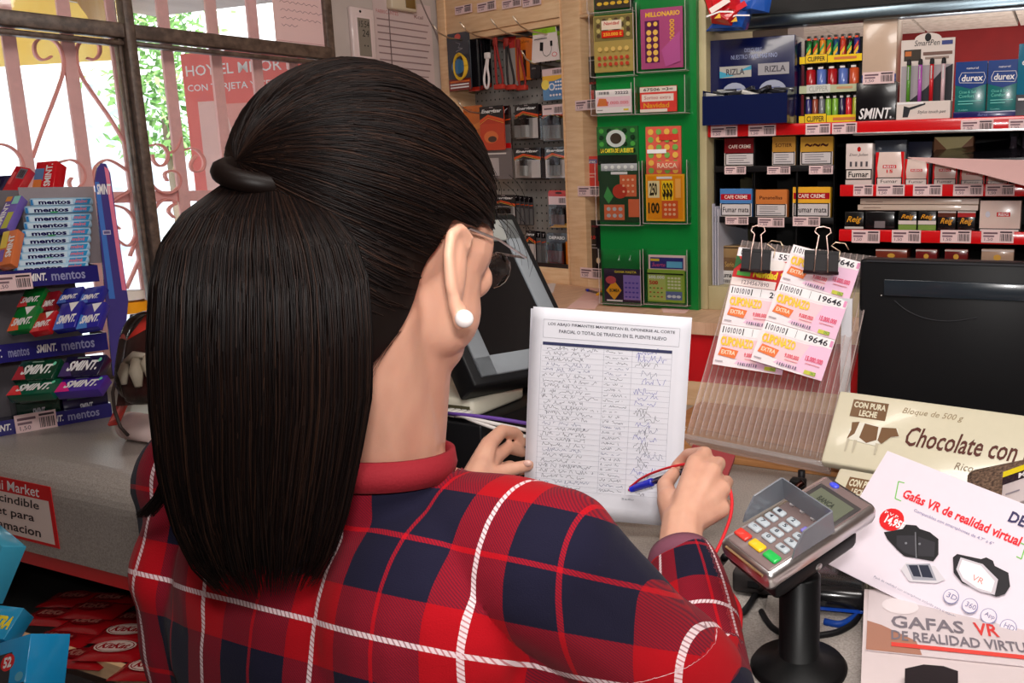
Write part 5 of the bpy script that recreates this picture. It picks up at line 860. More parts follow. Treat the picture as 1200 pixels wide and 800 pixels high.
MB().lathe([(0.006,0.0),(0.025,0.0),(0.027,0.003),(0.027,0.012),(0.0265,0.013),(0.027,0.014),(0.027,0.09),(0.006,0.09)], (226,200,196), 28, axis='x').obj('roll', PAPER, t); MB().lathe([(0.0015,-0.0006),(0.006,-0.0006),(0.006,0.0906),(0.0015,0.0906)], (120,100,90), 14, axis='x').obj('core', MATTE, t)
p = hitz(165, 470, CZ); p = Vector((p.x, p.y, CZ)); hh = P(165, 338, (p-CAM).dot(_f)).z-CZ
t = thing('clear_jar', 'tall clear jar with an orange band behind the blister pack', 'jar', p, 0)
MB().lathe([(0.03,0.0),(0.034,0.01),(0.036,hh*0.8),(0.032,hh*0.97),(0.032,hh)], WHITE, 24).obj('jar_wall', CLEAR, t); MB().lathe([(0.0368,hh*0.86-0.012),(0.0368,hh*0.86+0.012)], (244,160,20), 24).obj('orange_band', PAPER, t); MB().lathe([(0.0335,hh*0.93),(0.0335,hh),(0.001,hh+0.002)], (236,224,214), 24).obj('lid', GLOSS, t)
pts = [P(x, y, d) for x, y, d in ((137,440,1.62),(132,460,1.6),(134,480,1.58),(141,500,1.57),(150,510,1.585))]
tag(MB().tube([tuple(q-pts[0]) for q in smooth3(pts)] if False else [tuple(q-pts[0]) for q in pts], 0.003, (60,50,48), 7).obj('thin_lead', RUBBER, None, pts[0]), 'thin dark lead hanging between the sweets stand and the roll', 'cable')
t, w, h = lean('red_pouch','small crumpled red pouch behind the till roll','pouch',(138,470),(150,468),(146,494),1.66,1.62,0.006,(190,50,46),[('p',[(0.1,0.1),(0.5,0.9),(0.8,0.2)],(230,110,100))],mat=FOIL)
# ================================================================== chocolate bars on the shelf below
kk = [(88,703,0.12,0),(64,724,0.05,0),(130,705,0.1,0),(104,733,0.06,0),(70,752,0.0,0),(160,728,0.12,0),(136,764,0.1,1),(178,786,0.12,1),(98,772,0.02,0),(112,716,0.1,1),(150,744,0.1,1)]
wl = ['at the back left','at the far left','at the back','in the middle of the pile','by the left wall','behind the plaid sleeve','with the plainest white oval, in front','cut by the sleeve in front','nearest the front edge on the left','on top of the back ones','on top behind the white oval bar']
for k, (x, y, rz_, up) in enumerate(kk):
    p = hitz(x, y, SHZ+0.001+0.0115*up); t = thing('wafer_bar', 'dark red wafer bar %s of the shelf pile' % wl[k] if k not in (3,) else 'dark red wafer bar in the middle of the shelf pile', 'chocolate bar', p, SF.t+rz_+0.25, 'red wafer bars on the shelf')
    m = MB(); W2, H2 = 0.056, 0.03
    m.grid(lambda u, v: ((u-0.5)*2*W2+0.001*math.sin(v*40)*(u < 0.01 or u > 0.99), (v-0.5)*2*H2, 0.0005+0.010*(math.sin(math.pi*min(max(u*1.12-0.06,0),1))**0.35)*(math.sin(math.pi*v)**0.4)), 16, 8, (150,14,22)); m.add([(-W2,-H2,0),(W2,-H2,0),(W2,H2,0),(-W2,H2,0)], [(3,2,1,0)], (150,14,22)); m.obj('wrapper', FOIL, t)
    c = thing('x', 'x', 'x'); bpy.data.objects.remove(c)
    pr_ = prnt(t, -0.036, -0.019, 0.072, 0.038, [('e',0.5,0.5,0.5,0.5,(216,190,180)),('e',0.5,0.5,0.46,0.45,(130,14,22)),('e',0.5,0.5,0.43,0.42,(216,190,180)),('t','KitKat',0.14,0.28,0.86,0.74,(150,16,26),0.2,0.04)] if k in (6,7,10) else [('e',0.5,0.5,0.46,0.45,(120,14,22)),('t','KitKat',0.14,0.28,0.86,0.74,(160,100,90),0.2,0.04)], y=0, mat=GLOSS)  # rear ovals dimmed: the shelf's deep shade is put into their print
    pr_.rotation_euler = (-math.pi/2, 0, 0); pr_.location = (0, 0, 0.0118)
# blue cartons at the lower left edge
bs = thing('floor_display', 'black wire floor stand carrying the blue cartons at the left edge', 'stand', P(-20, 800, 1.15)*1.0, SF.t); bs.location.z = 0
zsB = P(0, 800, 1.15).z-0.06
MB().box(-0.10,0.0,0,0.06,0.12,0.02,(30,30,30),0.004).obj('base', RUBBER, bs); MB().box(-0.05,0.05,0.02,-0.03,0.07,zsB-0.01,(30,30,30)).obj('post', RUBBER, bs); MB().box(-0.10,-0.03,zsB-0.01,0.10,0.12,zsB,(30,30,30),0.002).obj('shelf_plate', RUBBER, bs)
lean('blue_carton','pale blue carton with a white bottle, highest at the left edge','carton',(-30,612),(3,640),(-30,705),1.22,1.18,0.03,(60,150,180),[('r',0.0,0.0,1,0.18,(40,130,170)),('e',0.8,0.38,0.1,0.05,WHITE),('r',0.5,0.36,0.8,0.4,(200,220,226))],'blue cartons at the left edge',dr=1.18)
lean('blue_carton','narrow blue carton edge with yellow letters at the left edge','carton',(-30,705),(28,712),(-30,745),1.20,1.17,0.03,(36,130,170),[('t','EXTRA',0.45,0.3,0.95,0.7,(214,190,40),0.2,0.05)],'blue cartons at the left edge')
lean('blue_carton','bright blue carton with red 52 badge at the lower left corner','carton',(-30,762),(36,742),(-30,838),1.17,1.13,0.05,(24,140,196),[('r',0.36,0.35,0.72,0.8,(24,26,34)),('e',0.66,0.66,0.12,0.13,RED),('t','52',0.59,0.58,0.73,0.74,WHITE,0,0.04),('t','ml',0.1,0.6,0.3,0.75,WHITE,0,0.02),('e',0.9,0.4,0.07,0.07,(90,170,196)),('r',0.3,0.05,1,0.3,(20,24,30))],'blue cartons at the left edge',dr=1.13)
# ================================================================== black monitor seen from behind, right
p = P(1003, 478, 1.52); XF = Frame(p, -23.4)
a1, zt = XF.hit(1260, 300); zt = XF.hit(1100, 306)[1]; zb = CZ+0.0125; h = zt-zb
t = thing('black_screen', 'large black flat screen turned away on the wooden board at right', 'monitor', XF.w(0, 0, zb), XF.t)
MB().box(0, 0, 0.0, a1, 0.05, h, (22,22,24), 0.006).obj('casing', RUBBER, t)
s0 = XF.hit(1036, 335)[0]; z1, z0 = XF.hit(1100, 329)[1]-zb, XF.hit(1100, 349)[1]-zb
MB().box(s0, -0.004, z0, a1, 0.0, z1, (34,42,50), 0.002).obj('sheen_band', GLOSS, t, label='glossy raised band, bluish sheen in its colour')  # bluish sheen on the casing is put into this band's colour
MB().box(0.012, -0.002, z1+0.028, a1, 0.0, z1+0.031, (50,50,54)).obj('groove_rib', RUBBER, t)
q = [XF.hit(x, y, -0.001) for x, y in smooth([(1048,352),(1062,364),(1085,374),(1115,377),(1145,372)], 2)]; MB().tube([(a, -0.001, z-zb) for a, z in q], 0.0009, (50,50,54), 5).obj('seam_line', RUBBER, t)
MB().ball((XF.hit(1033,346)[0], -0.001, XF.hit(1033,346)[1]-zb), 0.0013, (220,220,220), 8, 6).obj('screw', METAL, t)
q = XF.hit(1007, 367, -0.03)[0]; q2 = XF.hit(992, 420, -0.03)[0]
t = MB().box(-0.022, -0.03, 0, -0.004, -0.027, XF.hit(1000,350,-0.03)[1]-zb, (226,226,232)).obj('white_sheet', PAPER, None, XF.w(0,0,zb), XF.t)
tag(t, 'narrow white card edge standing left of the black screen', 'card')
# ================================================================== ribbed clear holder with coupons
m, w, h = quad_matrix(P(870, 281, 1.60), P(1027, 300, 1.52), P(799, 512, 1.47))
rh = thing('ribbed_holder', 'clear ribbed plastic holder leaning back, carrying two coupon strips', 'holder', mw=m)
def rib(u, v): return (-w/2+u*w, 0.0018*abs(math.sin(u*math.pi*22)), v*h)
MB().grid(rib, 176, 1, WHITE).obj('ribbed_front', PLEXI2, rh)
mb = MB()
for k in range(23): x = -w/2+w*k/22; mb.tube([(x, 0.001, 0), (x, 0.001, h)], 0.0008, (236,222,220), 5)
for k in range(23): x = -w/2+w*k/22; MB().tube([(x, 0.001, 0.012), (x, 0.001, h)], 0.0009, (238,226,224), 5).obj('rib', RIBM, rh)
MB().box(-w/2, 0.03, 0, w/2, 0.032, h, WHITE).obj('rear_sheet', CLEAR, rh); MB().box(w/2-0.002, 0.0, 0, w/2, 0.032, h, WHITE).obj('side_sheet', PLEXI2, rh)
MB().box(-w/2, -0.012, -0.004, w/2, 0.032, 0.004, (220,214,214), 0.001).obj('bottom_rail', RIBM, rh); MB().box(-w/2, -0.014, -0.004, w/2, -0.012, 0.016, WHITE).obj('front_lip', CLEAR, rh)
foot = rh.matrix_world @ Vector((0.08, 0.01, -0.012)); f2 = rh.matrix_world @ Vector((-0.08, 0.01, -0.012))
for q in (foot, f2): MB().tube([tuple(m.inverted() @ q), tuple(m.inverted() @ Vector((q.x, q.y, CZ+0.003)))], 0.006, (30,28,30), 8).obj('foot', RUBBER, rh)
def coupon_strip(lab, TL, TR, BL, dd, num, top_special, group):
    m, w, h = quad_matrix(P(*TL, dd[0]), P(*TR, dd[1]), P(*BL, dd[2]))
    t = thing('coupon_strip', lab, 'lottery coupons', mw=m, group=group); n = 3
    for k in range(n):
        z0 = h*(n-1-k)/n; hh = h/n
        c = MB().box(-w/2, 0, z0+0.0004, w/2, 0.0012, z0+hh-0.0004, (246,232,236)).obj('coupon', PAPER, t)
        it = [('p',[(0.3,0.1),(1,0.0),(1,0.78),(0.6,0.7)],(240,196,222)),('p',[(0.05,0.25),(0.6,0.15),(0.7,0.7),(0.06,0.74)],(244,206,214)),('r',0.02,0.76,0.98,0.98,(248,242,244)),('r',0.04,0.79,0.055,0.95,BLACK),('r',0.33,0.79,0.345,0.95,BLACK),('t','101010',0.08,0.8,0.31,0.94,(90,84,96),0,0.02),('r',0.47,0.78,0.475,0.97,(60,50,60)),('t',num,0.6,0.79,0.92,0.94,(40,34,46),0,0.02),('r',0.95,0.8,0.99,0.95,(230,150,190)),
              ('t','CUPONAZO',0.05,0.48,0.52,0.7,(244,176,40),-0.15,0.05),('t','CUPONAZO',0.045,0.485,0.515,0.705,(250,214,70),-0.15,0.02),('p',[(0.05,0.24),(0.3,0.2),(0.33,0.4),(0.08,0.44)],(238,120,60)),('t','EXTRA',0.09,0.28,0.29,0.38,(250,220,190),0,0.03),('t','9.000.000',0.42,0.28,0.62,0.38,(222,70,90),0,0.03),('t','15.000.000',0.7,0.34,0.94,0.46,(222,60,100),0,0.03),('r',0.44,0.22,0.62,0.24,(230,150,160)),('r',0.72,0.27,0.92,0.29,(230,150,160)),('r',0.03,0.08,0.14,0.11,(180,170,176)),('r',0.74,0.04,0.9,0.13,(200,200,70)),('t','ONCE',0.82,0.05,0.9,0.12,(30,130,70),0,0.02)]+[(x[0],x[1],0.06,x[3],0.13,x[5]) for x in barcode(0.36,0.0,0.64,1.0,(110,100,120))]
        if top_special and k == 0:
            it = [('r',0,0.0,1,0.76,(206,40,40)),('e',0.5,0.64,0.3,0.16,(246,236,232)),('r',0.02,0.76,0.98,0.98,(248,242,244)),('t','0101 =',0.05,0.8,0.2,0.93,(60,50,60),0,0.02),('t','5554',0.62,0.79,0.88,0.94,(40,34,46),0,0.02),('t','Navidad',0.3,0.26,0.66,0.46,(250,220,50),0.1,0.05),('t','9.000',0.7,0.3,0.96,0.46,(250,220,50),0.1,0.03),('r',0.06,0.26,0.26,0.38,(80,170,70)),('r',0.0,0.0,0.66,0.2,(246,226,222)),('t','1234567890',0.16,0.05,0.56,0.15,(90,70,80)),('p',[(0.0,0.4),(0.1,0.6),(0.04,0.74),(0,0.76)],(40,100,50)),('p',[(0.7,0.05),(0.98,0.05),(0.98,0.2),(0.74,0.24)],(40,100,50))]
        prnt(c, -w/2, z0, w, hh, it, mat=PAPER)
    return t, w, h
t1, w1, h1 = coupon_strip('left coupon strip with a green and red Christmas coupon on top','x' and (866,289) or 0,(944,300),(818,424),(1.535,1.51,1.49),'20646',True,'coupon strips on the ribbed holder') if False else coupon_strip('left coupon strip with a red Christmas coupon on top',(866,289),(944,299),(818,424),(1.55,1.525,1.475),'20646',True,'coupon strips on the ribbed holder')
t2, w2, h2 = coupon_strip('right coupon strip of three pink coupons numbered 19646',(930,286),(1010,307),(861,416),(1.520,1.490,1.450),'19646',False,'coupon strips on the ribbed holder')
def clip(lab, c, half, top1, d):
    (x, y), t = c, None
    m, w, h = quad_matrix(P(x-half, y-12, d), P(x+half, y-10, d-0.005), P(x-half-2, y+14, d-0.004))
    t = thing('binder_clip', lab, 'clip', mw=m, group='binder clips on the holder')
    MB().prism([(-w/2,0),(w/2,0),(w/2,h),(-w/2,h)], -0.004, 0.0, (26,20,24)).box(-w/2,-0.005,h-0.004,w/2,0.014,h+0.001,(24,20,22)).obj('body', RUBBER, t); MB().tube([(-w/2-0.001,-0.005,0.002),(w/2+0.001,-0.005,0.002)], 0.0028, (40,24,28), 8).obj('lower_roll', RUBBER, t)
    a = w*0.22; H = h+0.04
    MB().tube([(-a*0.9,-0.007,0.002),(-a*0.8,-0.008,h),(-a*0.5,-0.008,H*0.82),(-a*1.1,-0.007,H*0.9),(-a*0.9,-0.007,H*0.99),(0,-0.007,H*1.03),(a*0.9,-0.007,H*0.99),(a*1.1,-0.007,H*0.9),(a*0.5,-0.008,H*0.82),(a*0.8,-0.008,h),(a*0.9,-0.007,0.002)], 0.0013, (232,200,190), 7).obj('wire_handle', METAL, t)
    b = 0.018; MB().tube([(a+b,0.02,h*0.8),(a+b*1.1,0.024,h*1.2),(a*0.5+b*0.6,0.026,h*1.45),(a*0.5+b*1.0,0.026,h*1.62),(a*0.5+b*1.9,0.026,h*1.58),(a+b*1.9,0.024,h*1.3)], 0.0012, (220,196,170), 7).obj('rear_wire_handle', METAL, t)
    return t
clip('black binder clip with wire handles on the left coupon strip', (887,304), 17, 262, 1.505); clip('black binder clip with wire handles on the right coupon strip', (963,306), 20, 262, 1.478)
# dark red notebook below holder
m, w, h = quad_matrix(P(812, 520, 1.28), P(862, 533, 1.27), P(806, 560, 1.20))
t = thing('red_notebook', 'dull red notebook sticking out behind the writing hand', 'notebook', mw=m)
MB().box(-w/2, 0, 0, w/2, 0.012, h, (150,52,56), 0.001).obj('cover', MATTE, t); MB().box(-w/2+0.001, 0.003, -0.0005, w/2-0.001, 0.009, 0.001, (220,210,200)).obj('pages', PAPER, t)
# small dark clamp by holder foot
p = hitz(935, 575, CZ+0.01); t = thing('black_clamp', 'small black clamp at the foot of the ribbed holder', 'clamp', (p.x, p.y, CZ), SF.t)
MB().box(-0.012,-0.01,0,0.012,0.01,0.03,(24,22,22),0.003).obj('jaw', RUBBER, t); MB().tube([(-0.035,-0.02,0.004),(-0.02,-0.02,0.016),(0.0,-0.014,0.02),(0.012,-0.012,0.03)], 0.005, (50,30,26), 8).obj('lever', METAL, t)
# ================================================================== chocolate boxes
IV = (226,218,192); BR_ = (124,92,64)
def cow(u0, v0, u1, v1):
    def q(pts): return [(u0+(u1-u0)*a, v0+(v1-v0)*b) for a, b in pts]
    return [('p', q([(0.18,0.95),(0.32,1.0),(0.75,0.92),(0.95,0.95),(1.0,0.7),(0.85,0.65),(0.7,0.42),(0.6,0.32),(0.35,0.36),(0.12,0.4),(0.08,0.7)]), (238,234,220)),
            ('p', q([(0.1,0.95),(0.24,1.0),(0.2,0.6),(0.08,0.4),(0.12,0.7)]), BR_), ('p', q([(0.34,0.97),(0.6,0.92),(0.62,0.5),(0.45,0.36),(0.3,0.5)]), BR_), ('p', q([(0.66,0.92),(0.92,0.96),(1.0,0.72),(0.86,0.66),(0.72,0.4),(0.64,0.5)]), BR_), ('p', q([(0.09,0.4),(0.14,0.4),(0.12,0.0),(0.09,0.0)]), (200,190,168)), ('p', q([(0.22,0.4),(0.28,0.4),(0.26,0.0),(0.23,0.0)]), (200,190,168)), ('p', q([(0.62,0.4),(0.68,0.4),(0.66,0.05),(0.63,0.05)]), (200,190,168))]
t, w, h = lean('chocolate_box','cream chocolate box with cow picture and script lettering, the upper one','chocolate box',(984,457),(1262,494),(964,541),1.42,1.36,0.022,IV,[
    ('r',0.075,0.66,0.235,0.9,BR_),('t','CON PURA',0.083,0.79,0.227,0.875,IV,0,0.04),('t','LECHE',0.115,0.68,0.195,0.765,IV,0,0.04),
    ('t','Bloque de 500 g',0.3,0.78,0.56,0.88,(170,150,120),0.3),('t','Chocolate con leche',0.34,0.38,0.98,0.64,(96,54,46),0.32,0.015),('t','Rico en calcio',0.56,0.18,0.8,0.27,(150,130,110),0.3)]+cow(0.07,0.18,0.31,0.6), 'cream chocolate boxes', ch=0.004, dr=1.27)
t, w, h = lean('chocolate_box','cream chocolate box, the lower one mostly hidden under the leaflet','chocolate box',(984,547),(1200,585),(968,610),1.32,1.24,0.02,IV,[('r',0.08,0.5,0.26,0.85,BR_),('t','CON PURA',0.09,0.68,0.25,0.82,IV,0,0.04),('t','LECHE',0.12,0.53,0.21,0.65,IV,0,0.04)]+cow(0.07,0.05,0.3,0.42), 'cream chocolate boxes', ch=0.004, dr=1.20)
# sponge and small yellow box
m, w, h = quad_matrix(P(1130, 548, 1.10), P(1250, 523, 1.04), P(1142, 600, 1.02))
t = thing('sponge_block', 'rough brown sponge block with rounded corner behind the leaflet', 'sponge', mw=m)
MB().box(-w/2, 0, 0, w/2, 0.03, h, (110,84,66), 0.012).obj('body', SPONGE, t)
lean('small_medicine_box','small white box with yellow and dark band on the sponge','box',(1176,553),(1232,533),(1182,592),1.04,1.00,0.02,(220,206,206),[('r',0,0.62,1,1,(40,26,36)),('r',0,0.84,1,1,(236,214,30)),('t','MEN',0.35,0.66,0.75,0.8,WHITE,0,0.03),('r',0.1,0.3,0.4,0.34,(150,140,150))],dr=0.99)
# ================================================================== leaflets
_TL, _TR, _BL = P(1040,528,1.07), P(1266,616,0.93), P(993,672,0.99)
m, w, h = quad_matrix(_TL, _TR, _BL); mi = m.inverted(); nrm = (m.to_3x3() @ Vector((0,1,0)))
def uv(px, py):
    q = ray(px, py); p = CAM + q*((_TL-CAM).dot(nrm)/q.dot(nrm)); l = mi @ p; return (l.x+w/2)/w, l.z/h
def tx(s_, x0, y0, x1, y1, hh, col, *e):                  # text whose baseline runs between two measured points
    a, b_ = uv(x0, y0), uv(x1, y1); vm = (a[1]+b_[1])/2; return ('t', s_, a[0], vm, b_[0], vm+hh, col, *e)
def pg_(pts, col): return ('p', [uv(*q) for q in pts], col)
def disc(x, y, ru, col): a = uv(x, y); return ('e', a[0], a[1], ru, ru*w/h, col)
LF = (224,212,222)
its = [('l',[uv(1060,566),uv(1053,564),uv(1049,584),uv(1056,587)],0.0013,(110,190,80)),('l',[uv(1196,636),uv(1202,639),uv(1197,655),uv(1191,652)],0.0013,(110,190,80)),
  tx('Gafas VR de realidad virtual',1056,583,1194,640,0.075,(220,32,44),0,0.03), tx('Compatibles con smartphones de 4,7" a 6"',1070,600,1163,640,0.03,(120,116,160)), tx('DENVER',1181,610,1240,636,0.085,(56,50,90),0,0.03),
  disc(1045,609,0.062,RED), tx('14,95E',1033,617,1059,620,0.075,WHITE,0,0.04), tx('P.V.P.',1036,603,1054,607,0.022,WHITE),
  pg_([(1036,624),(1040,632),(1052,645),(1060,652),(1094,658),(1100,650),(1100,632),(1090,624),(1078,620),(1074,616),(1062,615),(1058,620),(1048,622)],(20,18,22)), pg_([(1051,628),(1073,628),(1073,652),(1060,648),(1051,640)],(44,42,48)), pg_([(1076,629),(1096,636),(1095,653),(1076,652)],(44,42,48)), ('l',[uv(1073,624),uv(1074,655)],0.0012,(110,110,116)), disc(1062,637,0.006,(120,120,126)), disc(1078,638,0.006,(120,120,126)),
  pg_([(1056,668),(1062,660),(1096,664),(1108,680),(1098,684),(1066,682)],(206,200,206)), pg_([(1062,662),(1090,661),(1098,681),(1070,680)],(150,150,160)), pg_([(1065,663),(1088,663),(1094,678),(1071,676)],(30,34,54)), ('l',[uv(1076,662),uv(1081,678)],0.0012,(150,150,160)),
  pg_([(1117,654),(1122,650),(1150,656),(1156,654),(1164,658),(1166,664),(1182,672),(1184,688),(1178,697),(1168,700),(1128,684),(1118,672)],(26,22,28)), pg_([(1126,654),(1152,662),(1170,680),(1166,698),(1148,694),(1128,682),(1121,668)],(196,188,196)), pg_([(1128,657),(1150,664),(1166,682),(1162,695),(1146,690),(1129,678),(1124,668)],(240,230,232)), tx('VR',1138,681,1152,685,0.04,(236,130,120)), 
  ]+[disc(x,y,0.036,(140,140,176)) for x,y in ((1115,700),(1137,711),(1159,723),(1182,736))]+[disc(x,y,0.032,LF) for x,y in ((1115,700),(1137,711),(1159,723),(1182,736))]+[tx(t_,x-6,y+1,x+6,y+5,0.035,(110,110,150)) for t_,x,y in (('3D',1115,700),('360',1137,711),('App',1159,723),('HD',1182,736))]+[tx('Pack de realidad con smartphone incluido para ti mando a distancia',1026,676,1138,740,0.022,(130,126,150)),pg_([(1148,737),(1170,746),(1166,767),(1142,757)],(196,24,34))]
t = thing('goggles_leaflet','white virtual reality goggles leaflet with red heading, leaning on top','leaflet',mw=m)
MB().box(-w/2, 0, 0, w/2, 0.0015, h, LF).obj('body', PAPER, t); prnt(t, -w/2, 0, w, h, its, mat=PAPER)
ZL = CZ+0.034
t = thing('white_product_box', 'flat white box under the leaflets at the lower right corner', 'box', (0,0,0))
q = [hitz(x, y, ZL) for x, y in ((1013,690),(1290,700),(1300,900),(1005,900))]; c = sum(q, Vector())/4; c.z = CZ; t.location = c
vs = [tuple(p-c) for p in q]; MB().add([(v[0],v[1],0.0005) for v in vs]+[(v[0],v[1],ZL-CZ) for v in vs], [(0,1,2,3)[::-1],(4,5,6,7)]+[(i,(i+1)%4,(i+1)%4+4,i+4) for i in range(4)], (216,200,200)).obj('body', GLOSS, t)
q = [hitz(x, y, ZL+0.001) for x, y in ((1018,692),(1290,716),(1014,762))]
m, w, h = quad_matrix(q[0], q[1], q[2])
t = thing('goggles_flyer', 'pale flyer with grey and red goggles heading, lying under the leaflet', 'leaflet', mw=m)
MB().box(-w/2, -0.001, 0, w/2, 0, h, (214,200,202)).obj('sheet', PAPER, t)
prnt(t, -w/2, 0, w, h, [('p',[(0,0),(0.22,0.0),(0.2,0.2),(0.06,0.4),(0,0.45)],(170,120,100)),('e',0.14,0.75,0.08,0.14,(232,220,222)),('t','GAFAS',0.1,0.38,0.4,0.58,(120,112,120),0,0.02),('t','VR',0.44,0.38,0.54,0.58,(216,60,56),0,0.02),('t','DE REALIDAD VIRTUAL',0.1,0.18,0.7,0.33,(120,112,120),0,0.02),('r',0.1,0.08,0.8,0.14,(220,70,60))], y=-0.0014)
q = [hitz(x, y, ZL+0.003) for x, y in ((1050,792),(1110,792),(1120,815),(1045,815))]
t, qq, c = flat('dark_gadget', 'dark gadget top at the bottom edge on the white box', 'gadget', ((1060,797),(1082,792),(1105,794),(1122,800),(1122,830),(1060,830)), ZL+0.0004, 0.012, (34,28,30), RUBBER)
# pale base plate on the side counter
t, qq, c = flat('steel_plate', 'light grey metal plate under the card terminal pole', 'plate', ((893,742),(900,700),(1005,708),(1012,760),(1010,850),(868,850)), CZ+0.0003, 0.003, (170,168,166), SPECKLE)
# ================================================================== card terminal
bp = hitz(936, 782, CZ+0.004)
cs = thing('terminal_pole', 'black round based pole carrying the card terminal', 'stand', (bp.x, bp.y, CZ+0.0035))
MB().lathe([(0.048,0.0),(0.049,0.004),(0.046,0.008),(0.024,0.013),(0.0205,0.016)], (12,12,13), 36).obj('base', RUBBER, cs)
top = P(938, 655, (bp-CAM).dot(_f)+0.01); ph = top.z-CZ-0.005
MB().lathe([(0.0205,0.014),(0.0205,ph*0.98),(0.018,ph)], (10,10,11), 28).obj('pole', RUBBER, cs)
m, w, h = quad_matrix(P(968, 553, 0.925), P(1030, 592, 0.875), P(843, 630, 0.845))
ct = thing('card_terminal', 'grey card payment terminal with coloured keys and small screen', 'card terminal', mw=m)
T_ = 0.022
MB().box(-w/2, 0, 0, w/2, T_, h, (214,210,210), 0.007).obj('case', METAL, ct); MB().box(-w/2+0.006, -0.0008, 0.005, w/2-0.006, 0.003, h-0.006, (122,104,102), 0.002).obj('top_panel', GLOSS, ct)
MB().box(-w/2-0.001, T_*0.6, h*0.05, w/2+0.001, T_+0.014, h*0.8, (16,16,18), 0.006).obj('black_cradle', RUBBER, ct)
MB().box(-w*0.36, -0.0016, h*0.6, w*0.4, -0.0004, h*0.88, (70,66,66), 0.001).obj('screen_frame', GLOSS, ct); sc2 = MB().box(-w*0.28, -0.0022, h*0.65, w*0.34, -0.0014, h*0.84, (96,100,84)).obj('screen', PAPER, ct)
prnt(sc2, -w*0.28, h*0.65, w*0.62, h*0.19, [('t','BANCA',0.2,0.4,0.66,0.66,(50,54,46),0,0.02),('t','16:54',0.36,0.14,0.6,0.3,(60,64,54))], y=-0.0026)
MB().ball((-w*0.2,-0.001,h*0.93),(0.006,0.002,0.004),(70,80,220)).obj('blue_light', GLOSS, ct)
for k in range(4): MB().lathe([(0.0034,-0.002),(0.0034,0.0)], (206,196,196), 12, o=(-w*0.3+w*0.2*k,0,h*0.575), axis='y').obj('round_key', GLOSS, ct)
for k, c in enumerate(((214,60,50),(240,190,40),(40,180,80))): MB().box(-w*0.42+w*0.28*k, -0.004, h*0.09, -w*0.42+w*0.28*k+w*0.24, 0, h*0.16, c, 0.002).obj('colour_key', GLOSS, ct)
for j in range(4):
    for i in range(3):
        x, z = -w*0.40+w*0.27*i, h*(0.2+0.075*j); key = MB().box(x, -0.0036, z, x+w*0.2, 0, z+h*0.055, (176,184,190) if (i, j) != (2, 3) else (130,120,200), 0.002).obj('number_key', GLOSS, ct)
        prnt(key, x, z, w*0.2, h*0.055, [('t', ['*0#','789','456','123'][j][i],0.34,0.25,0.62,0.8,(40,44,56),0,0.02)], y=-0.0039)
SHG = (116,120,128)
for s in (-1, 1):
    x = s*(w*0.47); mb = MB(); pts = [(-0.003,h*0.2),(-0.012,h*0.22),(-0.028,h*0.3),(-0.030,h*0.55),(-0.002,h*0.58)]
    mb.add([(x-0.0009,a,b) for a,b in pts]+[(x+0.0009,a,b) for a,b in pts], [(0,1,2,3,4),(9,8,7,6,5)]+[(i,(i+1)%5,(i+1)%5+5,i+5)[::-1] for i in range(5)], SHG); mb.obj('key_shield_side', GLOSS, ct)
MB().add([(-w*0.47,-0.002,h*0.57),(w*0.47,-0.002,h*0.57),(w*0.47,-0.030,h*0.55),(-w*0.47,-0.030,h*0.55),(-w*0.47,-0.002,h*0.578),(w*0.47,-0.002,h*0.578),(w*0.47,-0.030,h*0.558),(-w*0.47,-0.030,h*0.558)], [(0,1,2,3),(7,6,5,4),(3,2,6,7),(0,4,5,1),(0,3,7,4),(1,5,6,2)], SHG).obj('key_shield_back', GLOSS, ct)
MB().box(-w*0.36, 0.004, -0.0014, w*0.36, 0.0065, 0.001, (190,160,120)).obj('card_slot', METAL, ct)
MB().lathe([(0.004,0.0),(0.004,0.002)], (200,196,196), 16, o=(w/2,T_+0.004,h*0.42), axis='x').obj('round_badge', METAL, ct)
# cables and dark stuff beside the pole
def cable(lab, pxd, r_, col, grp=None, mat=None, name='cable'):
    pts = [P(*q) for q in pxd]; n = []
    for i in range(len(pts)-1):
        p0, p1, p2, p3 = pts[max(i-1,0)], pts[i], pts[i+1], pts[min(i+2,len(pts)-1)]
        for k in range(6):
            u = k/6; n.append(0.5*((2*p1)+(p2-p0)*u+(2*p0-5*p1+4*p2-p3)*u*u+(3*p1-p0-3*p2+p3)*u**3))
    n.append(pts[-1]); o = MB().tube([tuple(q-pts[0]) for q in n], r_, col, 8).obj(name, mat or RUBBER, None, pts[0]); return tag(o, lab, 'cable', grp)
def zd(x, y, z=CZ+0.006): return (x, y, (hitz(x, y, z)-CAM).dot(_f))
cable('black cable running from the terminal to the lower left',[(850,652,0.95),zd(838,668),zd(826,684)],0.0045,(22,22,24),'terminal cables')
cable('black cable bending below the terminal in a V',[(905,672,0.88),zd(890,690),zd(872,716),zd(862,712),zd(845,700),zd(830,690)],0.004,(30,30,32),'terminal cables')
cable('black cable coil loop behind the pole',[zd(892,716),zd(905,735),zd(930,745),zd(975,742),zd(1000,730),zd(1008,716)],0.0035,(20,20,22),'terminal cables'); cable('blue edged cable coil behind the pole',[zd(966,728),zd(985,731),zd(1000,724),zd(1009,716)],0.004,(20,60,140),'terminal cables')
p = hitz(975, 715, CZ+0.004); t = thing('card_reader_base', 'glossy black charger base lying behind the terminal pole', 'charger', (p.x, p.y+0.02, CZ+0.0035), SF.t+0.2)
MB().box(-0.05,-0.03,0,0.045,0.07,0.03,(18,18,20),0.010).obj('body', GLOSS, t); MB().ball((-0.02,-0.02,0.032),(0.008,0.006,0.004),(120,80,60)).obj('knob', METAL, t); MB().box(-0.04,-0.0315,0.006,0.04,-0.0295,0.009,(20,70,170)).obj('blue_trim', GLOSS, t)
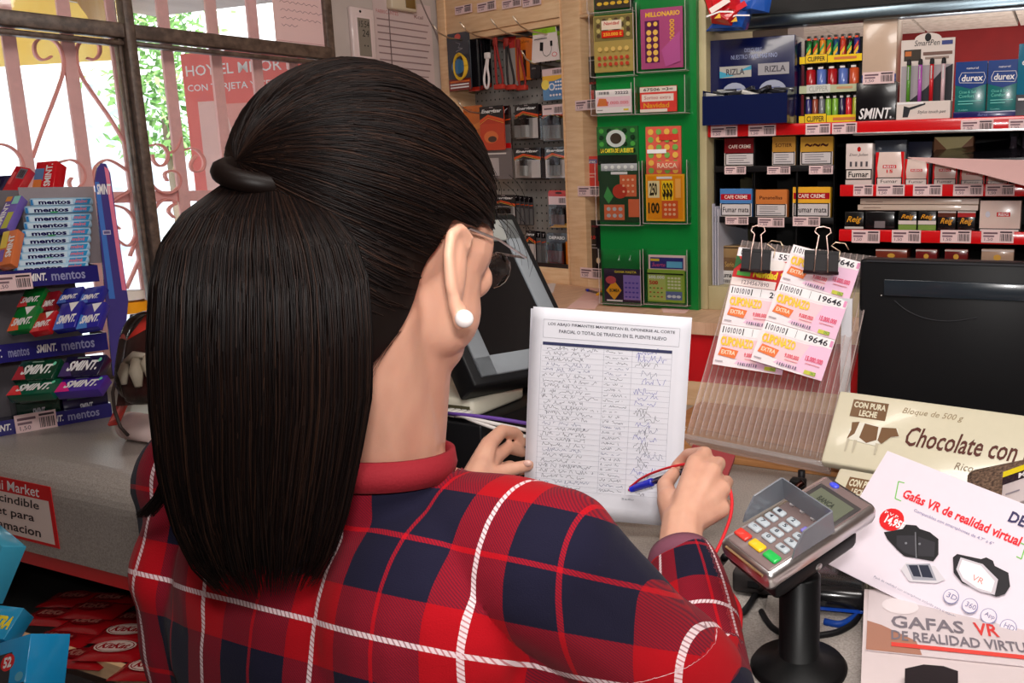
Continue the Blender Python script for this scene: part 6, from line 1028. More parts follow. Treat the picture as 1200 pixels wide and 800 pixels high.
p = hitz(868, 700, CZ+0.002); t = thing('grey_adaptor', 'dark grey power adaptor block under the terminal', 'adaptor', (p.x+0.015, p.y+0.03, CZ+0.0005), SF.t+0.1); MB().box(-0.02,-0.02,0,0.04,0.05,0.028,(70,66,66),0.005).obj('body', RUBBER, t); MB().box(0.0,-0.021,0.010,0.02,-0.0195,0.018,(40,40,42)).obj('socket', RUBBER, t)
# ================================================================== signature sheet and pen
m, w, h = quad_matrix(P(625, 359, 1.155), P(811, 372, 1.145), P(598, 600, 1.195))
pp = thing('signature_sheet', 'white signature sheet covered in handwriting, held in both hands', 'paper', mw=m)
def pg(u, v): return (-w/2+u*w, 0.004*math.sin(math.pi*u)*(1-v)*0.6, v*h)
mb = MB(); mb.grid(pg, 12, 16, (232,232,240)); o = mb.obj('sheet', PAPER, pp); md = o.modifiers.new('thick', 'SOLIDIFY'); md.thickness = 0.0006; md.offset = 0
mb = MB(); mb.grid(lambda u, v: (-w/2-0.004+u*w, 0.003+0.004*math.sin(math.pi*u)*(1-v)*0.6, v*h-0.003), 8, 8, (222,222,232)); o = mb.obj('second_sheet', PAPER, pp); md = o.modifiers.new('thick', 'SOLIDIFY'); md.thickness = 0.0006
R_ = random.Random(11); it = [('l',[(0.07,0.945),(0.93,0.945),(0.93,0.86),(0.07,0.86),(0.07,0.945)],0.0004,(150,150,160)),('t','LOS ABAJO FIRMANTES MANIFIESTAN EL OPONERSE AL CORTE',0.1,0.915,0.9,0.932,(50,50,64),0,0.01),('t','PARCIAL O TOTAL DE TRAFICO EN EL PUENTE NUEVO',0.17,0.885,0.85,0.901,(50,50,64),0,0.01),
      ('r',0.07,0.825,0.89,0.84,(50,54,90)),('t','NOMBRE Y APELLIDOS',0.2,0.829,0.4,0.837,(200,200,214)),('t','D.N.I. N',0.54,0.829,0.62,0.837,(200,200,214)),('t','FIRMA',0.75,0.829,0.81,0.837,(200,200,214))]
rows = 27; v1_, v0_ = 0.825, 0.13
for i in range(rows+1): v = v1_-(v1_-v0_)*i/rows; it.append(('l',[(0.05+0.02*(1-i/rows)*1,v),(0.89,v)],0.0003,(170,170,182)))
for u in (0.06, 0.46, 0.64, 0.89): it.append(('l',[(u,v1_),(u,v0_)],0.0003,(150,150,164)))
def scrib(u0, u1, v, hgt, wd, col, step=0.006):
    pts = []; u = u0
    while u < u1:
        pts.append((u+R_.uniform(-1,1)*step*0.6, v+R_.choice((0.1,0.5,0.9,0.35,1.1 if R_.random() < 0.3 else 0.5))*hgt)); u += step*R_.uniform(0.5, 1.4)
        if R_.random() < 0.09 and len(pts) > 3: it.append(('l',pts,wd,col)); pts = []; u += 0.014
    if len(pts) > 1: it.append(('l',pts,wd,col))
dv = (v1_-v0_)/rows
for i in range(rows):
    v = v1_-dv*(i+0.85); ink = R_.choice(((90,90,104),(80,80,96),(100,104,140),(70,70,84))); 
    scrib(0.07+R_.uniform(0,0.03), R_.uniform(0.34,0.45), v, dv*0.75, 0.00042, ink); scrib(0.47, R_.uniform(0.58,0.63), v+dv*0.1, dv*0.5, 0.0004, ink, 0.005)
    if R_.random() < 0.9: scrib(0.66+R_.uniform(0,0.05), R_.uniform(0.76,0.88), v-dv*0.2, dv*R_.uniform(0.9,1.7), 0.00042, ink if R_.random() < 0.6 else (60,60,170), 0.008)
it += [('t','Firmas recogidas en el establecimiento',0.05,0.105,0.4,0.114,(110,110,124)),('t','Sello',0.62,0.105,0.7,0.114,(110,110,124))]
def bend(o):
    for v in o.data.vertices:
        u = (v.co.x+w/2)/w; vv = v.co.z/h; v.co.y += 0.004*math.sin(math.pi*u)*(1-vv)*0.6
pr_ = prnt(pp, -w/2, 0, w, h, it, y=-0.0007, step=0.0, name='handwriting'); bend(pr_)
tip, end = P(737, 574, 1.172), P(818, 546, 1.075); L = (end-tip).length; dm = (end-tip).to_track_quat('Z', 'Y').to_matrix().to_4x4(); dm.translation = tip
pn = thing('writing_pen', 'clear pen with blue cap and red cord in the right hand', 'pen', mw=dm)
MB().lathe([(0.0005,-0.002),(0.002,0.0),(0.0042,0.008)], (220,30,50), 12).obj('red_tip', GLOSS, pn); MB().lathe([(0.0042,0.006),(0.0052,0.02),(0.0056,0.05),(0.0048,0.052)], (40,50,200), 14).obj('blue_cap', GLOSS, pn, label='blue cap')
MB().box(0.004,-0.0015,0.02,0.0075,0.0015,0.056,(40,50,200),0.001).obj('cap_clip', GLOSS, pn); MB().lathe([(0.0040,0.05),(0.0040,L*1.05)], (200,190,190), 12).obj('clear_barrel', PLEXI, pn); MB().lathe([(0.0016,0.05),(0.0016,L*1.0)], (70,60,90), 8).obj('ink_tube', GLOSS, pn)
cable('red cord tied along the writing pen',[(738,571,1.168),(752,560,1.150),(770,552,1.125),(790,546,1.10),(806,543,1.08)],0.0016,(216,24,40),'red pen cords',MATTE,'pen_cord')
cable('red cord hanging from the writing hand towards the cuff',[(846,560,1.045),(856,575,1.03),(857,600,1.02),(847,630,1.00),(832,660,0.98),(824,676,0.97)],0.0020,(220,24,36),'red pen cords',MATTE,'pen_cord')
cable('red knotted cord curving down beside the sleeve',[(843,697,0.93),(851,692,0.92),(858,697,0.915),(867,714,0.90),(867,738,0.885),(861,756,0.87),(853,768,0.862),(846,782,0.86)],0.0024,(220,20,34),'red pen cords',MATTE,'pen_cord')
kp = P(850, 692, 0.918); tag(MB().ball((0,0,0),(0.006,0.005,0.005),(220,20,34)).ball((0.003,0,0.004),0.003,(220,20,34)).obj('cord_knot', MATTE, None, kp), 'small red knot at the top of the cord beside the sleeve', 'knot')
# ================================================================== the woman
from mathutils.bvhtree import BVHTree
BF = Frame((-0.285, 0.735), -23.4)
def bl(x, y, z): return BF.w(x, y, z)
woman = thing('person', 'woman from behind in red and navy plaid shirt, long dark ponytail, writing at the counter', 'person', (BF.o.x, BF.o.y, 0), 0)
class Blob:
    def __init__(s): s.v = []; s.f = []
    def ell(s, c, r, R=None, seg=20, rings=14):
        n = len(s.v); c = Vector(c)
        for i in range(rings+1):
            for k in range(seg):
                th = math.pi*(i+0.0)/rings; v = Vector((r[0]*math.sin(th)*math.cos(2*math.pi*k/seg), r[1]*math.sin(th)*math.sin(2*math.pi*k/seg), r[2]*math.cos(th)))
                if R is not None: v = R @ v
                s.v.append(c+v)
        for i in range(rings):
            for k in range(seg): s.f.append([n+i*seg+k, n+(i+1)*seg+k, n+(i+1)*seg+(k+1) % seg, n+i*seg+(k+1) % seg])
        return s
    def cap(s, pts, rs, n=14):
        pts = [Vector(p) for p in pts]
        for a, b, r0, r1 in zip(pts[:-1], pts[1:], rs[:-1], rs[1:]):
            d = b-a; L = d.length; t = d/L; u = t.orthogonal().normalized(); w_ = t.cross(u); base = len(s.v); prof = []
            for i in range(6): th = math.pi/2*i/5; prof.append((-r0*math.cos(th), max(r0*math.sin(th), 1e-5)))
            for i in range(6): th = math.pi/2*i/5; prof.append((L+r1*math.sin(th), max(r1*math.cos(th), 1e-5)))
            for h_, rr in prof:
                for k in range(n): q = 2*math.pi*k/n; s.v.append(a+t*h_+(u*math.cos(q)+w_*math.sin(q))*rr)
            for i in range(len(prof)-1):
                for k in range(n): s.f.append([base+i*n+k, base+i*n+(k+1) % n, base+(i+1)*n+(k+1) % n, base+(i+1)*n+k])
        return s
    def build(s, voxel, smooth_it, fac=0.5):
        me = bpy.data.meshes.new('b'); me.from_pydata([tuple(v) for v in s.v], [], s.f); bm = bmesh.new(); bm.from_mesh(me); bmesh.ops.remove_doubles(bm, verts=bm.verts, dist=1e-6); bmesh.ops.recalc_face_normals(bm, faces=bm.faces); bm.to_mesh(me); bm.free()
        o = bpy.data.objects.new('b', me); C.objects.link(o); md = o.modifiers.new('r', 'REMESH'); md.mode = 'VOXEL'; md.voxel_size = voxel; md.use_smooth_shade = True
        ms = o.modifiers.new('s', 'SMOOTH'); ms.iterations = smooth_it; ms.factor = fac
        bpy.context.view_layer.update(); dg = bpy.context.evaluated_depsgraph_get(); r = bpy.data.meshes.new_from_object(o.evaluated_get(dg)); bpy.data.objects.remove(o); return r
def attach(me, name, mat, parent=None, label=None):
    parent = parent or woman
    me.name = name; me.materials.clear(); me.materials.append(mat); o = bpy.data.objects.new(name, me); C.objects.link(o)
    me.transform(Matrix.Translation(-Vector(woman.location))); o.parent = parent
    me.polygons.foreach_set('use_smooth', [True]*len(me.polygons))
    if label: o['label'] = label
    return o
# ---- head frame
HC = P(446, 257, 0.685)
yw, pt, rl = math.radians(21), math.radians(16), math.radians(-4)
HR = (Matrix.Rotation(-yw, 3, 'Z') @ Matrix.Rotation(-pt, 3, 'X') @ Matrix.Rotation(rl, 3, 'Y'))
def hd(x, y, z): return HC + HR @ Vector((x, y, z))
skull_up = HR @ Vector((0,0,1))
# ---- skin body: head, neck, arms, hands, legs as one surface
B = Blob()
NB = P(449, 572, 0.735)
B.ell(hd(0,-0.012,0.012),(0.076,0.096,0.092),HR).ell(hd(0,0.03,-0.045),(0.064,0.06,0.075),HR).ell(hd(0,0.045,-0.092),(0.043,0.045,0.034),HR)
B.ell(hd(0.036,0.032,-0.066),(0.026,0.044,0.040),HR).ell(hd(-0.036,0.032,-0.066),(0.026,0.044,0.040),HR).ell(hd(0,0.040,-0.010),(0.071,0.054,0.056),HR).cap([hd(0.010,0.016,-0.072), NB+Vector((0.006,0.03,0.03))],[0.043,0.039],18)
B.cap([hd(0,0.083,0.0),hd(0,0.105,-0.038)],[0.008,0.013]).ell(hd(0,0.086,-0.07),(0.022,0.014,0.010),HR).ell(hd(0.03,0.08,-0.035),(0.02,0.016,0.018),HR).ell(hd(-0.03,0.08,-0.035),(0.02,0.016,0.018),HR).cap([hd(-0.035,0.083,0.01),hd(0.035,0.083,0.01)],[0.01,0.01])
B.cap([hd(0.004,-0.028,-0.075), NB+Vector((0,0.01,0.03)), NB+Vector((0,0.02,-0.05))],[0.050,0.047,0.066], 20)
B.cap([hd(0.0,0.005,-0.085), NB+Vector((0.0,0.045,0.0))],[0.040,0.040], 18)
B.ell(bl(0,0.0,1.10),(0.165,0.095,0.16),Matrix.Rotation(BF.t,3,'Z')).ell(bl(0,0.02,0.92),(0.14,0.095,0.16),Matrix.Rotation(BF.t,3,'Z')).ell(bl(0,0.01,0.80),(0.165,0.11,0.11),Matrix.Rotation(BF.t,3,'Z'))
SR, SL = bl(0.172,0.0,1.192), bl(-0.222,0.0,1.212)
ER, WR_ = P(826, 822, 0.815), P(797, 648, 0.965)
EL, WL_ = bl(-0.21,0.215,1.055), P(545, 590, 1.09)
B.cap([bl(0.0,0.0,1.21), SR],[0.06,0.05]).cap([bl(0,0,1.21), SL],[0.06,0.05])
B.cap([SR, ER],[0.045,0.036]).cap([ER, WR_],[0.036,0.0255]).cap([SL, EL],[0.045,0.036]).cap([EL, WL_],[0.036,0.026])
for s in (-1, 1): B.cap([bl(0.085*s,0.02,0.78), bl(0.09*s,0.02,0.44), bl(0.095*s,-0.01,0.075)],[0.075,0.052,0.034]).cap([bl(0.095*s,-0.03,0.035), bl(0.10*s,0.10,0.026)],[0.03,0.024])
# ears
def ear(s):
    EC = hd(0.077*s, -0.009, -0.046); R3 = HR @ Matrix.Rotation(math.radians(9*s), 3, 'Z')
    def q(x, y, z): return EC + R3 @ Vector((x*s, y, z))
    ring = [q(0.006,-0.004,-0.030), q(0.006,-0.014,-0.012), q(0.006,-0.020,0.008), q(0.006,-0.017,0.024), q(0.006,-0.004,0.032), q(0.007,0.009,0.028), q(0.002,0.012,0.012)]
    B.cap(ring,[0.0055,0.0045,0.0042,0.0044,0.0045,0.004,0.003], 8); B.ell(q(0.004,-0.004,0.002),(0.006,0.015,0.028),R3); B.ell(q(0.008,0.0,-0.034),(0.006,0.008,0.011),R3); B.cap([q(0,0.006,-0.02), q(0.0,0.01,0.0)],[0.006,0.004], 8)
    return q
qe = ear(1); ql = ear(-1)
# right hand with the pen
def limb(pts, rs): B.cap([P(*p) for p in pts], rs, 10)
limb([(797,640,0.972),(800,612,0.995)],[0.0255,0.025])
wr = (797,640,0.972)
for mcp, r1 in (((815,543,1.045),0.0125),((834,553,1.035),0.013),((845,573,1.030),0.0125),((845,596,1.020),0.0115)): limb([(800,612,0.992), mcp],[0.021, r1])
limb([(795,610,1.00),(784,585,1.035)],[0.02,0.0155]); limb([(784,588,1.03),(779,568,1.065),(790,554,1.10)],[0.0145,0.0105,0.0085])
limb([(815,543,1.045),(826,531,1.07),(806,533,1.105)],[0.0115,0.0095,0.0088]); limb([(806,533,1.105),(792,546,1.115)],[0.0088,0.0072])
limb([(834,553,1.035),(842,543,1.075),(824,550,1.115),(806,560,1.118)],[0.0115,0.0098,0.0086,0.0074]); limb([(845,573,1.030),(851,565,1.072),(834,573,1.108),(818,582,1.102)],[0.0112,0.0096,0.0084,0.0072]); limb([(845,596,1.020),(851,592,1.055),(838,598,1.085),(824,604,1.078)],[0.0102,0.0086,0.0076,0.0066])
# left hand holding the sheet
WLp = (545, 590, 1.09)
for mcp, r1 in (((573,520,1.165),0.012),((578,537,1.178),0.012),((582,553,1.186),0.0115),((583,568,1.185),0.0105)): limb([(550,577,1.10), mcp],[0.022, r1])
limb([(573,520,1.165),(588,505,1.20),(604,507,1.222),(613,517,1.232)],[0.0115,0.0098,0.0085,0.0072]); limb([(578,537,1.178),(596,524,1.212),(612,530,1.235)],[0.0112,0.0092,0.0075]); limb([(582,553,1.186),(597,546,1.212),(612,552,1.232)],[0.0108,0.009,0.0072]); limb([(583,568,1.185),(597,565,1.205),(608,572,1.222)],[0.0098,0.008,0.0068])
limb([(552,572,1.105),(572,558,1.13),(594,551,1.150)],[0.019,0.0125,0.0098]); limb([(594,551,1.150),(619,545,1.166)],[0.0098,0.0080])
# skin material
m, nt, b = newmat('skin'); n = noise_bump(nt, b, 260, 0.25, 0.0006); cr = nt.nodes.new('ShaderNodeValToRGB'); cr.color_ramp.elements[0].color = (*s2l((196,138,116)), 1); cr.color_ramp.elements[1].color = (*s2l((226,176,150)), 1)
n2 = nt.nodes.new('ShaderNodeTexNoise'); n2.inputs['Scale'].default_value = 22; nt.links.new(n2.outputs[0], cr.inputs[0]); nt.links.new(cr.outputs[0], b.inputs['Base Color']); b.inputs['Roughness'].default_value = 0.5; b.inputs['Subsurface Weight'].default_value = 0.12; b.inputs['Subsurface Radius'].default_value = (0.01,0.004,0.002); b.inputs['Subsurface Scale'].default_value = 0.5
SKIN = m
attach(B.build(0.0027, 6, 0.5), 'body', SKIN)
# nails, eyes, mouth
for p_, nm in ((P(618,543,1.157),'thumb_nail'),): MB().ball(tuple(p_-woman.location),(0.006,0.003,0.0045),(228,184,170)).obj(nm, GLOSS, woman)
for s in (-1, 1):
    c = hd(0.031*s,0.0865,-0.022); e_ = MB().ball(tuple(c-woman.location), 0.0105, (236,232,228), 16, 12).obj('eye', GLOSS, woman); c2 = hd(0.031*s,0.0955,-0.025); MB().ball(tuple(c2-woman.location),(0.0045,0.0035,0.0045),(50,32,24)).obj('iris', GLOSS, e_)
    MB().tube([tuple(hd(x*s,y,0.006+z)-woman.location) for x, y, z in ((0.012,0.098,0.0),(0.03,0.096,0.005),(0.046,0.084,0.0))], 0.0022, (40,26,22), 6).obj('eyebrow', MATTE, woman)
MB().tube([tuple(hd(x,y,-0.072)-woman.location) for x, y in ((-0.022,0.09),(0,0.1015),(0.022,0.09))], [0.003,0.0055,0.003], (176,84,80), 8).obj('lips', GLOSS, woman)
p_ = qe(0.013,-0.004,-0.036); p_ = P(536, 371, (p_-CAM).dot(_f)-0.004) if False else p_
MB().ball(tuple(p_-woman.location), 0.0068, (238,228,226), 20, 14).obj('pearl_earring', GLOSS, woman, label='white pearl earring')
# thin glasses
g = MB()
for s in (-1, 1):
    g.tube([tuple(hd(x*s,y,z)-woman.location) for x, y, z in ((0.079,-0.01,-0.012),(0.083,0.04,-0.012),(0.072,0.095,-0.014))], 0.0011, (200,196,196), 6)
g = MB().tube([tuple(hd(x,y,z)-woman.location) for x, y, z in ((0.080,-0.012,-0.020),(0.0835,0.0,-0.012),(0.083,0.04,-0.012),(0.070,0.102,-0.014),(0.052,0.108,-0.010),(0.034,0.112,-0.006),(0.012,0.114,-0.014),(0,0.116,-0.012),(-0.012,0.114,-0.014),(-0.034,0.112,-0.006),(-0.052,0.108,-0.010),(-0.070,0.102,-0.014),(-0.083,0.04,-0.012),(-0.0835,0,-0.012),(-0.080,-0.012,-0.020))], 0.0011, (210,204,204), 6).obj('glasses_frame', METAL, woman)
for s in (-1, 1): c = [hd(s*(0.034+0.019*math.cos(k*math.pi/8)), 0.109-0.004*abs(math.cos(k*math.pi/8)), -0.022+0.016*math.sin(k*math.pi/8))-woman.location for k in range(16)]; MB().add([tuple(x) for x in c]+[tuple(x+HR@Vector((0,0.0012,0))) for x in c], [list(range(16)), list(range(31,15,-1))]+[(i,(i+1)%16,(i+1)%16+16,i+16) for i in range(16)], WHITE).obj('lens', CLEAR, g)
# ---- shirt
S = Blob(); RZ = Matrix.Rotation(BF.t, 3, 'Z')
S.ell(bl(-0.025,-0.005,1.08),(0.22,0.118,0.165),RZ).ell(bl(-0.205,-0.005,1.10),(0.062,0.085,0.15),RZ).ell(bl(0,0.01,0.92),(0.175,0.12,0.18),RZ).ell(bl(0,0.015,0.84),(0.185,0.125,0.10),RZ)
S.ell(bl(0.075,-0.035,1.13),(0.10,0.082,0.11),RZ).ell(bl(-0.09,-0.03,1.13),(0.11,0.08,0.11),RZ)
S.cap([bl(0.0,0.0,1.188), SR+Vector((0,0,0.002))],[0.064,0.062], 20).cap([bl(0,0,1.212), SL+Vector((0,0,0.002))],[0.066,0.060], 20)
S.cap([SR, ER],[0.062,0.050], 20); cuff = ER.lerp(WR_, 0.90); S.cap([ER, ER.lerp(WR_,0.5), cuff],[0.050,0.044,0.036], 20)
S.cap([SL, EL],[0.062,0.05], 20).cap([SL, bl(-0.218,0.02,1.0)],[0.060,0.060], 20); cuffl = EL.lerp(WL_, 0.80); S.cap([EL, cuffl],[0.05,0.038], 20)
S.cap([bl(0.0,0.0,1.190), NB+Vector((0,0.012,0.0))],[0.080,0.060], 20)
me = S.build(0.004, 8, 0.5)
# cut the collar opening and the cuff openings
bm = bmesh.new(); bm.from_mesh(me); nd = Vector((0.06,0.30,1)).normalized(); kill = []
for v in bm.verts:
    p_ = v.co
    if (p_-(NB+nd*0.018)).dot(nd) > 0 and (p_-NB).length < 0.12: kill.append(v)
    elif (p_-cuff).dot((WR_-ER).normalized()) > 0.012 and (p_-cuff).length < 0.06: kill.append(v)
    elif (p_-cuffl).dot((WL_-EL).normalized()) > 0.012 and (p_-cuffl).length < 0.06: kill.append(v)
bmesh.ops.delete(bm, geom=kill, context='VERTS')
# soft cloth folds
from mathutils import noise as mn
bm.normal_update()
for v in bm.verts:
    q = Frame.__new__(Frame); lx = (v.co-BF.o).dot(BF.x); lz = v.co.z
    f_ = mn.noise(Vector((lx*9, lz*5, v.co.y*6)))*0.004 + 0.003*math.sin((lx*0.8+lz*1.2)*38+mn.noise(v.co*9)*3)*max(0, min(1, (abs(lx)-0.10)*10))
    v.co += v.normal*f_
# per vertex cloth coordinates
lay = bm.verts.layers.float_vector.new('weave'); dR, dF = (ER-SR), (WR_-ER); dL = (EL-SL)
def seg(p_, a, b_):
    d = b_-a; t = max(0, min(1, (p_-a).dot(d)/d.length_squared)); return (p_-(a+d*t)).length, t, d.length
for v in bm.verts:
    p_ = v.co; l = p_-BF.o; lx, ly, lz = l.dot(BF.x), l.dot(BF.y), p_.z
    ds = [(seg(p_, SR, ER), 0, SR, ER), (seg(p_, ER, WR_), 1, ER, WR_), (seg(p_, SL, EL), 2, SL, EL), (seg(p_, EL, WL_), 3, EL, WL_)]
    back = lz + 0.6*max(min(ly+0.06, 0.15), -0.06)*(1 if lz > 1.10 else 0.4)
    u, w_ = lx, back
    d0 = min(ds, key=lambda x: x[0][0])
    armz = d0[1] in (1, 3) and d0[0][1] > 0.22 and d0[0][0] < 0.07 and not (abs(lx) < 0.17 and ly < 0.10)
    if armz:
        A, Bb = d0[2], d0[3]; t = (Bb-A).normalized(); ref = t.cross(Vector((0,1,0.3))).normalized(); rf2 = t.cross(ref); r_ = p_-(A+t*(p_-A).dot(t)); ang = math.atan2(r_.dot(rf2), r_.dot(ref)); u = 0.31+ang*0.052; w_ = 1.13-(p_-A).dot(t)-(0.0 if d0[1] in (0, 2) else 0.26)
    v[lay] = Vector((u, w_, 0))
bm.to_mesh(me); bm.free()
m, nt, b = newmat('plaid_flannel'); N, L = nt.nodes.new, nt.links.new
at = N('ShaderNodeAttribute'); at.attribute_name = 'weave'; sp = N('ShaderNodeSeparateXYZ'); L(at.outputs['Vector'], sp.inputs[0])
def mth(op, a, b_=None, c=None):
    q = N('ShaderNodeMath'); q.operation = op
    for i, x in enumerate((a, b_, c)):
        if x is None: continue
        if isinstance(x, (int, float)): q.inputs[i].default_value = x
        else: L(x, q.inputs[i])
    return q.outputs[0]
def frac(sock, T, off): return mth('FRACT', mth('ADD', mth('DIVIDE', mth('ADD', sock, off), T), 100.5))
NVY, RD, TR_ = (*s2l((24,22,42)), 1), (*s2l((162,6,20)), 1), (*s2l((180,12,28)), 1)
def ramp(sock, thin):
    cr = N('ShaderNodeValToRGB'); cr.color_ramp.interpolation = 'CONSTANT'; e = cr.color_ramp.elements
    st = [(0.0, NVY if False else TR_), (0.014, NVY), (0.29, RD), (0.71, NVY), (0.986, TR_)]
    e[0].position = 0; e[0].color = st[0][1]; e[1].position = st[1][0]; e[1].color = st[1][1]
    for p_, c in st[2:]: x = e.new(p_); x.color = c
    L(sock, cr.inputs[0]); return cr.outputs[0]
TU, TV = 0.122, 0.172; OU, OV = 0.0, 0.0
fu, fv = frac(sp.outputs[0], TU, -0.030), frac(sp.outputs[1], TV, -1.137)    # 0.5 of the repeat = white stripe centre
ru, rv = ramp(fu, 0), ramp(fv, 0)
tw = mth('SINE', mth('MULTIPLY', mth('ADD', sp.outputs[0], sp.outputs[1]), 2400.0)); tw = mth('ADD', mth('MULTIPLY', tw, 0.22), 0.5)
mx = N('ShaderNodeMix'); mx.data_type = 'RGBA'; L(tw, mx.inputs['Factor']); L(ru, mx.inputs['A']); L(rv, mx.inputs['B'])
def stripe(f, wd, other):
    line = mth('LESS_THAN', mth('ABSOLUTE', mth('SUBTRACT', f, 0.5)), wd)
    dash = mth('GREATER_THAN', mth('SINE', mth('MULTIPLY', other, 1500.0)), -0.55); return mth('MULTIPLY', line, mth('ADD', mth('MULTIPLY', dash, 0.6), 0.3))
wu = stripe(fu, 0.018, mth('ADD', sp.outputs[1], mth('MULTIPLY', sp.outputs[0], 0.6))); wv = stripe(fv, 0.0135, mth('ADD', sp.outputs[0], mth('MULTIPLY', sp.outputs[1], 0.6)))
mw_ = mth('MAXIMUM', wu, wv); m2 = N('ShaderNodeMix'); m2.data_type = 'RGBA'; L(mw_, m2.inputs['Factor']); L(mx.outputs['Result'], m2.inputs['A']); m2.inputs['B'].default_value = (*s2l((226,206,210)), 1)
L(m2.outputs['Result'], b.inputs['Base Color']); b.inputs['Roughness'].default_value = 0.9; b.inputs['Sheen Weight'].default_value = 0.03; b.inputs['Specular IOR Level'].default_value = 0.15
nz = N('ShaderNodeTexNoise'); nz.inputs['Scale'].default_value = 500; bp_ = N('ShaderNodeBump'); bp_.inputs['Strength'].default_value = 0.35; bp_.inputs['Distance'].default_value = 0.001; L(nz.outputs[0], bp_.inputs['Height']); L(bp_.outputs[0], b.inputs['Normal'])
PLAID = m
sh = attach(me, 'shirt', PLAID, label='red and navy plaid flannel shirt with white stripes'); md = sh.modifiers.new('thick', 'SOLIDIFY'); md.thickness = 0.0025; md.offset = 1
# collar band and cuffs
def ringband(c, ax, r, wd, th, name, col, mat, ry=None):
    ax = ax.normalized(); u = ax.orthogonal().normalized(); w_ = ax.cross(u); mb = MB(); n = 36; vs = []
    prof = [(r-th,-wd/2),(r,-wd/2),(r+th*0.6,0),(r,wd/2),(r-th,wd/2)]
    for k in range(n):
        q = 2*math.pi*k/n
        for rr, h_ in prof: vs.append(tuple(c+ax*h_+(u*math.cos(q)+w_*math.sin(q))*rr-woman.location))
    pn = len(prof); fs = [(k*pn+i, k*pn+(i+1) % pn, ((k+1) % n)*pn+(i+1) % pn, ((k+1) % n)*pn+i) for k in range(n) for i in range(pn)]
    return mb.add(vs, fs, col, True).obj(name, mat, sh)
ringband(cuff+(WR_-ER).normalized()*0.006, WR_-ER, 0.0355, 0.02, 0.005, 'cuff', (120,66,84), CLOTH); ringband(cuffl+(WL_-EL).normalized()*0.006, WL_-EL, 0.038, 0.02, 0.005, 'cuff', (120,66,84), CLOTH)
ringband(NB+Vector((0,0.004,0.022)), Vector((0.05,0.10,1)), 0.0585, 0.024, 0.004, 'collar_band', (140,14,30), CLOTH)
# trousers and shoes
T = Blob().ell(bl(0,0.01,0.80),(0.178,0.122,0.11),RZ)
for s in (-1, 1): T.cap([bl(0.085*s,0.02,0.78), bl(0.09*s,0.02,0.44), bl(0.095*s,-0.01,0.10)],[0.085,0.064,0.055], 18)
me = T.build(0.007, 4); attach(me, 'trousers', two_tone('dark_denim', (26,30,46), (38,44,66), 80, 0.9, bump=0.3))
for s in (-1, 1): me = Blob().cap([bl(0.095*s,-0.04,0.045), bl(0.10*s,0.06,0.04), bl(0.102*s,0.13,0.032)],[0.044,0.042,0.031], 14).build(0.006, 3); attach(me, 'shoe', RUBBER)
# ---- hair
H = Blob()
H.ell(hd(0,-0.012,0.014),(0.089,0.108,0.101),HR,28,20)
H.ell(hd(0.0,-0.046,-0.052),(0.072,0.062,0.088),HR)
TIE = P(312, 203, 0.60)
for a in ((0.02,-0.06,0.02),(-0.02,-0.06,0.0),(0.0,-0.06,-0.02)): H.cap([hd(*a), TIE+(hd(*a)-TIE)*0.10],[0.052,0.022], 18)
me = H.build(0.0032, 12)
bm = bmesh.new(); bm.from_mesh(me); Ri = HR.transposed(); kill = []
for v in bm.verts:
    l = Ri @ (v.co-HC)
    if l.y > 0.052 and l.z < 0.045+0.0*abs(l.x): kill.append(v)            # open over the face
    elif l.z < -0.005 and l.y > 0.012-0.0: kill.append(v)                   # in front of the ears
    elif l.z < -0.012 and l.y > -0.022+(-0.012-l.z)*(-0.27): kill.append(v)   # hairline behind the ears
    elif l.z < -0.128: kill.append(v)
bmesh.ops.delete(bm, geom=kill, context='VERTS')
for _ in range(6):
    new = {}
    for v in bm.verts:
        nb_ = [e.other_vert(v).co for e in v.link_edges if e.is_boundary]
        if len(nb_) >= 2: new[v] = v.co*0.4+sum(nb_, Vector())/len(nb_)*0.6
    for v, c in new.items(): v.co = c
bm.to_mesh(me)
bmesh.ops.recalc_face_normals(bm, faces=bm.faces); bvh = BVHTree.FromBMesh(bm); bm.free()
def hairmat(name, base_attr):
    m, nt, b = newmat(name); tc = nt.nodes.new('ShaderNodeTexCoord'); n = nt.nodes.new('ShaderNodeTexNoise'); n.inputs['Scale'].default_value = 9; nt.links.new(tc.outputs['Object'], n.inputs[0])
    cr = nt.nodes.new('ShaderNodeValToRGB'); cr.color_ramp.elements[0].color = (0.003,0.0017,0.0014,1); cr.color_ramp.elements[1].color = (0.008,0.004,0.003,1); nt.links.new(n.outputs[0], cr.inputs[0])
    if base_attr:
        a = nt.nodes.new('ShaderNodeAttribute'); a.attribute_name = 'Col'; nt.links.new(a.outputs['Color'], b.inputs['Base Color'])
    else: nt.links.new(cr.outputs[0], b.inputs['Base Color'])
    b.inputs['Roughness'].default_value = 0.46; b.inputs['Specular IOR Level'].default_value = 0.13; return m
HAIRS = hairmat('hair_strand', True); HAIRB = hairmat('hair_mass', False)
hair = attach(me, 'hair', HAIRB, label='dark brown hair combed back')
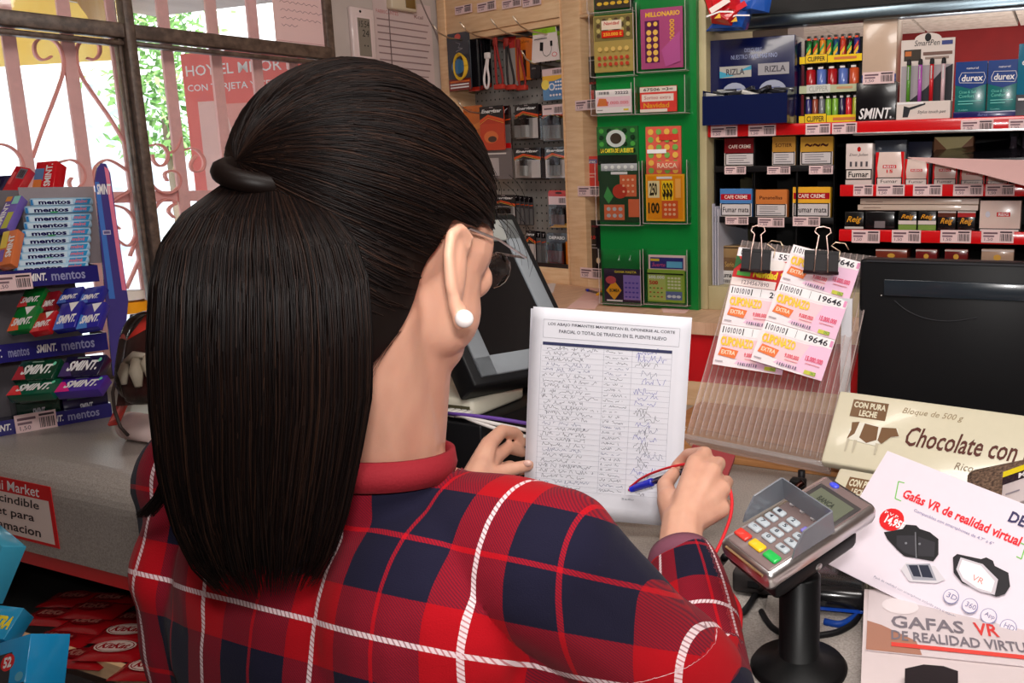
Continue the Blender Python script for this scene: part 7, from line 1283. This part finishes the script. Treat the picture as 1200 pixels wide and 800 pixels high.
# ponytail core
sec = [(203,314,62,0.598),(222,308,100,0.585),(250,304,160,0.572),(285,305,205,0.565),(330,307,228,0.562),(400,308,236,0.565),(470,309,232,0.575),(540,306,214,0.590),(590,305,190,0.603),(625,306,156,0.612),(645,308,110,0.618)]
def psec(v):
    x = v*(len(sec)-1); i = min(int(x), len(sec)-2); f_ = x-i; a, b_ = sec[i], sec[i+1]; f2 = f_*f_*(3-2*f_) if False else f_
    return [a[j]*(1-f2)+b_[j]*f2 for j in range(4)]
def ppt(u, v, k=1.0, extra=0.0):
    y, cx, wd, d = psec(v); c = P(cx, y, d); hw = wd/2/FL*d; th = 2*math.pi*u; dep = min(hw*0.62, 0.052)
    return c + AR*(hw*k*math.cos(th)) - Vector((0.25,0.97,0)).normalized()*(dep*k*math.sin(th)) - Vector((0,0,extra))
mb = MB(); mb.grid(lambda u, v: tuple(ppt(u, v, 0.93)-woman.location), 40, 30, (14,9,8)); pony = mb.obj('ponytail', HAIRB, woman, label='long straight dark ponytail')
# strands
def strand_mesh(strands, name, parent, r0=0.00055):
    V, F_, Cc = [], [], []; base = 0
    for pts, col, r_ in strands:
        n = len(pts); a = np.array([tuple(p_) for p_ in pts]); t = np.gradient(a, axis=0); t /= np.linalg.norm(t, axis=1)[:, None]+1e-9
        ref = np.array([0.3,0.5,0.8]); u = np.cross(t, ref); u /= np.linalg.norm(u, axis=1)[:, None]+1e-9; w_ = np.cross(t, u); taper = (1-np.linspace(0,1,n)**6*0.7)[:, None]*r_
        for k in range(3): V.append(a+(u*math.cos(2.094*k)+w_*math.sin(2.094*k))*taper)
        idx = np.arange(n-1)
        for k in range(3): k2 = (k+1) % 3; F_.append(np.stack([base+k*n+idx, base+k*n+idx+1, base+k2*n+idx+1, base+k2*n+idx], 1))
        Cc.append(np.tile(np.array(col), (3*(n-1), 1))); base += 3*n
    V = np.concatenate(V).astype(np.float32); F_ = np.concatenate(F_).astype(np.int32); Cc = np.concatenate(Cc)
    me = bpy.data.meshes.new(name); me.vertices.add(len(V)); me.vertices.foreach_set('co', V.ravel()); me.loops.add(F_.size); me.loops.foreach_set('vertex_index', F_.ravel()); me.polygons.add(len(F_)); me.polygons.foreach_set('loop_start', np.arange(0, F_.size, 4, dtype=np.int32)); me.update(calc_edges=True)
    ca = me.color_attributes.new('Col', 'FLOAT_COLOR', 'CORNER'); ca.data.foreach_set('color', np.repeat(np.hstack([Cc, np.ones((len(Cc),1))]), 4, axis=0).astype(np.float32).ravel())
    me.polygons.foreach_set('use_smooth', np.ones(len(F_), dtype=bool)); me.materials.append(HAIRS); o = bpy.data.objects.new(name, me); C.objects.link(o); o.parent = parent; o['kind'] = 'stuff'; return o
hr = random.Random(21)
def hcol():
    k = hr.random(); c = (0.004,0.0022,0.002) if k < 0.55 else ((0.009,0.0042,0.003) if k < 0.94 else (0.018,0.008,0.005)); s_ = hr.uniform(0.7,1.3); return tuple(x*s_ for x in c)
O0 = hd(0,-0.018,0.0); tdir = (TIE-O0).normalized(); strands = []
cen = Vector((0,-0.018,0.0))
for i in range(5200):
    th, ph = hr.uniform(0, 2*math.pi), math.acos(hr.uniform(-0.75, 1)); d_ = HR @ Vector((math.sin(ph)*math.cos(th), math.sin(ph)*math.sin(th), math.cos(ph)))
    hit = bvh.ray_cast(O0+d_*0.3, -d_, 0.3)
    if hit[0] is None: continue
    ang = d_.angle(tdir)
    if ang < 0.12: continue
    lift = hr.uniform(0.0, 0.0022); n = 12; pts = []; f0 = 1.0 if hr.random() < 0.75 else hr.uniform(0.4,1.0); wob = hr.uniform(-0.03,0.03)
    side = d_.cross(tdir).normalized()
    for k in range(n):
        s_ = k/(n-1)*f0; q = d_.slerp(tdir, s_*0.985) if hasattr(d_, 'slerp') else d_; q = (q+side*wob*math.sin(s_*math.pi)).normalized()
        hh = bvh.ray_cast(O0+q*0.3, -q, 0.3)
        if hh[0] is None: break
        pts.append(hh[0]+q*(lift+0.0004)-woman.location)
    if len(pts) >= 5: strands.append((pts, hcol(), hr.uniform(0.0004,0.0007)))
strand_mesh(strands, 'combed_strands', hair)
strands = []
for i in range(3600):
    u0 = hr.random(); k_ = hr.uniform(0.90, 1.03) if hr.random() < 0.8 else hr.uniform(0.4,0.95); v0, v1 = hr.uniform(0,0.06), (1.0 if hr.random() < 0.5 else hr.uniform(0.6,1.0)); ext = hr.uniform(-0.01,0.028) if v1 == 1.0 else 0; wob = hr.uniform(-0.012,0.012); fr_ = hr.uniform(2,5); n = 22; pts = []
    for k in range(n):
        s_ = k/(n-1); v = v0+(v1-v0)*s_; pts.append(ppt(u0+wob*math.sin(s_*fr_), v, k_, ext*max(0,s_-0.7)/0.3)-woman.location)
    strands.append((pts, hcol(), hr.uniform(0.0004,0.0007)))
# a loose wisp reaching left over the shoulder, nape wisps and fringe wisps
for i in range(110):
    a = P(hr.uniform(196,225), hr.uniform(470,520), 0.60); b_ = P(hr.uniform(200,215), hr.uniform(560,575), 0.615); c = P(158+hr.uniform(0,22), 607-hr.uniform(0,8), 0.66)
    strands.append(([(a*(1-t)**2+b_*2*t*(1-t)+c*t*t)-woman.location for t in [k/11 for k in range(12)]], hcol(), 0.0005))
strand_mesh(strands, 'tail_strands', pony)
strands = []
for i in range(90):
    xx = hr.uniform(0.0,0.055); a = hd(xx,-0.062+xx*0.5,-0.095+hr.uniform(0,0.02)); b_ = hd(xx*0.8,-0.078+xx*0.4,-0.125); c = hd(xx*0.7-0.005+hr.uniform(-0.01,0.01),-0.080+xx*0.3,-0.15-hr.uniform(0,0.035))
    strands.append(([(a*(1-t)**2+b_*2*t*(1-t)+c*t*t)-woman.location for t in [k/9 for k in range(10)]], hcol(), 0.00018))
for i in range(14):
    l = (hr.uniform(0.05,0.085), hr.uniform(0.04,0.075), hr.uniform(0.0,0.06)); a = hd(*l); b_ = hd(l[0]+0.012, l[1]+0.02, l[2]-0.01); c = hd(l[0]+hr.uniform(-0.004,0.012), l[1]+hr.uniform(0.005,0.03), l[2]-hr.uniform(0.02,0.05))
    strands.append(([(a*(1-t)**2+b_*2*t*(1-t)+c*t*t)-woman.location for t in [k/9 for k in range(10)]], hcol(), 0.00025))
strand_mesh(strands, 'loose_strands', hair)
# hair tie
ta = (P(300,215,0.6)-P(300,190,0.6)); tx = (TIE-O0).normalized(); u = tx.orthogonal().normalized(); w_ = tx.cross(u)
mb = MB(); A = P(272,196,0.588); Bq = P(350,217,0.592); mid = P(316,202,0.573); pts = []
for k in range(25):
    q = 2*math.pi*k/24; c = (A+Bq)/2; e1 = (Bq-A)/2; e2 = Vector((0.2,0.97,0.1)).normalized()*0.026; pts.append(tuple(c+e1*math.cos(q)-e2*math.sin(q)-woman.location))
mb.tube(pts, 0.0075, (5,4,6), 10, cap=False); mb.obj('hair_tie', HAIRB, woman)
